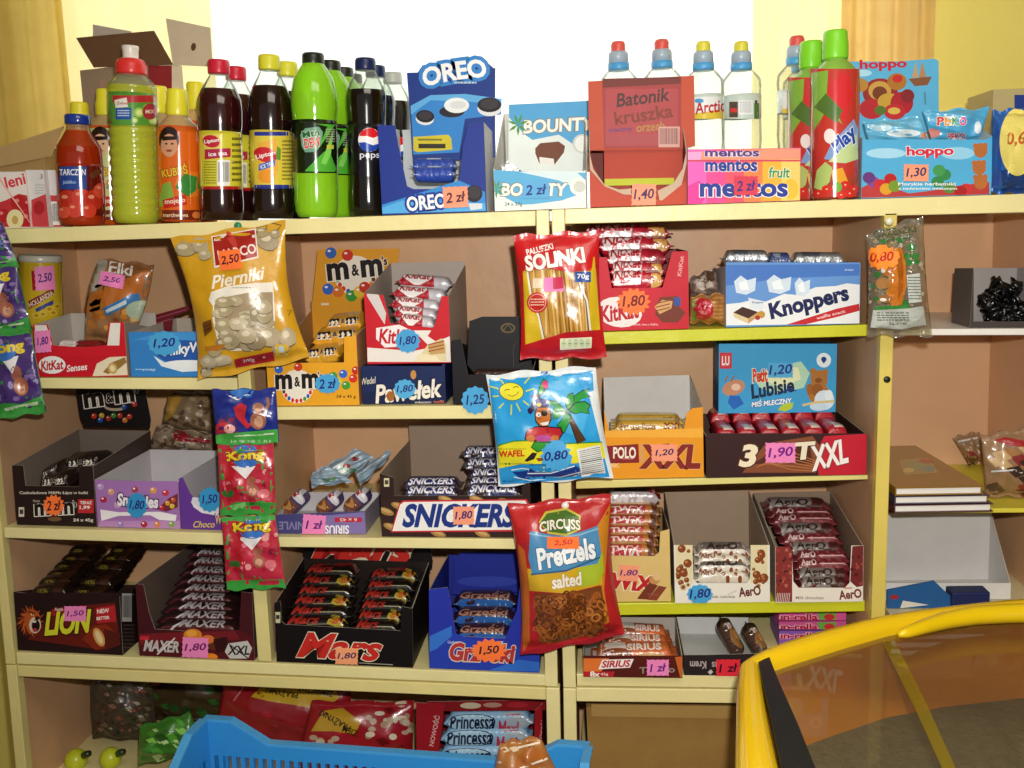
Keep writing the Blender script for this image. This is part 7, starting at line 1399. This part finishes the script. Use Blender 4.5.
# ================================================================== blue crate in front
CZ = .79
A, B_, C_ = PZ(205, 717, CZ), PZ(590, 744, CZ), PZ(163, 770, CZ)
A.z = B_.z = 0; ex = (B_-A).normalized(); ey = Vector((-ex.y, ex.x, 0)); Wc = (B_-A).length; Hc = .22
Mc = Matrix(((ex.x, ey.x, 0, A.x+ex.x*Wc/2), (ex.y, ey.y, 0, A.y+ex.y*Wc/2), (0, 0, 1, CZ-Hc), (0, 0, 0, 1)))
r_ = empty('plastic_crate', Mc, 'sky-blue plastic crate with slotted sides in front of the base shelf', 'crate'); BL = '#3a94d4'
Dc = .36; t = .007
def cratewall(x0, x1, y, axis, name, hi):
    L_ = x1-x0; mb = MB(); c = .055; dp = .03
    def pt(s_, z_): return (x0+s_, y, z_) if axis == 'x' else (y, x0+s_, z_)
    d = (0, t, 0) if axis == 'x' else (t, 0, 0)
    top = [(0, Hc), (c*.75, Hc), (c*1.7, Hc-dp), (L_-c*1.7, Hc-dp), (L_-c*.75, Hc), (L_, Hc)]
    prof = [pt(0, Hc-.052)]+[pt(L_, Hc-.052)]+[pt(*p) for p in top[::-1]]
    mb.prism(prof if axis == 'x' else prof[::-1], d, BL, 'plastic')
    n = int(L_/.013)
    for i in range(n+1):
        s0 = min(i*.013, L_-.006)
        wd = .03 if i in (0, n) else .0065
        s0 = min(s0, L_-wd); pr = [pt(s0, Hc-.11), pt(s0+wd, Hc-.11), pt(s0+wd, Hc-.052), pt(s0, Hc-.052)]
        mb.prism(pr if axis == 'x' else pr[::-1], d, BL, 'plastic')
    pr = [pt(0, 0), pt(L_, 0), pt(L_, Hc-.11), pt(0, Hc-.11)]; mb.prism(pr if axis == 'x' else pr[::-1], d, BL, 'plastic')
    top2 = [pt(*p) for p in top]; k = .012
    for p_, q_ in zip(top2, top2[1:]):                # folded-out rim along the top edge
        p_, q_ = Vector(p_), Vector(q_); o = Vector((0, k*hi, 0)) if axis == 'x' else Vector((k*hi, 0, 0)); b0 = Vector((0, 0, .0012)) - o*.02 + (Vector((0, t, 0)) if axis == 'x' else Vector((t, 0, 0)))*(1 if hi < 0 else 0); v = [p_+b0, q_+b0, q_+o+b0, p_+o+b0]
        mb.add([x for x in v]+[x-Vector((0, 0, .004)) for x in v], [(0, 1, 2, 3), (7, 6, 5, 4), (0, 4, 5, 1), (1, 5, 6, 2), (2, 6, 7, 3), (3, 7, 4, 0)], '#52a4dc', 'plastic')
    mb.build(name, r_)
cratewall(-Wc/2, Wc/2, -t, 'x', 'side_wall', 1); cratewall(-Wc/2, Wc/2, -Dc, 'x', 'side_wall', -1)
cratewall(-Dc+t, -t, -Wc/2, 'y', 'end_wall', -1); cratewall(-Dc+t, -t, Wc/2-t, 'y', 'end_wall', 1)
MB().box(-Wc/2+t, Wc/2-t, -Dc+t, -t, 0, .006, BL, 'plastic').build('base', r_)
ctr = Mc @ Vector((0, -Dc/2, 0))
struct('unseen_bench_1', MB().box(ctr.x-.2, ctr.x+.2, ctr.y-.12, ctr.y+.12, 0, CZ-Hc-.002, '#cfc08a', 'paint'))  # unseen bench added to hold up the crate
p1, p2 = Mc @ Vector((.1, -.08, .1)), Mc @ Vector((.2, -.1, .1))
cor = [(500, 742), (540, 736), (566, 790), (486, 806)]
Yb = (Mc @ Vector((Wc*.36, -.07, 0))).y
rb, bg = heap('wrapped_roll', 'brown bread roll in clear wrap lying in the blue crate', cor, Yb, .022, '#a8703c', 'foil', 97, ['#b8844c', '#96602e', '#c89a64', '#8a5428', '#d8c0a0'], 22, 'bread roll', lambda a: a.ell(530, 760, 16, 11, '#a8642c', rot=-30).line([(515, 748), (540, 742)], 2, '#e8dcc8').line([(520, 768), (548, 758)], 2, '#e8dcc8'))
# ================================================================== yellow ice-cream freezer
FZ = .95
YL = '#ecc41c'
root = empty('ice_cream_freezer', PZ(900, 700, FZ)*1.0-Vector((0, 0, FZ)), 'yellow chest freezer with curved rim, moulded handle and tinted glass lid', 'freezer')
o_ = root.location
def smooth(pts, n=5):                            # rounder outline through the same points
    out = []
    for i in range(len(pts)-1):
        p0, p1, p2, p3 = pts[max(i-1, 0)], pts[i], pts[i+1], pts[min(i+2, len(pts)-1)]
        for k in range(n):
            t = k/n; out.append(tuple(.5*(2*b+(c-a)*t+(2*a-5*b+4*c-d)*t*t+(3*b-a-3*c+d)*t**3) for a, b, c, d in zip(p0, p1, p2, p3)))
    return out+[pts[-1]]
def F(z_, x, y, zz=FZ): return PZ(*z_(x, y), zz)-o_
outer = [(52, 900), (50, 600), (54, 420), (60, 270), (78, 232), (200, 172), (360, 125), (560, 80), (760, 52), (1024, 26), (1250, 20)]
inner = [(290, 900), (207, 600), (165, 420), (140, 270), (150, 240), (250, 208), (400, 162), (570, 114), (760, 84), (1024, 58), (1250, 50)]
outer, inner = smooth(outer), smooth(inner); mb = MB(); n = len(outer)
O = [F(Z21, *p) for p in outer]; I = [F(Z21, *p) for p in inner]
rings = []
for a_, b_ in zip(O, I):
    d = b_-a_; rings.append([a_+Vector((0, 0, -.05)), a_+Vector((0, 0, -.012))+d*.0, a_+d*.12+Vector((0, 0, -.002)), a_+d*.35+Vector((0, 0, .003)), a_+d*.65+Vector((0, 0, .003)), a_+d*.92+Vector((0, 0, -.002)), b_+Vector((0, 0, -.01)), b_+Vector((0, 0, -.04))])
vs = [p for rg in rings for p in rg]; k = len(rings[0]); fs = []
for i in range(n-1):
    for j in range(k-1): fs.append((i*k+j, (i+1)*k+j, (i+1)*k+j+1, i*k+j+1))
mb.add(vs, [f_[::-1] for f_ in fs], YL, 'gloss', True); mb.build('rim', root)
# outer body below the rim
ys = [p for p in O]; mb = MB(); vs = []
base = ys + [ys[-1]+Vector((0, -.55, 0)), Vector((ys[0].x, ys[-1].y-.55, ys[0].z))]
m_ = len(base); vs = [Vector((p.x, p.y, FZ-.045)) for p in base]+[Vector((p.x, p.y, .02)) for p in base]
mb.add(vs, [(i, (i+1) % m_, m_+(i+1) % m_, m_+i) for i in range(m_)]+[tuple(range(m_, 2*m_))], YL, 'gloss'); mb.build('body', root)
# inner tub: amber wall and grey bottom
tub = [(205, 700), (165, 420), (150, 245), (250, 212), (400, 166), (570, 118), (760, 88), (1024, 62), (1250, 54)]
T_ = [F(Z21, *p) for p in tub]; zi = Z_at(Z21(0, 430)[1], (T_[5]+o_).x, (T_[5]+o_).y); mb = MB(); vs = [Vector((p.x, p.y, FZ-.02)) for p in T_]+[Vector((p.x, p.y, zi)) for p in T_]; m_ = len(T_)
mb.add(vs, [(i, i+1, m_+i+1, m_+i) for i in range(m_-1)], '#d08a10', 'plastic'); fl = [Vector((p.x, p.y, zi)) for p in T_]+[Vector((T_[-1].x, T_[-1].y-.5, zi)), Vector((T_[0].x, T_[-1].y-.5, zi))]
mb.build('tub', root); mb = MB(); mb.add(fl, [tuple(range(len(fl)))], '#6a685c', 'food'); mb.build('frost_floor', root)
# glass lid, black seal with the tub's shade drawn in, sliding edge
g = [(150, 245), (250, 212), (400, 166), (570, 118), (760, 88), (1024, 62), (1250, 54), (1250, 900), (290, 900), (205, 600), (165, 420)]
mb = MB(); mb.add([F(Z21, *p)+Vector((0, 0, -.014)) for p in g], [tuple(range(len(g)))[::-1]], '#e8e2c8', 'glass')
mb.c = [lin('#f0e8d00c')]; lid = mb.build('glass_lid', root)
mb = MB(); mb.prism([F(Z21, *p)+Vector((0, 0, .0)) for p in ((124, 222), (165, 222), (195, 300), (262, 450), (322, 600), (420, 900), (290, 900), (208, 600), (172, 430), (140, 290))][::-1], (0, 0, -.012), '#0c0a08', 'plastic'); mb.build('gasket_and_shade', root)  # seal and the dark shade inside the tub drawn as one black plate
mb = MB(); mb.add([F(Z21, *p)+Vector((0, 0, -.0125)) for p in ((545, 138), (588, 135), (690, 330), (815, 600), (940, 900), (890, 900), (770, 600), (650, 345))], [tuple(range(8))[::-1]], '#c8b04058', 'glass'); mb.build('sliding_edge', lid)
pts = [F(Z21, x, y)+Vector((0, 0, .006)) for x, y in ((600, 166), (625, 160), (690, 138), (760, 118), (850, 102), (950, 95), (1060, 92), (1250, 90))]
mb = MB(); mb.tube(pts, [.003, .0065, .009, .0105, .0115, .012, .012, .012], '#e8c414', 'gloss', 14); mb.build('handle', lid)
